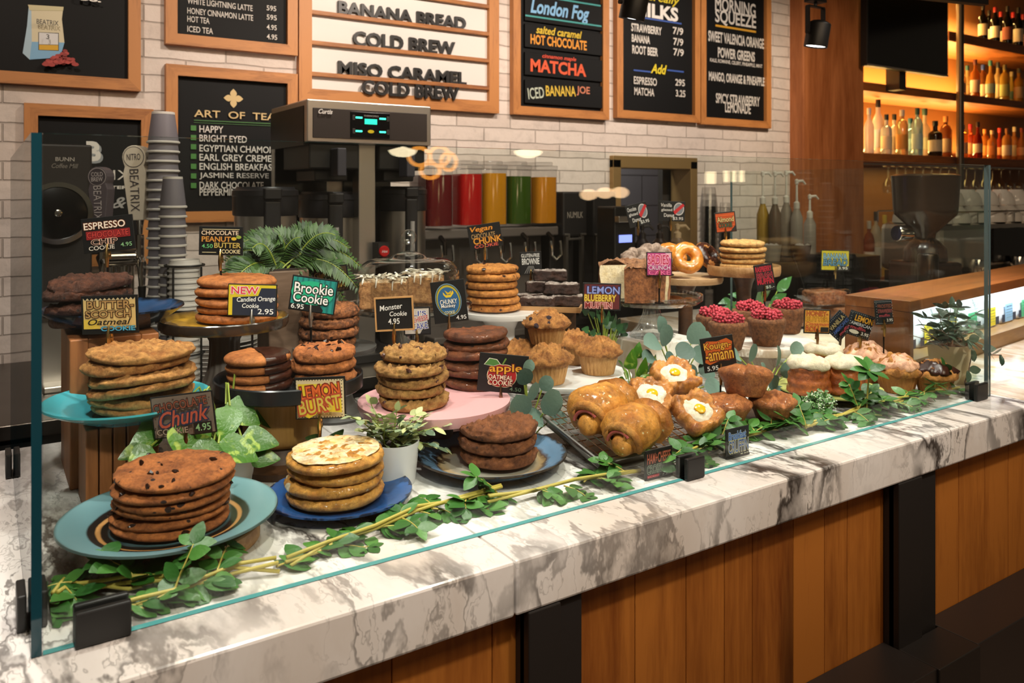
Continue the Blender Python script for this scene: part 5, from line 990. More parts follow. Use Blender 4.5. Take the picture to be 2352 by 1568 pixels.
# raspberry bran muffins on marble
Y = .50; c = W(1738, 776, Y); zt = W(1738, 779, Y).z; Rp = S(128, 1738, Y)
t = thing('cake_stand', 'round pale marble stand under the raspberry bran muffins', 'cake stand', (c.x, Y, ZC+.0005)); h = zt-ZC-.0005
m = MB(); m.lathe([(0, h-.022), (Rp*.98, h-.022), (Rp, h-.02), (Rp, h-.002), (Rp*.99, h), (0, h)], 72); m.build('plate', MARB2, t); m = MB(); m.lathe([(0, 0), (.07, 0), (.065, .01), (.04, h-.022), (0, h-.022)], 32); m.build('stem', MARB2, t)
GRB = 'raspberry bran muffins on the marble stand'; Rm = S(41, 1735, Y)
for i, (px, yy, lab) in enumerate(((1672, Y-.055, 'raspberry topped bran muffin at the front left'), (1761, Y-.07, 'raspberry topped bran muffin at the front right'), (1641, Y+.035, 'raspberry topped bran muffin at the far left'), (1722, Y+.055, 'raspberry topped bran muffin at the back middle'), (1808, Y+.02, 'raspberry topped bran muffin at the far right'))):
    x, y, z = at(px, yy, zt+.0008); t = thing('bran_muffin', lab + ' of the marble stand', 'muffin', (x, y, z), 0, GRB); R_ = Rm; hm = R_*1.45
    blob([(0, 0), (R_*.66, 0), (R_*.7, hm*.03), (R_*.84, hm*.4), (R_*.97, hm*.75), (R_*1.02, hm*.86), (R_*.99, hm*.96), (R_*.88, hm*1.02), (R_*.72, hm*1.0), (R_*.5, hm*.95), (0, hm*.93)], 52, i+60, .003, 90).build('crumb', D_BRAN, t, sharp=0)
    rn = random.Random(i)
    for k in range(7):
        a = k*2*pi/6 + rn.uniform(-.2, .2); rr = R_*(.55 if k < 6 else 0); s = R_*.29; m = MB(); 
        for q in range(26):
            zz = 1-2*(q+.5)/26; aa = q*2.4; r2 = math.sqrt(1-zz*zz); m.lathe([(0, -s*.3), (s*.26, -s*.12), (s*.3, 0), (s*.2, s*.2), (0, s*.28)], 6, 0, T(s*.8*r2*cos(aa), s*.8*r2*sin(aa), s*.95*zz))
        o = m.build('raspberry', RASP, t, (rr*cos(a), rr*sin(a), hm*1.0 + s*.55 + (s*.5 if k == 6 else 0)), sharp=0); o.rotation_euler = (rn.uniform(-1, 1), rn.uniform(-1, 1), 0)
# cooling tray with ham and cheese croissants and egg danishes
p0 = WZ(1375, 1075, ZC+.012); p1 = WZ(1258, 960, ZC+.06); d = (p1-p0); d.z = 0; ang = math.atan2(d.y, d.x) - pi/2; LT = .25; WTt = .36
t = thing('cooling_tray', 'metal sheet tray with wire cooling rack under the croissants', 'tray', (p0.x, p0.y, ZC+.001), ang); t.rotation_euler = (radians(11), 0, ang)
TIN = brushed('tin', '#b9b6b2', .35)
m = MB(); m.bx((.012, 0, 0), (WTt-.012, LT, .002)); m.build('base', TIN, t)
m = MB(); pr = [(0, 0), (WTt, 0), (WTt, LT), (0, LT)]; inn = [(.014, .014), (WTt-.014, .014), (WTt-.014, LT-.014), (.014, LT-.014)]
for i in range(4): j = (i+1) % 4; m.add([(*pr[i], .022), (*pr[j], .022), (*inn[j], .002), (*inn[i], .002)], [(0, 1, 2, 3)], 0, False)
m.build('rim', TIN, t, solid=.0015); m = MB(); m.tube([(*q, .023) for q in pr + pr[:1]], .004, 8); m.build('rolled_edge', TIN, t)
m = MB(); zr = .024
for i in range(20): x = .012 + (WTt-.024)*i/19; m.tube([(x, .006, zr), (x, LT-.006, zr)], .0011, 5)
for i in range(11): y = .01 + (LT-.02)*i/10; m.tube([(.006, y, zr-.002), (WTt-.006, y, zr-.002)], .0013, 5)
m.build('wire_rack', CHROME, t)
D_CRO = speckle('croissant_crust', '#dd9a43', '#a8601c', 20, .35, '#f0d9a8', 95, .08, .002, 70, .12); D_CRI = speckle('croissant_layers', '#d99a4c', '#b06a25', 40, .5, None)
def trayz(x, y): v = Vector((x-p0.x, y-p0.y)); yl = -v.x*sin(ang)+v.y*cos(ang); return ZC + .001 + math.sin(radians(11))*max(0, yl)/1 + .026
def croissant(px, py, Y, L_, R_, rz, label, seed):
    x, y = W(px, py, Y).x, Y; z = trayz(x, y); t = thing('croissant', label, 'pastry', (x, y, z), rz, 'ham and cheese croissants on the tray'); rn = random.Random(seed)
    # outer roll: thick folded sheet around the filling, open at the near end
    m = MB(); n, k = 26, 40; vs = []; o = Vector((seed, 2, 3))
    for i in range(n+1):
        u = i/n; xx = (u-.5)*L_; s = 1.0 if u > .999 else (max(.05, 1-((u-.42)/.60)**2))**.5 if u > .42 else (max(.12, 1-(1-min(1, u/.34))**2.2))**.5; 
        for j in range(k):
            a = 2*pi*j/k; r = R_*s*(1 + .025*sin(u*9+a)); p = Vector((xx, r*1.05*cos(a), R_*.88 + r*.88*sin(a))); p += Vector((0, cos(a), sin(a)))*noise.fractal(p*55+o, .8, 2, 4)*.0035; p.z = max(p.z, .0005); vs.append(p)
    fs = [(i*k+j, i*k+(j+1) % k, (i+1)*k+(j+1) % k, (i+1)*k+j) for i in range(n) for j in range(k)]
    m.add(vs, fs); m.add([vs[n*k+j] for j in range(k)], [tuple(range(k))]); m.add([vs[j] + Vector((.012, 0, 0)) for j in range(k)], [tuple(range(k))[::-1]]); m.build('crust', D_CRO, t, sharp=0)
    x0 = -L_/2; xe = x0 + L_*.06
    m = MB(); m.lathe([(0, -L_*.10), (R_*.22, -L_*.09), (R_*.36, -L_*.05), (R_*.42, 0), (R_*.44, L_*.2), (0, L_*.2)], 28, 0, T(xe, -R_*.12, R_*.46) @ R(90, 'Y'))
    for k, v in enumerate(m.v): m.v[k] = v + rv3(v*50 + o)*.002; m.v[k].z = max(m.v[k].z, .001)
    m.build('rolled_core', D_CRO, t, sharp=0)
    m = MB(); arc = [radians(v) for v in range(-25, 215, 10)]; m.tube([(xe + .012 - .012*sin(a), -R_*.06 + R_*.70*cos(a), R_*.50 + R_*.66*sin(a)) for a in arc], [R_*(.10 + .09*sin((a+.44)*.77)) for a in arc], 10)
    for k, v in enumerate(m.v): m.v[k].z = max(v.z, .0005)
    m.build('lip', D_CRI, t, sharp=0)
    m = MB(); arc = [radians(v) for v in range(10, 150, 10)]; m.tube([(xe - .004, -R_*.10 + R_*.51*cos(a), R_*.48 + R_*.51*sin(a)) for a in arc], R_*.07, 8); m.build('filling', flat('#a8504a', .35), t)
rv3 = lambda p: Vector((noise.noise(p), noise.noise(p + Vector((9, 0, 0))), noise.noise(p + Vector((0, 9, 0)))))
RC = S(60, 1380, .18)
croissant(1378, 950, .185, RC*2.5, RC*1.02, .35, 'ham and cheese croissant at the back left of the tray', 3)
croissant(1455, 1015, .10, RC*2.4, RC*.95, .30, 'ham and cheese croissant at the front of the tray', 8)
D_DAN = speckle('danish_crust', '#cf8a3e', '#8a4716', 40, .38, None, bumpd=.002, bscale=70, wet=.3); CREAM = speckle('white_cream', '#f6efdf', '#ead9bc', 30, .5, None, bumpd=.003, bscale=60, crumb=.3); YOLK = flat('#e8ac1c', .2)
def danish(px, py, Y, R_, label, seed, tilt=(28, 0)):
    x, y = W(px, py, Y).x, Y; z = trayz(x, y) + R_*.16; t = thing('egg_danish', label, 'pastry', (x, y, z), -.45, 'egg danishes on the tray'); t.rotation_euler = (radians(tilt[0]), radians(tilt[1]), -.45); rn = random.Random(seed); ph = [rn.uniform(0, 6) for _ in range(3)]
    lob = lambda a, r, zz: 1 + (.11*sin(a*4+ph[0]) + .06*sin(a*7+ph[1]))*(r/R_)
    blob([(0, 0), (R_*.55, 0), (R_*.75, R_*.12), (R_*.95, R_*.4), (R_*1.0, R_*.65), (R_*.95, R_*.88), (R_*.82, R_*.98), (R_*.66, R_*.9), (R_*.55, R_*.75), (0, R_*.68)], 84, seed, R_*.17, 3.0/R_, lob).build('crust', D_DAN, t, sharp=0)
    blob([(R_*.66, R_*.70), (R_*.55, R_*.84), (R_*.4, R_*.9), (R_*.2, R_*.92), (0, R_*.92)], 40, seed+5, R_*.10, 3.2/R_, lambda a, r, zz: 1 + .12*sin(a*3+ph[2])).build('cream', CREAM, t, sharp=0)
    m = MB(); m.lathe([(R_*.24, 0), (R_*.22, R_*.05), (R_*.12, R_*.09), (0, R_*.10)], 20, 0, T(.0, -R_*.05, R_*.93)); m.build('yolk', YOLK, t)
RD = S(56, 1490, .2)
danish(1490, 930, .205, RD, 'egg danish in the middle of the tray, right of the back croissant', 2)
danish(1542, 880, .27, RD*1.0, 'egg danish furthest back on the tray', 5)
danish(1592, 965, .125, RD*.98, 'egg danish at the front right edge of the tray', 9, (34, 6))
# kouign amann
D_KOU = speckle('kouign_crust', '#c0763e', '#82421c', 60, .5, None, bumpd=.003, bscale=130, wet=.2)
def kouign(px, Y, z, R_, label, seed, tilt=(0, 0)):
    x = W(px, 900, Y).x; t = thing('kouign_amann', label, 'pastry', (x, Y, z), seed, 'caramelised kouign amann pastries'); t.rotation_euler = (radians(tilt[0]), radians(tilt[1]), seed)
    lob = lambda a, r, zz: 1 + (.07*abs(cos(a*2)) - .03)*(1 if zz > R_*.5 else .2)
    m = blob([(0, 0), (R_*.66, 0), (R_*.72, R_*.05), (R_*.84, R_*.45), (R_*.96, R_*.7), (R_*1.03, R_*.84), (R_*1.0, R_*.98), (R_*.88, R_*1.08), (R_*.66, R_*1.19), (R_*.42, R_*1.25), (R_*.2, R_*1.25), (0, R_*1.22)], 64, seed*3+1, R_*.07, 2.6/R_, lob)
    for i, p in enumerate(m.v):
        if p.z > R_*.9: a = math.atan2(p.y, p.x); rr = math.hypot(p.x, p.y)/R_; m.v[i].z -= R_*.16*math.exp(-((abs(math.remainder(a, pi/2)))*rr/.09)**2)*min(1, rr*3)
    m.build('pastry', D_KOU, t, sharp=0)
RK = S(57, 1710, .16)
p = W(1722, 985, .15); m = MB(); m.bx((-.14, -.06, 0), (.12, .075, .012)); tag(m.build('serving_board', DARKW, None, (p.x, .15, ZC+.0005), -0, ), 'dark board under the kouign amann pastries', 'board')
zk = ZC + .0135
kouign(1668, .155, zk, RK*.92, 'kouign amann pastry at the left of the three', .4); kouign(1776, .115, zk, RK*.92, 'kouign amann pastry at the right of the three', 1.1, (0, 0)); kouign(1712, .15, zk+RK*.92*1.05, RK, 'kouign amann pastry on top of the other two', 2.2, (12, 0))
# cinnamon rolls on the pale green plate
Y = .22; c = W(1905, 900, Y); zt = W(1905, 900, Y).z; Rp = S(116, 1905, Y)
LIME = flat('#b5b86a', .3); m = MB(); m.lathe([(0, 0), (.05, 0), (.055, .004), (.048, zt-ZC-.002), (0, zt-ZC-.002)], 32); tag(m.build('riser_pot', flat('#8a7a55', .5), None, (c.x, Y, ZC+.0005)), 'small round riser under the lime green plate', 'riser')
plate('dinner_plate', 'lime green plate under the frosted cinnamon rolls', c.x, Y, zt, Rp, LIME, .010, .5, .7, fn=lambda a, r, z: 1 + (.012*cos(a*9) if r > Rp*.8 else 0))
D_CIN = speckle('cinnamon_roll_crust', '#c96f2c', '#7c3413', 26, .35, None, bumpd=.002, bscale=80, wet=.3); FROST = speckle('frosting', '#f3e6d0', '#ead6b6', 30, .6, None, bumpd=.004, bscale=70, crumb=.3)
RR = S(45, 1900, Y)
for i, (px, yy, lab) in enumerate(((1858, Y-.0, 'frosted cinnamon roll at the left of the lime plate'), (1941, Y-.045, 'frosted cinnamon roll at the front right of the lime plate'), (1893, Y+.085, 'frosted cinnamon roll at the back of the lime plate'))):
    x, y, z = at(px, yy, zt+.011); t = thing('cinnamon_roll', lab, 'pastry', (x, y, z), i*1.3, 'frosted cinnamon rolls on the lime plate'); h = RR*1.35
    pr = [(0, 0), (RR*1.0, 0), (RR*1.08, h*.06)] + [(RR*(1.08 - .16*u + .025*sin(u*20)), h*(.06+.88*u)) for u in [k/14 for k in range(1, 15)]] + [(RR*.8, h), (0, h)]
    blob(pr, 56, i+30, .0035, 70, lambda a, r, zz: 1 + .03*sin(a+zz*160)).build('roll', D_CIN, t, sharp=0)
    blob([(RR*.70, h*.98), (RR*.98, h*.94), (RR*1.03, h*1.02), (RR*.98, h*1.16), (RR*.8, h*1.26), (RR*.5, h*1.3), (0, h*1.3)], 48, i+70, .006, 55, lambda a, r, zz: 1 + .07*sin(a*3+i) + .05*sin(a*7)).build('frosting', FROST, t, sharp=0)
# glazed muffins at the right end
Y = .16
PINKG = speckle('strawberry_glaze', '#d9a98d', '#c98f70', 20, .3, None, bumpd=.0015, bscale=40); GOLDC = speckle('golden_crumb', '#cf8f45', '#9c5c22', 40, .65, None, bumpd=.004, bscale=90)
def glazed(px, Y, R_, gm, label, seed, z=ZC+.0015):
    x = W(px, 800, Y).x; t = muffin(x, Y, z, R_, label, seed, 'glazed muffins at the right end of the case', GOLDC, .8, .9, LINER2); h = R_*.8
    blob([(R_*.93, h*1.3), (R_*.94, h*1.36)] + [(R_*.93*(1-u), h*1.37 + R_*.9*.55*(1-(1-u)**2)) for u in [k/7 for k in range(1, 8)]], 48, seed+1, R_*.12, 2.6/R_, lambda a, r, zz: 1 + .09*sin(a*5+seed)*(1 if zz < h*1.5 else 0)).build('glaze', gm, t, sharp=0)
RG = S(52, 2050, .2)
glazed(1990, .26, RG*1.05, PINKG, 'pink glazed muffin at the back, behind the green sprig', 11); glazed(2060, .15, RG*.98, PINKG, 'pink glazed muffin at the front, left of the chocolate one', 12); glazed(2146, .085, RG*.88, CHOC, 'chocolate glazed muffin beside the right end glass', 13)
# banana bread beyond the case
Y = .86; c = W(1895, 722, Y); zt = ZC + .03; xq = c.x
plate('platter', 'white platter under the wrapped banana bread slices', xq, Y, ZC+.0005, S(84, 1895, Y), PORC, .03, .6, .7)
D_BAN = speckle('banana_bread', '#a5683c', '#74421f', 70, .75, None, bumpd=.003, bscale=140); BANT = speckle('banana_bread_top', '#96623f', '#7a4a2c', 20, .6, None, bumpd=.001, bscale=60); FILM = pane_mat('plastic_film', (.97, .97, .97), .05, 2.2, .5, .12)
for i, (px, yy, z, lab) in enumerate(((1893, Y+.03, .062, 'wrapped banana bread slice lying on top of the other two'), (1842, Y+.02, 0, 'wrapped banana bread slice at the bottom left of the platter'), (1936, Y-.0, 0, 'wrapped banana bread slice at the bottom right of the platter'))):
    dx = S(96, px, Y)*.9; x, y, zz = at(px, yy, ZC+.012+z); t = thing('banana_bread', lab, 'cake', (x, y, zz), -.25 + .1*i, 'wrapped banana bread slices'); rough_box(dx, dx*.62, .05, 90+i, .002, 60, 12, .002, 1).build('slice', [D_BAN, BANT], t, sharp=0)
    m = rough_box(dx*1.12, dx*.74, .056, 190+i, .008, 26, 14); 
    for k, v in enumerate(m.v): m.v[k] = v + Vector((0, 0, -.002)); 
    for k, v in enumerate(m.v): m.v[k].z = max(m.v[k].z, 0)
    for s in (-1, 1): m.add([(s*dx*.54, -.03, .01), (s*dx*.54, .03, .012), (s*dx*.74, .045, .03), (s*dx*.76, -.04, .022), (s*dx*.66, 0, .035)], [(0, 1, 4), (1, 2, 4), (2, 3, 4), (3, 0, 4)], 0, False)
    m.build('plastic_wrap', FILM, t, sharp=0)
# ---------------------------------------------------------------- hand painted price cards on clip stems
WOODF = flat('#b98a55', .55)
def card(label, px, py, w_, h_, tilt, Y, zb, spec, dyaw=0, stem=True, sx=.5, frame=None, clipm=None, bg='#121213', fr=.0, clipf=.45):
    """card centred on (px, py); spec draws on it in fractions of its width and height, from the top left"""
    c = W(px, py, Y); k = DY(px, Y)/F; w = w_*k; h = h_*k
    tl = radians(tilt); ax = (sx-.5)*w; att = Vector((c.x, Y, c.z))
    t = thing('price_card', label, 'price card', (c.x, Y, zb), YAW - pi/2 + radians(dyaw)); dz = c.z - zb
    M0 = T(0, 0, dz) @ R(tilt, 'Y')
    m = MB(); m.bx((-w/2, -.0015, -h/2), (w/2, .0015, h/2)); o = m.build('card', flat(bg, .45), t, bev=.0006); o.matrix_local = M0
    if frame:
        b = h*.045; m = MB(); [m.bx(p, q) for p, q in (((-w/2-b*.2, -.004, -h/2), (w/2+b*.2, .002, -h/2+b)), ((-w/2-b*.2, -.004, h/2-b), (w/2+b*.2, .002, h/2)), ((-w/2-b*.2, -.004, -h/2+b), (-w/2+b*.8, .002, h/2-b)), ((w/2-b*.8, -.004, -h/2+b), (w/2+b*.2, .002, h/2-b)))]; o = m.build('frame', WOODF, t); o.matrix_local = M0
    P = Paint(.00018)
    def X(u): return (u-.5)*w
    def Z(v): return (.5-v)*h
    for s in spec:
        q = s[0]
        if q == 't': _, body, x, y, tw, th, col = s[:7]; P.text(body, X(x), Z(y), tw*w, th*h, col, **(s[7] if len(s) > 7 else {}))
        elif q == 'r': P.rect(X(s[1]), Z(s[4]), X(s[3]), Z(s[2]), s[5])
        elif q == 'e': P.ell(X(s[1]), Z(s[2]), s[3]*w, s[4]*h, s[5], rot=s[6] if len(s) > 6 else 0)
        elif q == 'p': P.poly([(X(a), Z(b)) for a, b in s[1]], s[2])
        elif q == 'l': P.line((X(s[1]), Z(s[2])), (X(s[3]), Z(s[4])), s[5]*h, s[6])
        elif q == 'dots':
            _, n, r, col = s
            for i in range(n):
                for v in (.06, .94): P.ell(X((i+.5)/n), Z(v), r*h, r*h, col, 8)
            for i in range(1, int(n*.7)):
                for u in (.05, .95): P.ell(X(u), Z(i/(n*.7)), r*h, r*h, col, 8)
    P.build('lettering', t, M0 @ T(0, -.0017 if not frame else -.0017, 0))
    if stem:
        bz = dz - h*.5*cos(tl); cl = .030; top = bz + h*.22; yb = -.006
        m = MB(); m.tube([(ax, yb+.001, bz-cl), (ax, yb, bz-cl*.4), (ax, yb-.001, bz), (ax, yb+.002, top)], [.0028, .0042, .003, .0016], 8); m.tube([(ax, .006, bz-cl*.5), (ax, .0045, bz), (ax, .0035, top*.98)], [.003, .0024, .0014], 8); m.lathe([(0, -.006), (.0028, -.006), (.0028, .008), (0, .008)], 10, 0, T(ax, 0, bz-cl*.25) @ R(90, 'X')); m.build('clip', clipm or GOLD, t)
        m = MB(); m.tube([(ax, 0, 0), (ax, -.002, bz-cl*.6)], .0022, 8); m.build('rod', BLACKG, t)
        m = MB(); m.lathe([(0, 0), (.012, 0), (.012, .0025), (.003, .005), (0, .005)], 16, 0, T(ax, 0, 0)); m.build('foot', BLACKG, t)
    return t
O = lambda out, ow=.05, **k: dict(out=out, ow=ow, **k)
g = ZC + .001
card('card reading espresso chocolate chip cookie, at the back left', 249, 537, 119, 80, -6, .70, W(262, 752, .62).z+.03, [('t', 'ESPRESSO', .45, .23, .8, .2, '#e9dccb', O('#7a3a1c')), ('r', .08, .38, .93, .62, '#8e1a1c'), ('t', 'CHOCOLATE', .5, .49, .8, .17, '#c43a34', O('#3a0c0c')), ('t', 'CHIP', .42, .70, .5, .16, '#1a0f0c', O('#e6b6a0')), ('t', 'COOKIE', .36, .87, .5, .12, '#d9cdbf'), ('t', '4.95', .84, .84, .22, .12, '#7fae7a')])
card('card reading chocolate peanut butter cookie, left of the fern', 508, 553, 101, 66, 1, .64, W(516, 738, .62).z+.002, [('l', .08, .1, .92, .1, .02, '#d8c79a'), ('l', .08, .9, .4, .9, .02, '#d8c79a'), ('t', 'CHOCOLATE', .48, .22, .84, .15, '#d9c3a8', O('#5a3a22')), ('t', 'PEANUT', .40, .44, .66, .18, '#c98a3a', O('#5a3312')), ('e', .80, .42, .06, .06, '#c9a52e'), ('e', .91, .36, .06, .06, '#8a9a3a'), ('t', '4.50', .2, .68, .25, .14, '#5fae6a'), ('t', 'BUTTER', .66, .65, .6, .18, '#b9a050', O('#4a3a12')), ('t', 'COOKIE', .74, .86, .42, .14, '#d8c79a')])
card('pale yellow card reading butterscotch oatmeal cookie', 253, 722, 130, 88, -2, .480, W(295, 958, .43).z+.008, [('r', .04, .12, .96, .86, '#d9b876'), ('p', [(.04, .12)]+[(.04+.92*i/24, .06+.06*(i % 2)) for i in range(25)]+[(.96, .12)], '#c9b48a'), ('r', .04, .62, .32, .86, '#e0bf4a'), ('t', 'BUTTER-', .52, .24, .82, .2, '#b89058', O('#4a3018', .07)), ('t', 'SCOTCH', .48, .48, .8, .18, '#b89058', O('#4a3018', .07)), ('t', 'Oatmeal', .5, .68, .76, .16, '#221710', {'shear': .3}), ('t', 'COOKIE', .65, .86, .6, .12, '#4fb0d8', O('#17506e'))])
card('navy and yellow card reading NEW candied orange cookie', 580, 689, 113, 74, 1.5, .52, W(665, 888, .45).z+.006, [('r', .02, .03, .98, .97, '#d8c02a'), ('p', [(.10, .97), (.10, .42), (.62, .36), (.68, .12), (.98, .12), (.98, .97)], '#232a3c'), ('t', 'NEW', .35, .2, .55, .22, '#d8364e', O('#f0d8d0', .06)), ('t', 'Candied Orange', .58, .48, .78, .19, '#f0efec', {'shear': .15, 'rot': 3}), ('t', 'Cookie', .47, .67, .34, .14, '#f0efec', {'shear': .15}), ('t', '2.95', .78, .84, .32, .17, '#f0efec')], clipm=STEEL)
card('green card reading Brookie Cookie, tilted above the brookie stack', 720, 677, 106, 80, 8, .62, W(770, 795, .70).z+.002, [('r', .03, .04, .97, .97, '#1f8f86')] + [('r', .1+.12*i, .04, .14+.12*i, .97, '#15706c') for i in range(8)] + [('e', .48, .45, .46, .34, '#1fae82'), ('t', 'Brookie', .5, .32, .84, .3, '#f2f1ee', O('#16241f', .07, rot=2)), ('t', 'Cookie', .46, .6, .76, .28, '#f2f1ee', O('#16241f', .07)), ('p', [(.03, .8), (.68, .78), (.76, .9), (.74, .97), (.03, .97)], '#121213'), ('t', '6.95', .2, .87, .28, .14, '#e8e6e0')], clipm=STEEL, sx=.45)
card('gold and green card partly behind the green Brookie card', 760, 641, 82, 60, -7, .74, W(770, 795, .70).z+.002, [('r', .04, .05, .96, .95, '#3a2a14'), ('e', .55, .5, .36, .38, '#a8892a'), ('e', .5, .45, .2, .26, '#2a6a4a'), ('t', 'Gluten', .3, .3, .5, .2, '#c9b07a'), ('t', 'GF', .48, .46, .25, .3, '#9fc0a0', O('#173a2a')), ('t', 'Free', .72, .72, .4, .2, '#d8c060')])
card('bronze card reading Chocolate Chunk cookie, above the front left stack', 422, 952, 144, 97, -7, .295, ZC+.052, [('r', .02, .03, .98, .97, '#7d6a5e')] + [('e', (.07*i) % .95+.02, (.37*i) % .9+.05, .012, .018, '#4a3a32') for i in range(40)] + [('t', 'CHOCOLATE', .5, .22, .86, .2, '#8a4a36', O('#2e1812', .06, rot=4)), ('t', 'Chunk', .54, .50, .8, .38, '#b8543e', O('#23304e', .06, shear=.35, rot=6)), ('t', 'COOKIE', .34, .82, .5, .14, '#a89282', O('#3a2c26')), ('r', .68, .68, .97, .95, '#151414'), ('t', '4.95', .83, .8, .24, .17, '#8fc08a')], clipm=flat('#6a4a3a', .3, 1), sx=.56)
card('yellow and orange card reading LEMON BURST', 736, 913, 116, 96, -2, .315, ZC+.018, [('r', .03, .06, .97, .97, '#d9c4a0'), ('dots', 18, .014, '#2a2620'), ('p', [(.1, .12), (.93, .14), (.95, .82), (.55, .78), (.3, .94), (.08, .8)], '#d6b92a'), ('t', 'LEMON', .53, .30, .78, .3, '#d9622a', O('#7a2212', .08, rot=6)), ('t', 'BURST', .52, .62, .84, .34, '#c9b04a', O('#b0442a', .09, rot=8)), ('t', 'COOKIE', .6, .84, .3, .07, '#7a5a22')], clipm=GOLD, sx=.5)
card('black card in a thin wood frame reading Monster Cookie 4.95', 906, 720, 88, 78, -3, .455, W(998, 915, .39).z+.002, [('t', 'Monster', .42, .3, .6, .16, '#d8d6d2', {'shear': .15, 'rot': 5}), ('t', 'Cookie', .6, .5, .45, .14, '#d8d6d2', {'shear': .15}), ('t', '4.95', .48, .72, .3, .17, '#d8d6d2')], frame=1, clipm=GOLD)
card('white and red cheesecake card behind the wood framed Monster card', 958, 737, 62, 64, -2, .53, W(998, 915, .39).z+.002, [('r', .05, .05, .95, .95, '#b9b2a8'), ('p', [(.95, .05), (.95, .4), (.6, .95), (.95, .95)], '#17171a'), ('t', "ELI'S", .5, .22, .7, .18, '#2f3f8a', O('#e8e4de')), ('t', 'CHEESE', .62, .42, .6, .18, '#a82a30', O('#e8e4de', .04, rot=12)), ('t', 'CAKE', .6, .68, .6, .24, '#2f3f8a', O('#e8e4de', .05, rot=8))])
card('black card with a blue oval reading Chunky Monkey cookie', 1032, 692, 78, 96, -7, .52, W(998, 915, .39).z+.002, [('e', .48, .46, .38, .40, '#6f8ea0', 8), ('e', .48, .46, .355, .375, '#2a2a1c', 8), ('e', .48, .46, .34, .36, '#b3a42c', 8), ('e', .48, .48, .31, .33, '#2a5f8e', 8), ('p', [(.34, .26), (.42, .34), (.56, .34), (.64, .24), (.66, .31), (.56, .40), (.42, .40), (.35, .33)], '#e0c02e'), ('p', [(.4, .22), (.5, .29), (.6, .24), (.58, .32), (.46, .33)], '#d0ae22'), ('t', 'CHUNKY', .48, .50, .5, .12, '#f0eee8', O('#16304a')), ('t', 'Monkey', .46, .61, .42, .11, '#f0eee8', O('#16304a')), ('t', 'COOKIE', .48, .76, .3, .08, '#e0d8a0'), ('t', '4.95', .80, .9, .3, .1, '#d8d6d2')], clipm=flat('#c09a72', .3, 1))
card('black card with a red apple reading apple oatmeal cookie', 1155, 857, 113, 88, 5, .33, ZC+.002, [('e', .42, .56, .24, .3, '#e8d8b0'), ('e', .55, .56, .24, .3, '#e8d8b0'), ('e', .42, .56, .225, .285, '#b31f22'), ('e', .55, .56, .225, .285, '#b31f22'), ('p', [(.10, .30), (.2, .12), (.36, .14), (.44, .26), (.3, .33)], '#e8e4d0'), ('p', [(.115, .295), (.21, .135), (.35, .155), (.425, .255), (.3, .315)], '#4c7f3a'), ('l', .48, .26, .54, .1, .04, '#6a8a3a'), ('t', 'apple', .55, .38, .66, .26, '#e8a62a', O('#6a1410', .06, rot=4)), ('t', 'OATMEAL', .46, .6, .5, .12, '#f0d8c0', O('#6a1410')), ('t', 'COOKIE', .46, .74, .5, .14, '#f0d8c0', O('#6a1410')), ('t', '4.50', .78, .88, .24, .1, '#6e8a70')], clipm=flat('#8a6a58', .3, 1), sx=.46)
card('black and orange card reading Vegan chocolate chunk cookie', 1114, 542, 76, 56, -9, .80, W(1150, 712, .74).z+.002, [('t', 'Vegan', .42, .2, .68, .26, '#e0902a', O('#4a2a10', .05, shear=.2)), ('t', 'CHOCOLATE', .45, .46, .72, .2, '#a88a5a', O('#2a1a0c')), ('t', 'CHUNK', .56, .66, .86, .26, '#e09a2e', O('#5a2a10')), ('t', 'COOKIE', .5, .88, .72, .13, '#cf5a4a')])
card('black and white card reading gluten-free brownie', 1219, 604, 50, 52, -3, .80, W(1270, 700, .70).z-.012, [('t', 'GLUTEN-FREE', .5, .16, .84, .16, '#d8d6d2'), ('t', 'BROWNIE', .5, .42, .8, .28, '#dcdad6', O('#2a2a2a')), ('t', '4.50', .7, .85, .3, .13, '#c8c6c2')] + [('l', .2+.1*i, .95, .4+.04*i, .62, .02, '#8a8886') for i in range(6)])
card('colourful card reading lemon blueberry muffin', 1382, 681, 88, 62, 1.5, .55, W(1300, 858, .47).z+.002, [('r', .04, .05, .96, .95, '#5a1a1e'), ('t', 'LEMON', .54, .26, .84, .27, '#8d9ad8', O('#1c2352', .08)), ('t', 'BLUEBERRY', .46, .55, .82, .24, '#e0c84a', O('#8a5a10', .08)), ('t', 'MUFFIN', .42, .82, .7, .22, '#8a2428', O('#d8a8a0', .07))], clipm=GOLD)
card('pink card reading SADIES CRUNCH CAKE in front of the crumb cake', 1514, 606, 59, 55, 0, .49, W(1497, 682, .60).z+.002, [('r', .04, .04, .96, .96, '#d8a8b8'), ('p', [(.04, .04), (.72, .04), (.96, .3), (.96, .96), (.04, .96)], '#b8407e'), ('t', 'SADIES', .46, .32, .82, .4, '#b01a4a', O('#f0a8c0', .06)), ('t', 'CRUNCH', .5, .65, .84, .18, '#e0c0d8', O('#8a1a4a')), ('t', 'CAKE', .5, .86, .84, .18, '#e06a9a', O('#8a1a4a'))])
def donutcard(nm): return [('t', nm, .28, .2, .42, .18, '#d8d6d2', {'shear': .1}), ('t', 'glazed', .3, .45, .42, .17, '#d8d6d2'), ('t', 'Donut', .4, .7, .4, .18, '#d8d6d2'), ('t', '$3.95', .74, .86, .4, .16, '#d8d6d2'), ('e', .76, .38, .2, .32, '#c9c6c4'), ('e', .76, .38, .17, .27, '#7a8088'), ('p', [(.55, .5), (.9, .1), (.98, .2), (.62, .66)], '#c2232a')]
card('black donut card tilted steeply, left of the other donut card', 1465, 493, 50, 52, -14, .86, W(1580, 636, .80).z+.002, donutcard('Chocolate'))
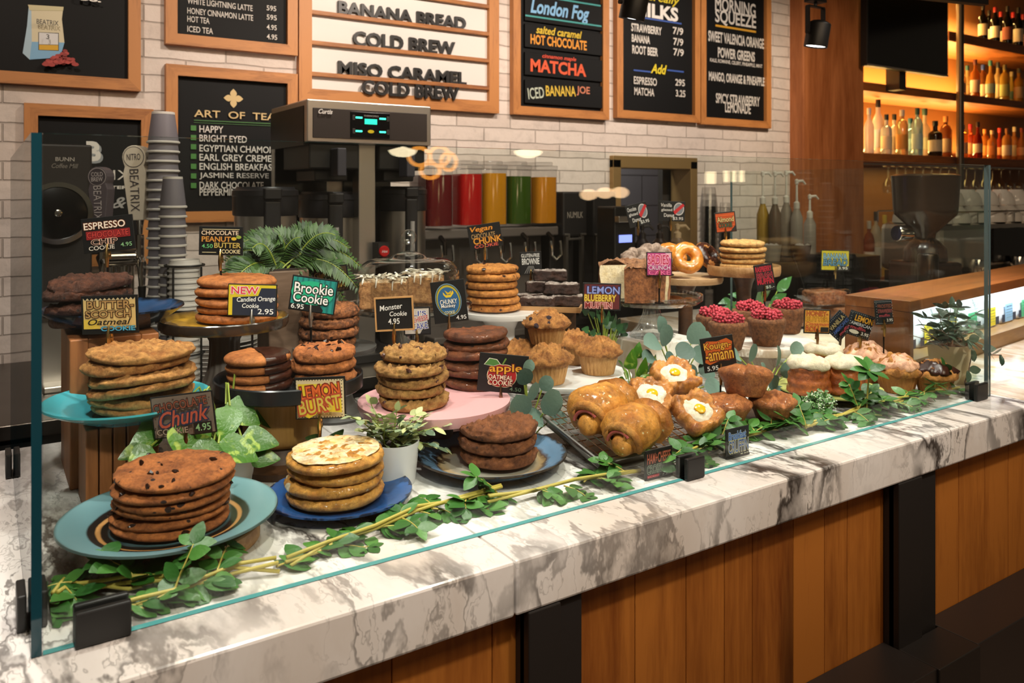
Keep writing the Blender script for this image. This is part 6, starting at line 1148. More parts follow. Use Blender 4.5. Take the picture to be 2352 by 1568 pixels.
card('black card for the vanilla glazed donut, hanging level', 1543, 485, 60, 46, 2, .86, W(1580, 636, .80).z+.002, donutcard('Vanilla'), sx=.45)
card('orange card reading Almond cookie', 1666, 510, 48, 47, -6, .72, W(1708, 618, .68).z+.002, [('r', .05, .06, .95, .94, '#c9551c')] + [('l', .05, .1+.12*i, .95, .1+.12*i, .02, '#a03a10') for i in range(8)] + [('t', 'Almond', .5, .36, .8, .26, '#d8b87a', O('#2a1a0c')), ('t', 'COOKIE', .48, .64, .64, .22, '#3c5a3a', O('#14180c')), ('p', [(.95, .68), (.95, .94), (.7, .94)], '#15171a')])
card('red lettered card for the raspberry bran muffins', 1756, 637, 44, 62, -9, .548, W(1738, 779, .50).z+.002, [('r', .05, .04, .95, .8, '#1a1011'), ('t', 'RASPBERRY', .5, .18, .84, .2, '#c41f3a', O('#5a0c18')), ('t', 'BRAN', .5, .42, .8, .18, '#1a1011', O('#d83a50', .05)), ('t', 'MUFFIN', .5, .64, .84, .2, '#c41f3a', O('#5a0c18')), ('t', '$5.-', .7, .87, .45, .12, '#b8c8b8')])
card('yellow card with blue lettering reading banana bread 3.95', 1918, 598, 66, 48, 1, .90, ZC+.03, [('r', .03, .04, .97, .95, '#c9b92a'), ('t', 'BANANA', .5, .3, .82, .26, '#8fb8c8', O('#1c4a6e', .07)), ('t', 'BREAD', .5, .6, .84, .28, '#5f92b0', O('#173a5a', .07, shear=.15)), ('r', .55, .76, .97, .96, '#1b1c1a'), ('t', '3.95', .77, .86, .32, .13, '#e8e6da')])
card('black and orange card reading Kouign-amann 5.95', 1650, 812, 76, 80, -9, .235, ZC+.0015, [('p', [(.08, .2), (.2, .1), (.5, .14), (.8, .08), (.96, .2), (.9, .45), (.96, .66), (.8, .72), (.5, .7), (.2, .78), (.06, .7), (.12, .45)], '#c45a1a'), ('t', 'Kouign-', .5, .28, .82, .26, '#e0a83a', O('#5a200c', .06)), ('t', '-amann', .52, .56, .84, .24, '#e0a83a', O('#5a200c', .06)), ('t', '5.95', .26, .88, .34, .13, '#d8d6d2')], clipm=flat('#b08a5a', .3, 1), sx=.56)
card('orange card reading honey butter cinnamon roll', 1876, 738, 60, 56, 2, .315, ZC+.0015, [('r', .04, .05, .96, .94, '#d99a3a'), ('t', 'HONEY-', .5, .17, .82, .19, '#c8662a', O('#6a2a10')), ('t', 'BUTTER', .5, .40, .84, .19, '#d8a02a', O('#8a4a10')), ('t', 'Cinnamon', .5, .60, .88, .14, '#b8462e', {'shear': .3}), ('t', 'ROLL', .36, .80, .56, .2, '#d06a2e', O('#7a2a10')), ('r', .64, .72, .94, .92, '#171513')], clipm=flat('#8a7050', .3, 1))
star = ('dots', 13, .012, '#c8ccd0')
card('dark speckled card reading vanilla, turned steeply behind the lemon card', 1927, 748, 40, 70, 34, .33, ZC+.0015, [star, ('t', 'VANILLA', .5, .25, .84, .18, '#a89a70', O('#3a2a14')), ('t', 'AMERICANO', .5, .5, .84, .14, '#3a5aa0', O('#101a3a')), ('t', 'muffin', .5, .72, .6, .14, '#a83a4a'), ('e', .5, .9, .3, .06, '#c8c4b8')], bg='#16202c', stem=False) if False else None
card('dark speckled card reading lemon, tilted right beside the orange roll card', 1974, 746, 58, 56, 18, .262, ZC+.0015, [star, ('t', 'LEMON', .55, .25, .72, .24, '#d8a02a', O('#5a3a0c', .06)), ('t', 'AMERICAN', .5, .48, .84, .13, '#b8bcc4', O('#202838')), ('t', 'muffin', .42, .64, .6, .14, '#a83a4a', O('#3a1014')), ('e', .3, .82, .2, .08, '#c8c4b8'), ('r', .55, .70, .92, .92, '#0c0c0d'), ('t', '3.95', .74, .81, .3, .13, '#d8d6d0')], bg='#18222c', clipm=GOLD)
card('dark speckled card reading vanilla, turned on edge left of the lemon card', 1928, 748, 56, 50, -47, .295, ZC+.0015, [star, ('t', 'VANILLA', .5, .25, .8, .2, '#a89a70', O('#3a2a14')), ('t', 'AMERICANO', .5, .5, .84, .16, '#3a5aa0', O('#101a3a')), ('t', 'muffin', .5, .72, .56, .14, '#a83a4a')], bg='#16202c', clipm=GUN)
card('dark speckled card with red writing, nearest the right end glass', 2029, 717, 40, 56, -4, .215, ZC+.0015, [star, ('t', 'FROSTED', .5, .22, .8, .15, '#8a4a3a', O('#2a1410')), ('t', 'STRAWBERRY', .5, .42, .82, .15, '#9a4a4a', O('#2a1410')), ('t', 'muffin', .45, .6, .6, .12, '#a83a4a'), ('r', .5, .70, .95, .9, '#0c0c0d'), ('t', '3.95', .73, .8, .34, .12, '#d8d6d0')], bg='#1a2228', clipm=GOLD)
# two cards standing on the marble just inside the front glass
def standcard(label, px, py, w_, h_, spec, Y=.03):
    t = card(label, px, py, w_, h_, 0, Y, ZC+.0008, spec, dyaw=33, stem=False); m = MB(); hh = W(px, py, Y).z - ZC - h_*DY(px, Y)/F/2
    m.bx((-.03, -.004, 0), (.03, .02, max(.003, hh))); m.build('card_foot', BLACK, t); return t
standcard('black card behind the front glass reading ham and cheese croissant', 1512, 1068, 84, 78, [('t', 'HAM+CHEESE', .5, .25, .86, .3, '#b8604a', O('#3a1a16')), ('t', 'CROISSANT', .5, .56, .88, .24, '#2a2c2c', O('#8fa08c', .045)), ('r', .06, .72, .5, .93, '#9a2f38'), ('t', 'BENTON', .28, .83, .4, .16, '#d06a70'), ('t', '5.95', .76, .83, .3, .16, '#a8a6a2')])
standcard('black card behind the front glass reading Breakfast CRUFFIN 7.95', 1693, 1019, 76, 76, [('t', 'Breakfast', .48, .22, .76, .24, '#3a63b0', O('#a8b8c0', .05)), ('t', 'CRUFFIN', .52, .55, .88, .36, '#3c5a98', O('#b8b088', .06)), ('t', '7.95', .78, .87, .34, .16, '#c8c6a8')])
# ---------------------------------------------------------------- plants
L_POTH = leafmat('pothos_leaf', '#2a5a16', '#4f8222', .3, '#98b04a'); L_EUC = leafmat('eucalyptus_leaf', '#3c5249', '#708a7e', .55); L_FERN = leafmat('fern_leaf', '#1b3512', '#3c5a20', .5); L_VINE = leafmat('vine_leaf', '#1d4f18', '#4c7f34', .42)
L_SUC = leafmat('succulent_leaf', '#5f7a68', '#c5c68a', .5); L_PEP = leafmat('peperomia_leaf', '#2f4438', '#566a58', .35, '#7f9488'); L_BIG = leafmat('big_leaf', '#2f5a2a', '#4f7f45', .3, '#8fae9a'); L_IVY = leafmat('ivy_leaf', '#1f3f22', '#2f5a30', .45)
STEMG = flat('#8a9a3a', .5); STEMY = flat('#b3a24a', .5); STEMB = flat('#7a6240', .6); SOIL = flat('#2a1f18', .9)
def rv(rn, s=1): return Vector((rn.uniform(-s, s), rn.uniform(-s, s), rn.uniform(-s, s)))
def pot(name, label, x, y, z, r, h, mat, taper=.86):
    t = thing(name, label, 'potted plant', (x, y, z)); m = MB(); m.lathe([(0, 0), (r*taper*.97, 0), (r*taper, .003), (r, h), (r*.93, h), (r*.9, h-.012), (0, h-.012)], 48); m.build('pot', mat, t); m = MB(); m.lathe([(r*.89, h-.011), (0, h-.008)], 24); m.build('soil', SOIL, t); return t
def sprig(F_, S_, p0, d, L, nl, lsz, lw, kind, rn, droop=.5, curl=.25, pair=True, r0=.0016, face=.6, grow=0):
    """one stem with leaves along it; leaves turn partly towards the light"""
    p = Vector(p0); d = Vector(d).normalized(); pts = [p.copy()]; n = 10
    for i in range(n): d = (d + Vector((0, 0, -droop/n)) + rv(rn, .06)).normalized(); p = p + d*L/n; p.z = max(p.z, ZMIN); pts.append(p.copy())
    S_.tube(pts, [r0*(1-.6*i/n) for i in range(n+1)], 6)
    for k in range(nl):
        u = (k+1)/nl*n*.98 + .1; i = min(n-1, int(u)); q = pts[i].lerp(pts[i+1], u-i if u-i <= 1 else 1); ax = (pts[i+1]-pts[i]).normalized(); sd = ax.cross(Vector((0, 0, 1))); sd = sd.normalized() if sd.length > .05 else Vector((1, 0, 0)); up = sd.cross(ax)
        for s in ((-1, 1) if pair else ((-1)**k,)):
            a = rn.uniform(-.6, .6); ld = (sd*s*cos(a) + up*sin(a)*1 + ax*.45 + rv(rn, .2)); nr = (Vector((0, -.5, 1))*face + up + rv(rn, .35)); sz = lsz*rn.uniform(.75, 1.2)*(1 - grow*k/nl)
            F_.leaf(q, ld, nr, sz, sz*lw, curl*rn.uniform(.4, 1.4), .12, kind)
    F_.leaf(pts[-1], d, Vector((0, -.4, 1)) + rv(rn, .3), lsz*.9, lsz*lw*.9, curl, .12, kind)
ZMIN = .001
def loc3(t, v): return Vector(v) - t.location
# green vines lying along the front glass
def garland(label, pts, n_sp, seed, lsz=.027, nl=5, up=.7):
    rn = random.Random(seed); P = [WZ(px, py, ZC+.012) for px, py in pts]; t = thing('green_vine', label, 'artificial vine', (P[0].x, P[0].y, ZC)); q = [p - t.location for p in P]
    for p in q: p.y = max(p.y, .014 - t.location.y + .008)
    Fm, Sm = MB(), MB()
    for k in range(3): Sm.tube([p + Vector((rn.uniform(-.004, .004), rn.uniform(-.006, .006), max(-.008, rn.uniform(-.006, .01)))) for p in q], [.0026]*len(q), 7)
    for k in range(n_sp):
        u = rn.uniform(0, len(q)-1.001); i = int(u); b = q[i].lerp(q[i+1], u-i); dr = (q[i+1]-q[i]).normalized()
        d = dr*rn.uniform(-.5, 1) + Vector((rn.uniform(-.3, .3), rn.uniform(-.55, .55), rn.uniform(-.1, up)))
        if b.y + t.location.y < .05: d.y = abs(d.y)*.4
        sprig(Fm, Sm, b, d, rn.uniform(.03, .065), nl, lsz, .62, 'oval', rn, .6, .25)
    for k, v in enumerate(Fm.v):
        if v.y + t.location.y < .012: Fm.v[k].y = .012 - t.location.y
        if v.z < .001: Fm.v[k].z = .001
        Fm.v[k].x = min(max(Fm.v[k].x, .012 - t.location.x), 1.965 - t.location.x)
    for k, v in enumerate(Sm.v):
        Sm.v[k].x = min(max(Sm.v[k].x, .012 - t.location.x), 1.965 - t.location.x)
        if v.y + t.location.y < .012: Sm.v[k].y = .012 - t.location.y
        if v.z < .0005: Sm.v[k].z = .0005
    Fm.build('foliage', L_VINE, t, sharp=0); Sm.build('stems', STEMY, t, sharp=0)
garland('dark green vine in the front left corner below the teal plate', [(128, 1375), (150, 1330), (215, 1345), (300, 1340), (390, 1330)], 11, 1, .033, 4, .22)
garland('vine sprig with yellow stem lying before the teal plate', [(185, 1405), (330, 1385), (440, 1350), (540, 1310), (640, 1300)], 9, 2, .033, 4, .22)
garland('long leafy vine in front of the cobalt and speckled plates', [(660, 1290), (760, 1250), (860, 1215), (960, 1175), (1060, 1150), (1150, 1130)], 18, 3, .030, 4, .22)
garland('vine running from the speckled plate to the croissant tray', [(1120, 1150), (1220, 1125), (1320, 1112), (1400, 1090), (1470, 1075)], 12, 4, .031, 4, .22)
garland('bushy vine between the croissant card and the kouign amann pastries', [(1500, 1085), (1560, 1055), (1620, 1030), (1700, 1000), (1790, 985), (1850, 970)], 22, 5, .032)
garland('bushy vine in front of the lime plate, reaching the right corner', [(1850, 985), (1920, 960), (1990, 935), (2060, 920), (2130, 905), (2200, 893)], 24, 6, .032)
# upright sprig
p = WZ(1990, 955, ZC); t = thing('green_sprig', 'upright green sprig standing in front of the pink glazed muffin', 'plant', (p.x, max(p.y, .03), ZC+.001)); rn = random.Random(9); Fm, Sm = MB(), MB(); hh = W(2008, 850, .05).z-ZC
Sm.tube([(0, 0, 0), (.004, .0, hh*.5), (.012, 0, hh)], .0018, 6)
for k in range(9): a = k*2.4; Fm.leaf((.012, 0, hh-.004), (cos(a), sin(a)*.6, rn.uniform(-.2, .9)), (0, -.5, 1), .045, .026, .3, .12, 'oval')
Fm.build('foliage', L_VINE, t, sharp=0); Sm.build('stem', STEMY, t)
# pothos at the left
p = W(520, 1120, .42); t = pot('potted_pothos', 'variegated pothos with broad yellow green leaves, behind the front left cookies', p.x, .42, ZC+.0005, .05, .06, PORC); rn = random.Random(12); Fm, Sm = MB(), MB()
PL = [(320, 1055, .30, 62, -.6), (430, 1020, .28, 88, .1), (350, 985, .34, 80, -.8), (480, 1040, .27, 80, .9), (560, 950, .36, 74, .7), (520, 975, .34, 72, -.2), (600, 1010, .33, 70, 1.2), (400, 1075, .30, 58, -.3), (550, 1035, .31, 80, .9), (620, 960, .40, 60, .5), (460, 985, .33, 70, .3), (575, 925, .42, 60, .2), (300, 1040, .32, 46, -1.3), (505, 1085, .28, 60, .6), (330, 1010, .33, 66, -1), (440, 1075, .27, 70, 0), (610, 1050, .33, 56, 1.4)]
for px, py, yy, sz, an in PL:
    c = W(px, py, yy) - t.location; L_ = S(sz, px, yy)*1.25; d = Vector((sin(an), -.35, -.55*cos(an))); d.normalize(); b = c - d*L_*.5
    Sm.tube([(0, 0, .05), (b.x*.5, b.y*.5, max(b.z, .05)+.03), tuple(b)], .0018, 6); Fm.leaf(b, d, (rn.uniform(-.2, .2), -1, .75), L_, L_*.72, .25, .14, 'heart', 0, 8)
Fm.build('foliage', L_POTH, t, sharp=0); Sm.build('stems', STEMG, t)
# fern in a wooden pot
Y = .775; c = W(650, 640, Y); zf = ZC+.0; r = S(46, 655, Y); ztop = W(655, 618, Y).z
m = MB(); m.bx((-.16, -.12, 0), (.16, .13, .02)); 
t = thing('potted_fern', 'arching dark green fern in a square wooden pot, left of the glass dome', 'potted plant', (c.x, Y, ZC+.0005)); hp = ztop-ZC
m = MB(); m.bx((-r, -r, 0), (r, r, hp)); m.build('pot', wood('grey_wood', '#7a6250', '#54402f', 'X', 6, .6, False), t, bev=.003); m = MB(); m.bx((-r*.9, -r*.9, hp), (r*.9, r*.9, hp+.004)); m.build('soil', SOIL, t)
m = MB(); m.bx((-.2, -.13, 0), (.2, .4, .9)); 
rn = random.Random(5); Fm, Sm = MB(), MB(); ZMIN = -1
FR = [(500, 660), (520, 600), (560, 555), (600, 545), (640, 540), (690, 545), (730, 530), (770, 540), (800, 570), (825, 610), (820, 660), (790, 690), (545, 640), (590, 600), (680, 600), (740, 590), (770, 620), (650, 575), (700, 640), (720, 560), (610, 570), (510, 690), (580, 570), (660, 545)]
for i, (px, py) in enumerate(FR):
    yy = Y + rn.uniform(-.10, .10); e = W(px, py, yy) - t.location; s = Vector((rn.uniform(-.03, .03), rn.uniform(-.03, .03), hp)); mid = (s+e)/2 + Vector((0, 0, .03 + .35*abs(e.x))); pts = []
    for k in range(15): u = k/14; pts.append(s*(1-u)**2 + mid*2*u*(1-u) + e*u*u)
    Sm.tube(pts, [.002*(1-.6*k/14) for k in range(15)], 5)
    for k in range(2, 15):
        ax = (pts[k]-pts[k-1]).normalized(); nr = Vector((0, -.8, .8)); sd = ax.cross(nr).normalized(); L_ = .034*sin(pi*min(1, (k+1.5)/16.5))**.7 + .006
        for q in (pts[k], (pts[k]+pts[k-1])/2):
            for sg in (-1, 1): Fm.leaf(q, sd*sg + ax*.45 + rv(rn, .08), nr + rv(rn, .2), L_, L_*.30, .3, .1, 'lance', 0, 4)
Fm.build('fronds', L_FERN, t, sharp=0); Sm.build('stems', STEMG, t)
ZMIN = .001
m = MB(); 
# white pot with small silvery plant
Y = .262; c = W(906, 1112, Y); r = S(57, 906, Y); h = W(906, 1012, Y).z - ZC
t = pot('potted_succulent', 'small white pot of silvery green leaves, in front of the pink stand', c.x, Y, ZC+.0005, r, h, flat('#d9d7d8', .35), .84); rn = random.Random(7); Fm, Sm = MB(), MB()
for px, py in ((830, 930), (850, 960), (880, 945), (870, 985), (910, 970), (820, 965), (955, 950), (985, 960), (1000, 1000), (1015, 985), (985, 1035), (940, 985), (860, 925), (965, 985), (1020, 1020), (835, 990), (920, 940)):
    e = W(px, py, Y - .02 + rn.uniform(-.03, .03)) - t.location; b = Vector((rn.uniform(-.02, .02), rn.uniform(-.02, .02), h-.008)); v = e-b; sprig(Fm, Sm, b, v + Vector((0, 0, .02)), v.length, 6, .021, .6, 'oval', rn, .35, .2)
Fm.build('foliage', L_SUC, t, sharp=0); Sm.build('stems', STEMG, t)
# eucalyptus bunches
def euc(label, px, py, Y, leaves, seed, mat=L_EUC, zb=ZC+.001, name='eucalyptus_bunch', kind='round', lw=.92):
    b = W(px, py, Y); t = thing(name, label, 'artificial plant', (b.x, Y, zb)); rn = random.Random(seed); Fm, Sm = MB(), MB()
    for lx, ly, sz, yy in leaves:
        c = W(lx, ly, yy) - t.location; L_ = S(sz, lx, yy)*.88; a = math.atan2(-(ly-py), lx-px) + rn.uniform(-.5, .5); d = Vector((cos(a), -.25, sin(a)*.9)).normalized(); q = c - d*L_*.5
        Sm.tube([(rn.uniform(-.008, .008), rn.uniform(-.008, .008), 0), tuple(q*.5 + Vector((0, 0, abs(q.z)*.15))), tuple(q)], .0016, 6); Fm.leaf(q, d, (rn.uniform(-.6, .6), -1, rn.uniform(.0, 1.1)), L_, L_*lw, rn.uniform(.1, .5), rn.uniform(.05, .3), kind, 0, 9)
    for k, v in enumerate(Fm.v):
        if v.z < .001: Fm.v[k].z = .001
    Fm.build('foliage', mat, t, sharp=0); Sm.build('stems', STEMG, t); return t
euc('dusty green eucalyptus leaves left of the croissant tray', 1215, 960, .30, [(1195, 935, 72, .26), (1270, 925, 74, .25), (1225, 900, 56, .27), (1205, 865, 50, .29), (1255, 880, 44, .28), (1185, 975, 56, .27), (1230, 960, 62, .26), (1285, 960, 50, .27), (1215, 840, 36, .3)], 1)
euc('dusty green eucalyptus leaves above the egg danishes', 1555, 830, .36, [(1500, 785, 60, .34), (1530, 770, 62, .35), (1600, 765, 64, .37), (1575, 805, 58, .34), (1610, 815, 56, .34), (1545, 825, 52, .33), (1590, 860, 56, .32), (1490, 820, 48, .33), (1620, 780, 50, .38), (1560, 850, 50, .32), (1625, 850, 54, .33), (1520, 745, 46, .38), (1640, 890, 60, .30), (1660, 920, 54, .29)], 2)
euc('dusty green eucalyptus leaves under the marble stand, behind the kouign amann pastries', 1755, 880, .30, [(1730, 810, 52, .33), (1790, 820, 62, .32), (1755, 850, 44, .30), (1780, 880, 46, .28), (1700, 850, 50, .31), (1810, 850, 46, .30), (1745, 910, 40, .27), (1800, 900, 48, .27), (1690, 815, 44, .33), (1830, 800, 40, .33)], 3)
euc('bright green leaves between the white muffin stand and the eucalyptus', 1460, 880, .33, [(1450, 825, 56, .33), (1478, 845, 58, .32), (1440, 860, 50, .32), (1500, 835, 52, .34), (1465, 805, 44, .35), (1430, 840, 44, .35), (1490, 870, 52, .31), (1425, 880, 46, .33)], 4, L_POTH, name='green_leaf_plant', kind='heart', lw=.66)
euc('broad striped leaves behind the marble stand of bran muffins', 1750, 720, .88, [(1705, 680, 90, .86), (1770, 655, 96, .88), (1690, 705, 76, .84), (1740, 690, 84, .85), (1795, 685, 76, .86), (1670, 690, 60, .86), (1805, 650, 66, .9), (1755, 640, 70, .9)], 5, L_BIG, name='broad_leaf_plant', kind='lance', lw=.42)
euc('dark ivy leaves behind the blueberry muffins, left of the glass stand', 1390, 770, .62, [(1345+ (i*37) % 95, 715+(i*23) % 62, 26, .60+.02*(i % 3)) for i in range(26)], 6, L_IVY, name='ivy_plant', kind='heart', lw=.8)
euc('loose dark leaf lying behind the iced lemon cookies', 760, 1020, .36, [(770, 1005, 60, .33), (720, 1010, 50, .34), (800, 1015, 46, .33)], 8, L_FERN, name='leaf_sprig', kind='heart', lw=.7)
# thyme like plant in front of the lime plate
p = WZ(1880, 950, ZC); t = thing('herb_plant', 'bushy herb with tiny white buds in front of the lime plate', 'plant', (p.x, p.y, ZC+.001)); rn = random.Random(3); Fm, Sm, Bm = MB(), MB(), MB(); Rr = S(50, 1880, p.y)
for i in range(120):
    a, el = rn.uniform(0, 2*pi), rn.uniform(.15, 1.5); q = Vector((cos(a)*cos(el), sin(a)*cos(el)*.7, sin(el)*1.0))*Rr*rn.uniform(.6, 1.0)
    if i % 3 == 0: Sm.tube([(0, 0, 0), tuple(q*.6 + Vector((0, 0, .004))), tuple(q)], .0009, 4)
    for k in range(4): Fm.leaf(q + rv(rn, .008), rv(rn), Vector((0, -.5, 1)) + rv(rn, .5), .009, .006, .2, .1, 'oval', 0, 3)
    for k in range(2): Bm.lathe([(0, -.0022), (.0022, 0), (0, .0022)], 6, 0, T(*(q*1.03 + rv(rn, .006))))
for M_ in (Fm, Bm):
    for k, v in enumerate(M_.v):
        if v.z < .001: M_.v[k].z = .001
Fm.build('foliage', leafmat('herb_leaf', '#3f6a34', '#6f945a'), t, sharp=0); Sm.build('stems', STEMG, t); o = Bm.build('buds', flat('#cfd6c0', .6), t); o['kind'] = 'stuff'
# peperomia beyond the right end
t = pot('potted_peperomia', 'striped leaf plant in a cream pot before the wooden cabinet', 2.06, .135, ZC+.0005, .052, .098, flat('#cbb896', .6), .82); rn = random.Random(15); Fm, Sm = MB(), MB()
for px, py in ((2110, 735), (2135, 715), (2170, 705), (2205, 730), (2235, 750), (2150, 745), (2190, 755), (2120, 760), (2225, 775), (2175, 730), (2105, 775), (2240, 720), (2160, 770), (2200, 700)):
    e = W(px, py, .13 + rn.uniform(-.04, .03)) - t.location; b = Vector((rn.uniform(-.02, .02), rn.uniform(-.02, .02), .088)); v = e-b; sprig(Fm, Sm, b, v + Vector((0, 0, .02)), v.length, 4, .036, .5, 'oval', rn, .35, .35)
for pts in ([(2200, 775), (2235, 800), (2225, 850), (2215, 880)], [(2225, 780), (2255, 800), (2275, 815), (2300, 815)]):
    q = [Vector((.03, -.03, .095))] + [W(a, b, .07) - t.location for a, b in pts]; Sm.tube(q, .0016, 6)
    for v in q[1:]:
        for k in range(2): Fm.leaf(v, (rn.uniform(-1, 1), -.3, rn.uniform(-.8, .2)), (0, -1, .4), .036, .022, .2, .1, 'oval')
for k, v in enumerate(Fm.v): Fm.v[k].x = max(v.x, 1.993 - 2.06)
Fm.build('foliage', L_PEP, t, sharp=0); Sm.build('stems', flat('#7a5a4a', .5), t)
# ---------------------------------------------------------------- right of the case: cabinet with coffee bags, grinder, espresso machine, tablet
CABW = wood('cabinet_wood', '#a8652f', '#7a4520', 'X', 4, .45, False); az = radians(7.5); cx, cy = 2.0, .205; Lc, Dc, Hc = 1.75, .18, .205
t = thing('wooden_cabinet', 'low wooden counter cabinet with a white lit display of coffee bags', 'cabinet', (cx, cy, ZC+.0005), az)
m = MB(); m.bx((0, 0, Hc-.03), (Lc, Dc, Hc)); m.build('top_board', CABW, t, bev=.002)
m = MB(); m.bx((0, .001, 0), (.02, Dc, Hc-.0305)); m.bx((Lc-.02, .001, 0), (Lc, Dc, Hc-.0305)); m.build('side_board', wood('cabinet_wood_upright', '#a8652f', '#7a4520', 'Z', 4, .45, False), t)
m = MB(); m.bx((.021, .001, 0), (Lc-.021, Dc-.001, .045)); m.build('bottom_board', wood('cabinet_base', '#b08a52', '#8a6436', 'X', 4, .45, False), t)
m = MB(); m.bx((.021, Dc-.012, .0455), (Lc-.021, Dc-.001, Hc-.031)); m.build('back_panel', flat('#e6eaec', .5), t)
m = MB(); m.bx((.03, .012, Hc-.036), (Lc-.03, .02, Hc-.0308)); m.build('light_strip', glow('cabinet_led', (.82, .93, 1), 3), t)
q_ = lambda x, y, z: (cx + x*cos(az) - y*sin(az), cy + x*sin(az) + y*cos(az), ZC + z)
area(q_(Lc/2, .014, Hc-.04), q_(Lc/2, .10, .06), 2.0, 1.65, .012, (.82, .93, 1))
BAGW = flat('#dfe1e2', .35); GB_ = 'white coffee bags in the lit cabinet'; f = None
for i in range(8):
    xx = .10 + i*.162; wx = cx + xx*cos(az) - .09*sin(az); wy = cy + xx*sin(az) + .09*cos(az); col, cn = (('#d9c62a', 'yellow'), ('#d9c62a', 'yellow'), ('#d9c62a', 'yellow'), ('#4fae7a', 'green'), ('#d9c62a', 'yellow'), ('#8fb8d8', 'blue'), ('#4fae7a', 'green'), ('#d9c62a', 'yellow'))[i]
    b = thing('coffee_bag', f'white coffee bag, {ON[i]} from the left in the lit cabinet', 'coffee bag', (wx, wy, ZC+.0475), az, GB_); b['label'] = f'white coffee bag with {cn} label, {ON[i]} from the left in the lit cabinet'
    hb, wb = .124, .148; m = MB(); k = 10; vs = []
    for j in range(k+1):
        v = j/k; ww = wb/2*(1 - .10*max(0, v-.5)*2); dd = .032*(1 - max(0, v-.35)/.65*.93)
        for a in range(16): q = 2*pi*a/16; cxx = math.copysign(abs(cos(q))**.5, cos(q)); syy = math.copysign(abs(sin(q))**.6, sin(q)); vs.append((ww*cxx + .003*noise.noise(Vector((i*3, v*9, a))), dd*syy*(1+.1*noise.noise(Vector((i, v*6, a*1.3)))), v*hb))
    m.add(vs, [(j*16+a, j*16+(a+1) % 16, (j+1)*16+(a+1) % 16, (j+1)*16+a) for j in range(k) for a in range(16)] + [tuple(range(16))[::-1], tuple(range(k*16, k*16+16))]); m.build('bag', BAGW, b, sharp=0)
    P = Paint(.0003); P.rect(-.066, .004, .066, .030, '#2c3242'); P.rect(-.040, .004, .034, .064, col); P.text('BEATRIX', -.003, .088, .100, .015, '#6f757c', bold=-.005); P.text('COFFEE ROASTERS', -.003, .074, .09, .004, '#8a9098'); P.text('SINGLE ORIGIN', -.002, .055, .05, .005, '#3a4a3a')
    for q in range(4): P.line((-.034, .045-.009*q), (.028, .045-.009*q), .001, '#5a6a4a')
    P.build('bag_label', b, T(0, -.0345, 0))
# grinder
Y = .66; c = W(2125, 560, Y); k = DY(2125, Y)/F; t = thing('coffee_grinder', 'large dark coffee grinder with a tapering brown hopper, behind the wooden cabinet', 'coffee grinder', (c.x, Y, ZC+.0005), -.3)
z_ = lambda py: W(2125, py, Y).z - ZC; r = 62*k; HOP = pane_mat('smoked_plastic', (.20, .13, .09), .06, 3, .5, .1)
sqz = lambda s, q=.75: [(s*math.copysign(abs(cos(a))**q, cos(a)), s*math.copysign(abs(sin(a))**q, sin(a))) for a in [2*pi*i/32 for i in range(32)]]
m = MB(); rows = [(r*.30, z_(548)), (r*.34, z_(535)), (r*.97, z_(492)), (r*1.0, z_(480)), (r*1.06, z_(408)), (r*1.08, z_(404)), (r*.9, z_(400))]
vs = [(x, y, z) for s, z in rows for x, y in sqz(s)]; m.add(vs, [(i*32+a, i*32+(a+1) % 32, (i+1)*32+(a+1) % 32, (i+1)*32+a) for i in range(len(rows)-1) for a in range(32)] + [tuple(range((len(rows)-1)*32, len(rows)*32))]); m.build('hopper', flat('#3a2c24', .22), t)
m = MB(); m.lathe([(0, z_(600)), (r*.75, z_(598)), (r*.72, z_(570)), (r*.5, z_(555)), (r*.32, z_(546)), (0, z_(546))], 36); m.build('burr_housing', flat('#2a201c', .25), t)
m = MB(); m.bx((-r*.9, -r*.8, 0), (r*.95, r*.9, z_(600))); m.build('body', flat('#1f1613', .25), t, bev=.012)
m = MB(); m.lathe([(0, 0), (r*.3, 0), (r*.3, r*.5), (r*.27, r*.55), (0, r*.55)], 24, 0, T(-r*.75, 0, z_(535)) @ R(-90, 'Y')); m.build('dose_knob', CHROME, t)
m = MB(); m.lathe([(0, z_(640)), (r*.34, z_(640)), (r*.34, z_(580)), (r*.3, z_(576)), (0, z_(576))], 24, 0, T(-r*1.0, -r*1.2, 0)); m.lathe([(0, 0.), (r*.36, 0), (r*.36, z_(640)), (0, z_(640))], 24, 0, T(-r*1.0, -r*1.2, 0)); m.build('dosing_cup', GUN, t)
P = Paint(.0004); P.rect(-r*.85, z_(628), -r*.45, z_(610), '#a39d98'); P.rect(r*.35, z_(665), r*.75, z_(640), '#8a8378'); P.build('name_plate', t, T(0, -r*.8-.001, 0))
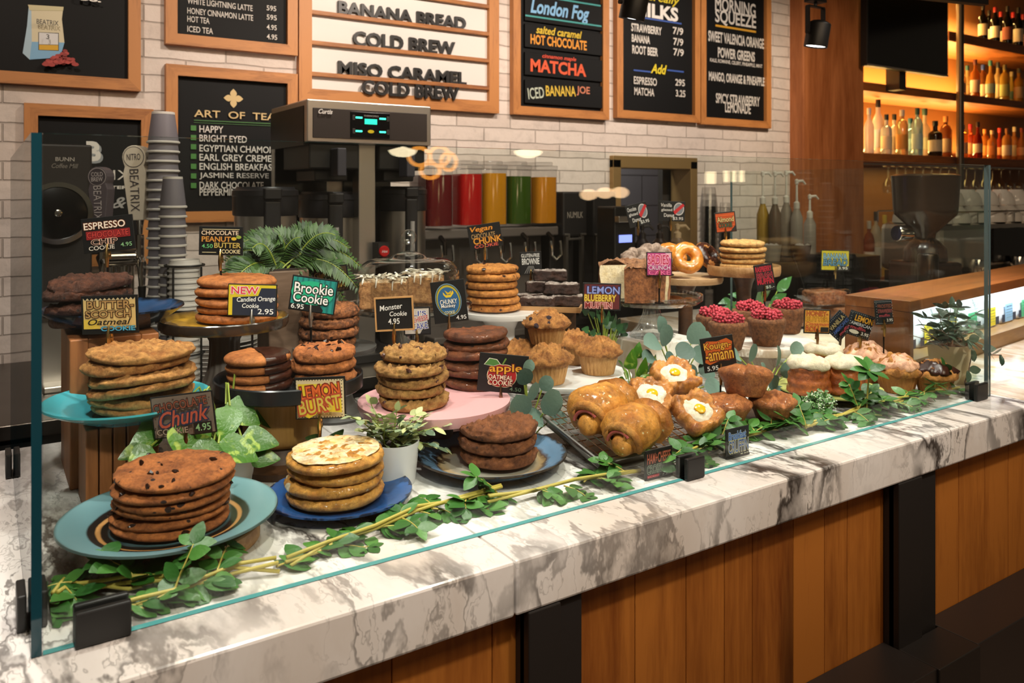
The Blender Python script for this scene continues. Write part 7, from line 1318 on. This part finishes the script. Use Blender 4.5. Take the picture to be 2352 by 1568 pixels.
# espresso machine with cups
Y = 1.0; c = W(2285, 600, Y); k = DY(2285, Y)/F; t = thing('espresso_machine', 'polished steel espresso machine with a cup rail, at the right edge', 'coffee machine', (c.x+.12, Y+.02, ZC+.0005), -.06); zt = W(2285, 512, Y).z - ZC; hw = .52
m = MB(); m.prism([(-hw, .0), (hw, .0), (hw, .32), (-hw, .32)], zt*.30, zt, 0); m.build('body', STEEL, t, bev=.03)
m = MB(); m.bx((-hw-.004, -.10, 0), (hw, .32, zt*.14)); m.build('drip_tray', STEELD, t, bev=.006); m = MB(); m.bx((-hw+.03, .12, zt*.14), (hw-.03, .31, zt*.30)); m.build('splash_back', GUN, t)
m = MB(); m.bx((hw*-.2, -.012, zt*.42), (hw*.95, -.001, zt*.92)); m.build('front_panel', BLACKG, t, bev=.006)
for xx in (-.3, .05): m = MB(); m.lathe([(0, 0), (.04, 0), (.042, .03), (.03, .07), (0, .07)], 24, 0, T(xx, -.05, zt*.30-.0)); m.tube([(xx, -.06, zt*.28), (xx, -.2, zt*.26)], .012, 10); m.build('group_head', CHROME, t)
m = MB(); 
for xx in (-hw+.02, -.2, .12, hw-.02):
    for yy in (.01, .34): m.tube([(xx, yy, zt), (xx, yy, zt+.055)], .004, 6)
for yy in (.01, .34): m.tube([(-hw+.02, yy, zt+.055), (hw-.02, yy, zt+.055)], .004, 6)
m.build('cup_rail', CHROME, t)
f = None; CG = 'white cups upside down on the espresso machine'; n = 0
for row, (yy, zz) in enumerate(((.075, 0), (.225, 0), (.15, .0825))):
    for i in range(7 if row in (0, 1) else 6):
        xx = -hw+.09 + i*.15 + (.075 if row == 2 else 0); v = Matrix.Rotation(-.06, 4, 'Z') @ Vector((xx, yy, 0)); n += 1; rowl = ('front row', 'second row', 'upper layer')[row]; lab = f'white cup upside down, {ON[i]} from the left in the {rowl} on the espresso machine'; L0 = (t.location.x+v.x, t.location.y+v.y, ZC+.001+zt+zz)
        if f is None:
            f = thing('coffee_cup', lab, 'cup', L0, 0, CG); m = MB(); m.lathe([(.070, 0), (.071, .004), (.067, .033), (.054, .062), (.036, .075), (.034, .081), (.029, .081), (.029, .077), (0, .077)], 28); m.build('bowl', PORC, f); m = MB(); m.tube([(.064, 0, .016), (.090, 0, .016), (.097, 0, .034), (.085, 0, .052), (.056, 0, .057)], .006, 8); m.build('handle', PORC, f)
        else: dup(f, L0, i*.9, lab)
# point of sale tablet
Y = 1.15; c = W(1920, 610, Y); t = thing('tablet_stand', 'black tilted tablet register behind the banana bread', 'tablet', (c.x, Y, ZC+.0005), -.55); m = MB(); w2, hh = S(75, 1920, Y), W(1920, 588, Y).z-ZC
m.add([(-w2, -.06, .03), (w2, -.06, .03), (w2, .12, hh), (-w2, .12, hh), (-w2, -.05, .02), (w2, -.05, .02), (w2, .135, hh-.012), (-w2, .135, hh-.012)], [(0, 1, 2, 3), (7, 6, 5, 4), (0, 4, 5, 1), (1, 5, 6, 2), (2, 6, 7, 3), (3, 7, 4, 0)], 0, False); m.build('screen', flat('#0e0e10', .12), t, bev=.004); m = MB(); m.bx((-.06, .0, 0), (.06, .1, .03)); m.bx((-.02, .05, .03), (.02, .08, hh*.6)); m.build('base', BLACK, t, bev=.004)
# lamps on the ceiling track
RAILZ = 2.22
def track_head(px, py, wpx, Y, label, lean):
    c = W(px, py, Y); r = S(wpx, px, Y)/2; hh = r*2.25; t = thing('track_light', label, 'spotlight', (c.x, Y, c.z)); Q = R(lean, 'X') @ R(4, 'Y')
    m = MB(); m.lathe([(r*.86, .004), (r, 0), (r, hh*.9), (r*.96, hh*.93), (r*.6, hh*1.02), (r*.2, hh*1.06), (0, hh*1.06)], 40); o = m.build('housing', BLACK, t); o.matrix_local = Q
    m = MB(); m.lathe([(r*.87, .005), (0, .005)], 36); o = m.build('lamp_face', glow('lamp_face', (1, .97, .95), 9), t); o.matrix_local = Q
    for s in (-1, 1):
        m = MB(); m.bx((s*r*1.08-.003, -.008, hh*.55), (s*r*1.08+.003, .008, hh*1.55)); m.build('yoke_arm', BLACK, t); m = MB(); m.lathe([(0, 0), (r*.18, 0), (r*.18, r*.2), (0, r*.2)], 14, 0, T(s*r*1.0, 0, hh*.55) @ R(90*s, 'Y')); m.build('knob', BLACK, t)
    m = MB(); m.bx((-r*1.11, -.008, hh*1.55), (r*1.11, .008, hh*1.6)); m.build('yoke_bridge', BLACK, t)
    m = MB(); m.lathe([(0, hh*1.6), (.006, hh*1.6), (.006, hh*1.75), (0, hh*1.75)], 12); m.bx((-r*.9, -.02, hh*1.75), (r*.9, .02, RAILZ - c.z - .012)); m.build('driver_box', BLACK, t)
    spot((c.x, Y - .01, c.z - .012), (c.x + .02, Y - .25, 1.0), 22, 75, NEUT, .8, .03)
track_head(1873, 108, 52, .78, 'black track spotlight in front of the timber column', 8)
track_head(1450, 45, 60, .95, 'black track spotlight in front of the flavoured milk board', 14)
t = thing('light_track', 'black ceiling track carrying the spotlights', 'light track', (2.0, .85, RAILZ-.01)); m = MB()
a, b_ = W(1873, 0, .78), W(1450, 0, .95); d = Vector((b_.x-a.x, b_.y-a.y, 0)).normalized(); p0_ = Vector((a.x, a.y, 0)) - d*.8 - Vector((2.0, .85, 0)); p1_ = Vector((b_.x, b_.y, 0)) + d*1.2 - Vector((2.0, .85, 0)); n_ = Vector((-d.y, d.x, 0))*.016
m.add([tuple(p0_+n_), tuple(p0_-n_), tuple(p1_-n_), tuple(p1_+n_)] + [tuple(v + Vector((0, 0, .03))) for v in (p0_+n_, p0_-n_, p1_-n_, p1_+n_)], [(3, 2, 1, 0), (4, 5, 6, 7), (0, 1, 5, 4), (1, 2, 6, 5), (2, 3, 7, 6), (3, 0, 4, 7)], 0, False); m.build('rail', BLACK, t)
for q in (p0_*.7+p1_*.3, p0_*.2+p1_*.8): m = MB(); m.tube([(q.x, q.y, .03), (q.x, q.y, 3.4-RAILZ+.008)], .006, 8); m.build('rod', BLACK, t)

# ---------------------------------------------------------------- dining side lamps (seen mirrored in the front glass)
def hung(name, label, px, py, Yv, fn, col, st, group=None):
    c = W(px, py, Yv); t = thing(name, label, 'lamp', (c.x, -Yv, c.z), 0, group); k = DY(px, Yv)/F; fn(t, k, glow('lamp_glow', col, st)); m = MB(); m.tube([(0, 0, .03), (0, 0, 3.4-c.z+.006)], .004, 6); m.build('rod', BLACK, t)
def globe(t, k, g):
    m = MB(); m.lathe([(20*k*cos(q), 13*k*sin(q)) for q in [radians(v) for v in range(-90, 91, 15)]], 24); m.build('globe', g, t)
for i, (px, py) in enumerate(((1352, 447), (1389, 443), (1424, 442))): hung('globe_lamp', f'oval glowing lamp hung on the dining side, {ON[i]} from the left in its glass reflection', px, py, 3.0, globe, (1, .62, .34), 9, 'oval lamps mirrored in the glass')
def dome_(t, k, g):
    m = MB(); m.lathe([(32*k*cos(q), 16*k*sin(q)) for q in [radians(v) for v in range(-90, 1, 15)]] + [(0, .02)], 28); m.build('shade', g, t)
for i, (px, py) in enumerate(((925, 345), (1213, 347))): hung('pendant_lamp', f'round pendant lamp of the dining side, {ON[i]} of two mirrored along the glass top', px, py, 2.6, dome_, (1, .80, .50), 11, 'pendant lamps mirrored in the glass')
def ring_(t, k, g):
    for cx_, cz_, rx, rz in ((-28, 12, 26, 20), (24, 14, 25, 22), (0, -20, 24, 17), (48, 2, 20, 20)):
        m = MB(); m.tube([(cx_*k + rx*k*cos(q*pi/12), 0, cz_*k + rz*k*sin(q*pi/12)) for q in range(25)], 4.5*k, 8); m.build('ring', g, t)
hung('ring_lamp', 'amber lamp of joined rings hung on the dining side', 988, 372, 2.8, ring_, (1, .36, .05), 8)
def bar_(t, k, g):
    m = MB(); m.bx((-13*k, -.01, -14*k), (13*k, .01, 14*k)); m.build('panel', g, t)
hung('panel_lamp', 'square glowing lamp of the dining side, left of the slim ones', 1632, 408, 3.2, bar_, (1, .78, .45), 9)
def slim_(t, k, g):
    m = MB(); m.bx((-5*k, -.01, -13*k), (5*k, .01, 13*k)); m.build('tube', g, t)
for i, px in enumerate((1668, 1685, 1703)): hung('slim_lamp', f'slim glowing lamp of the dining side, {ON[i]} from the left', px, 405, 3.2, slim_, (1, .78, .45), 9, 'slim lamps mirrored in the glass')
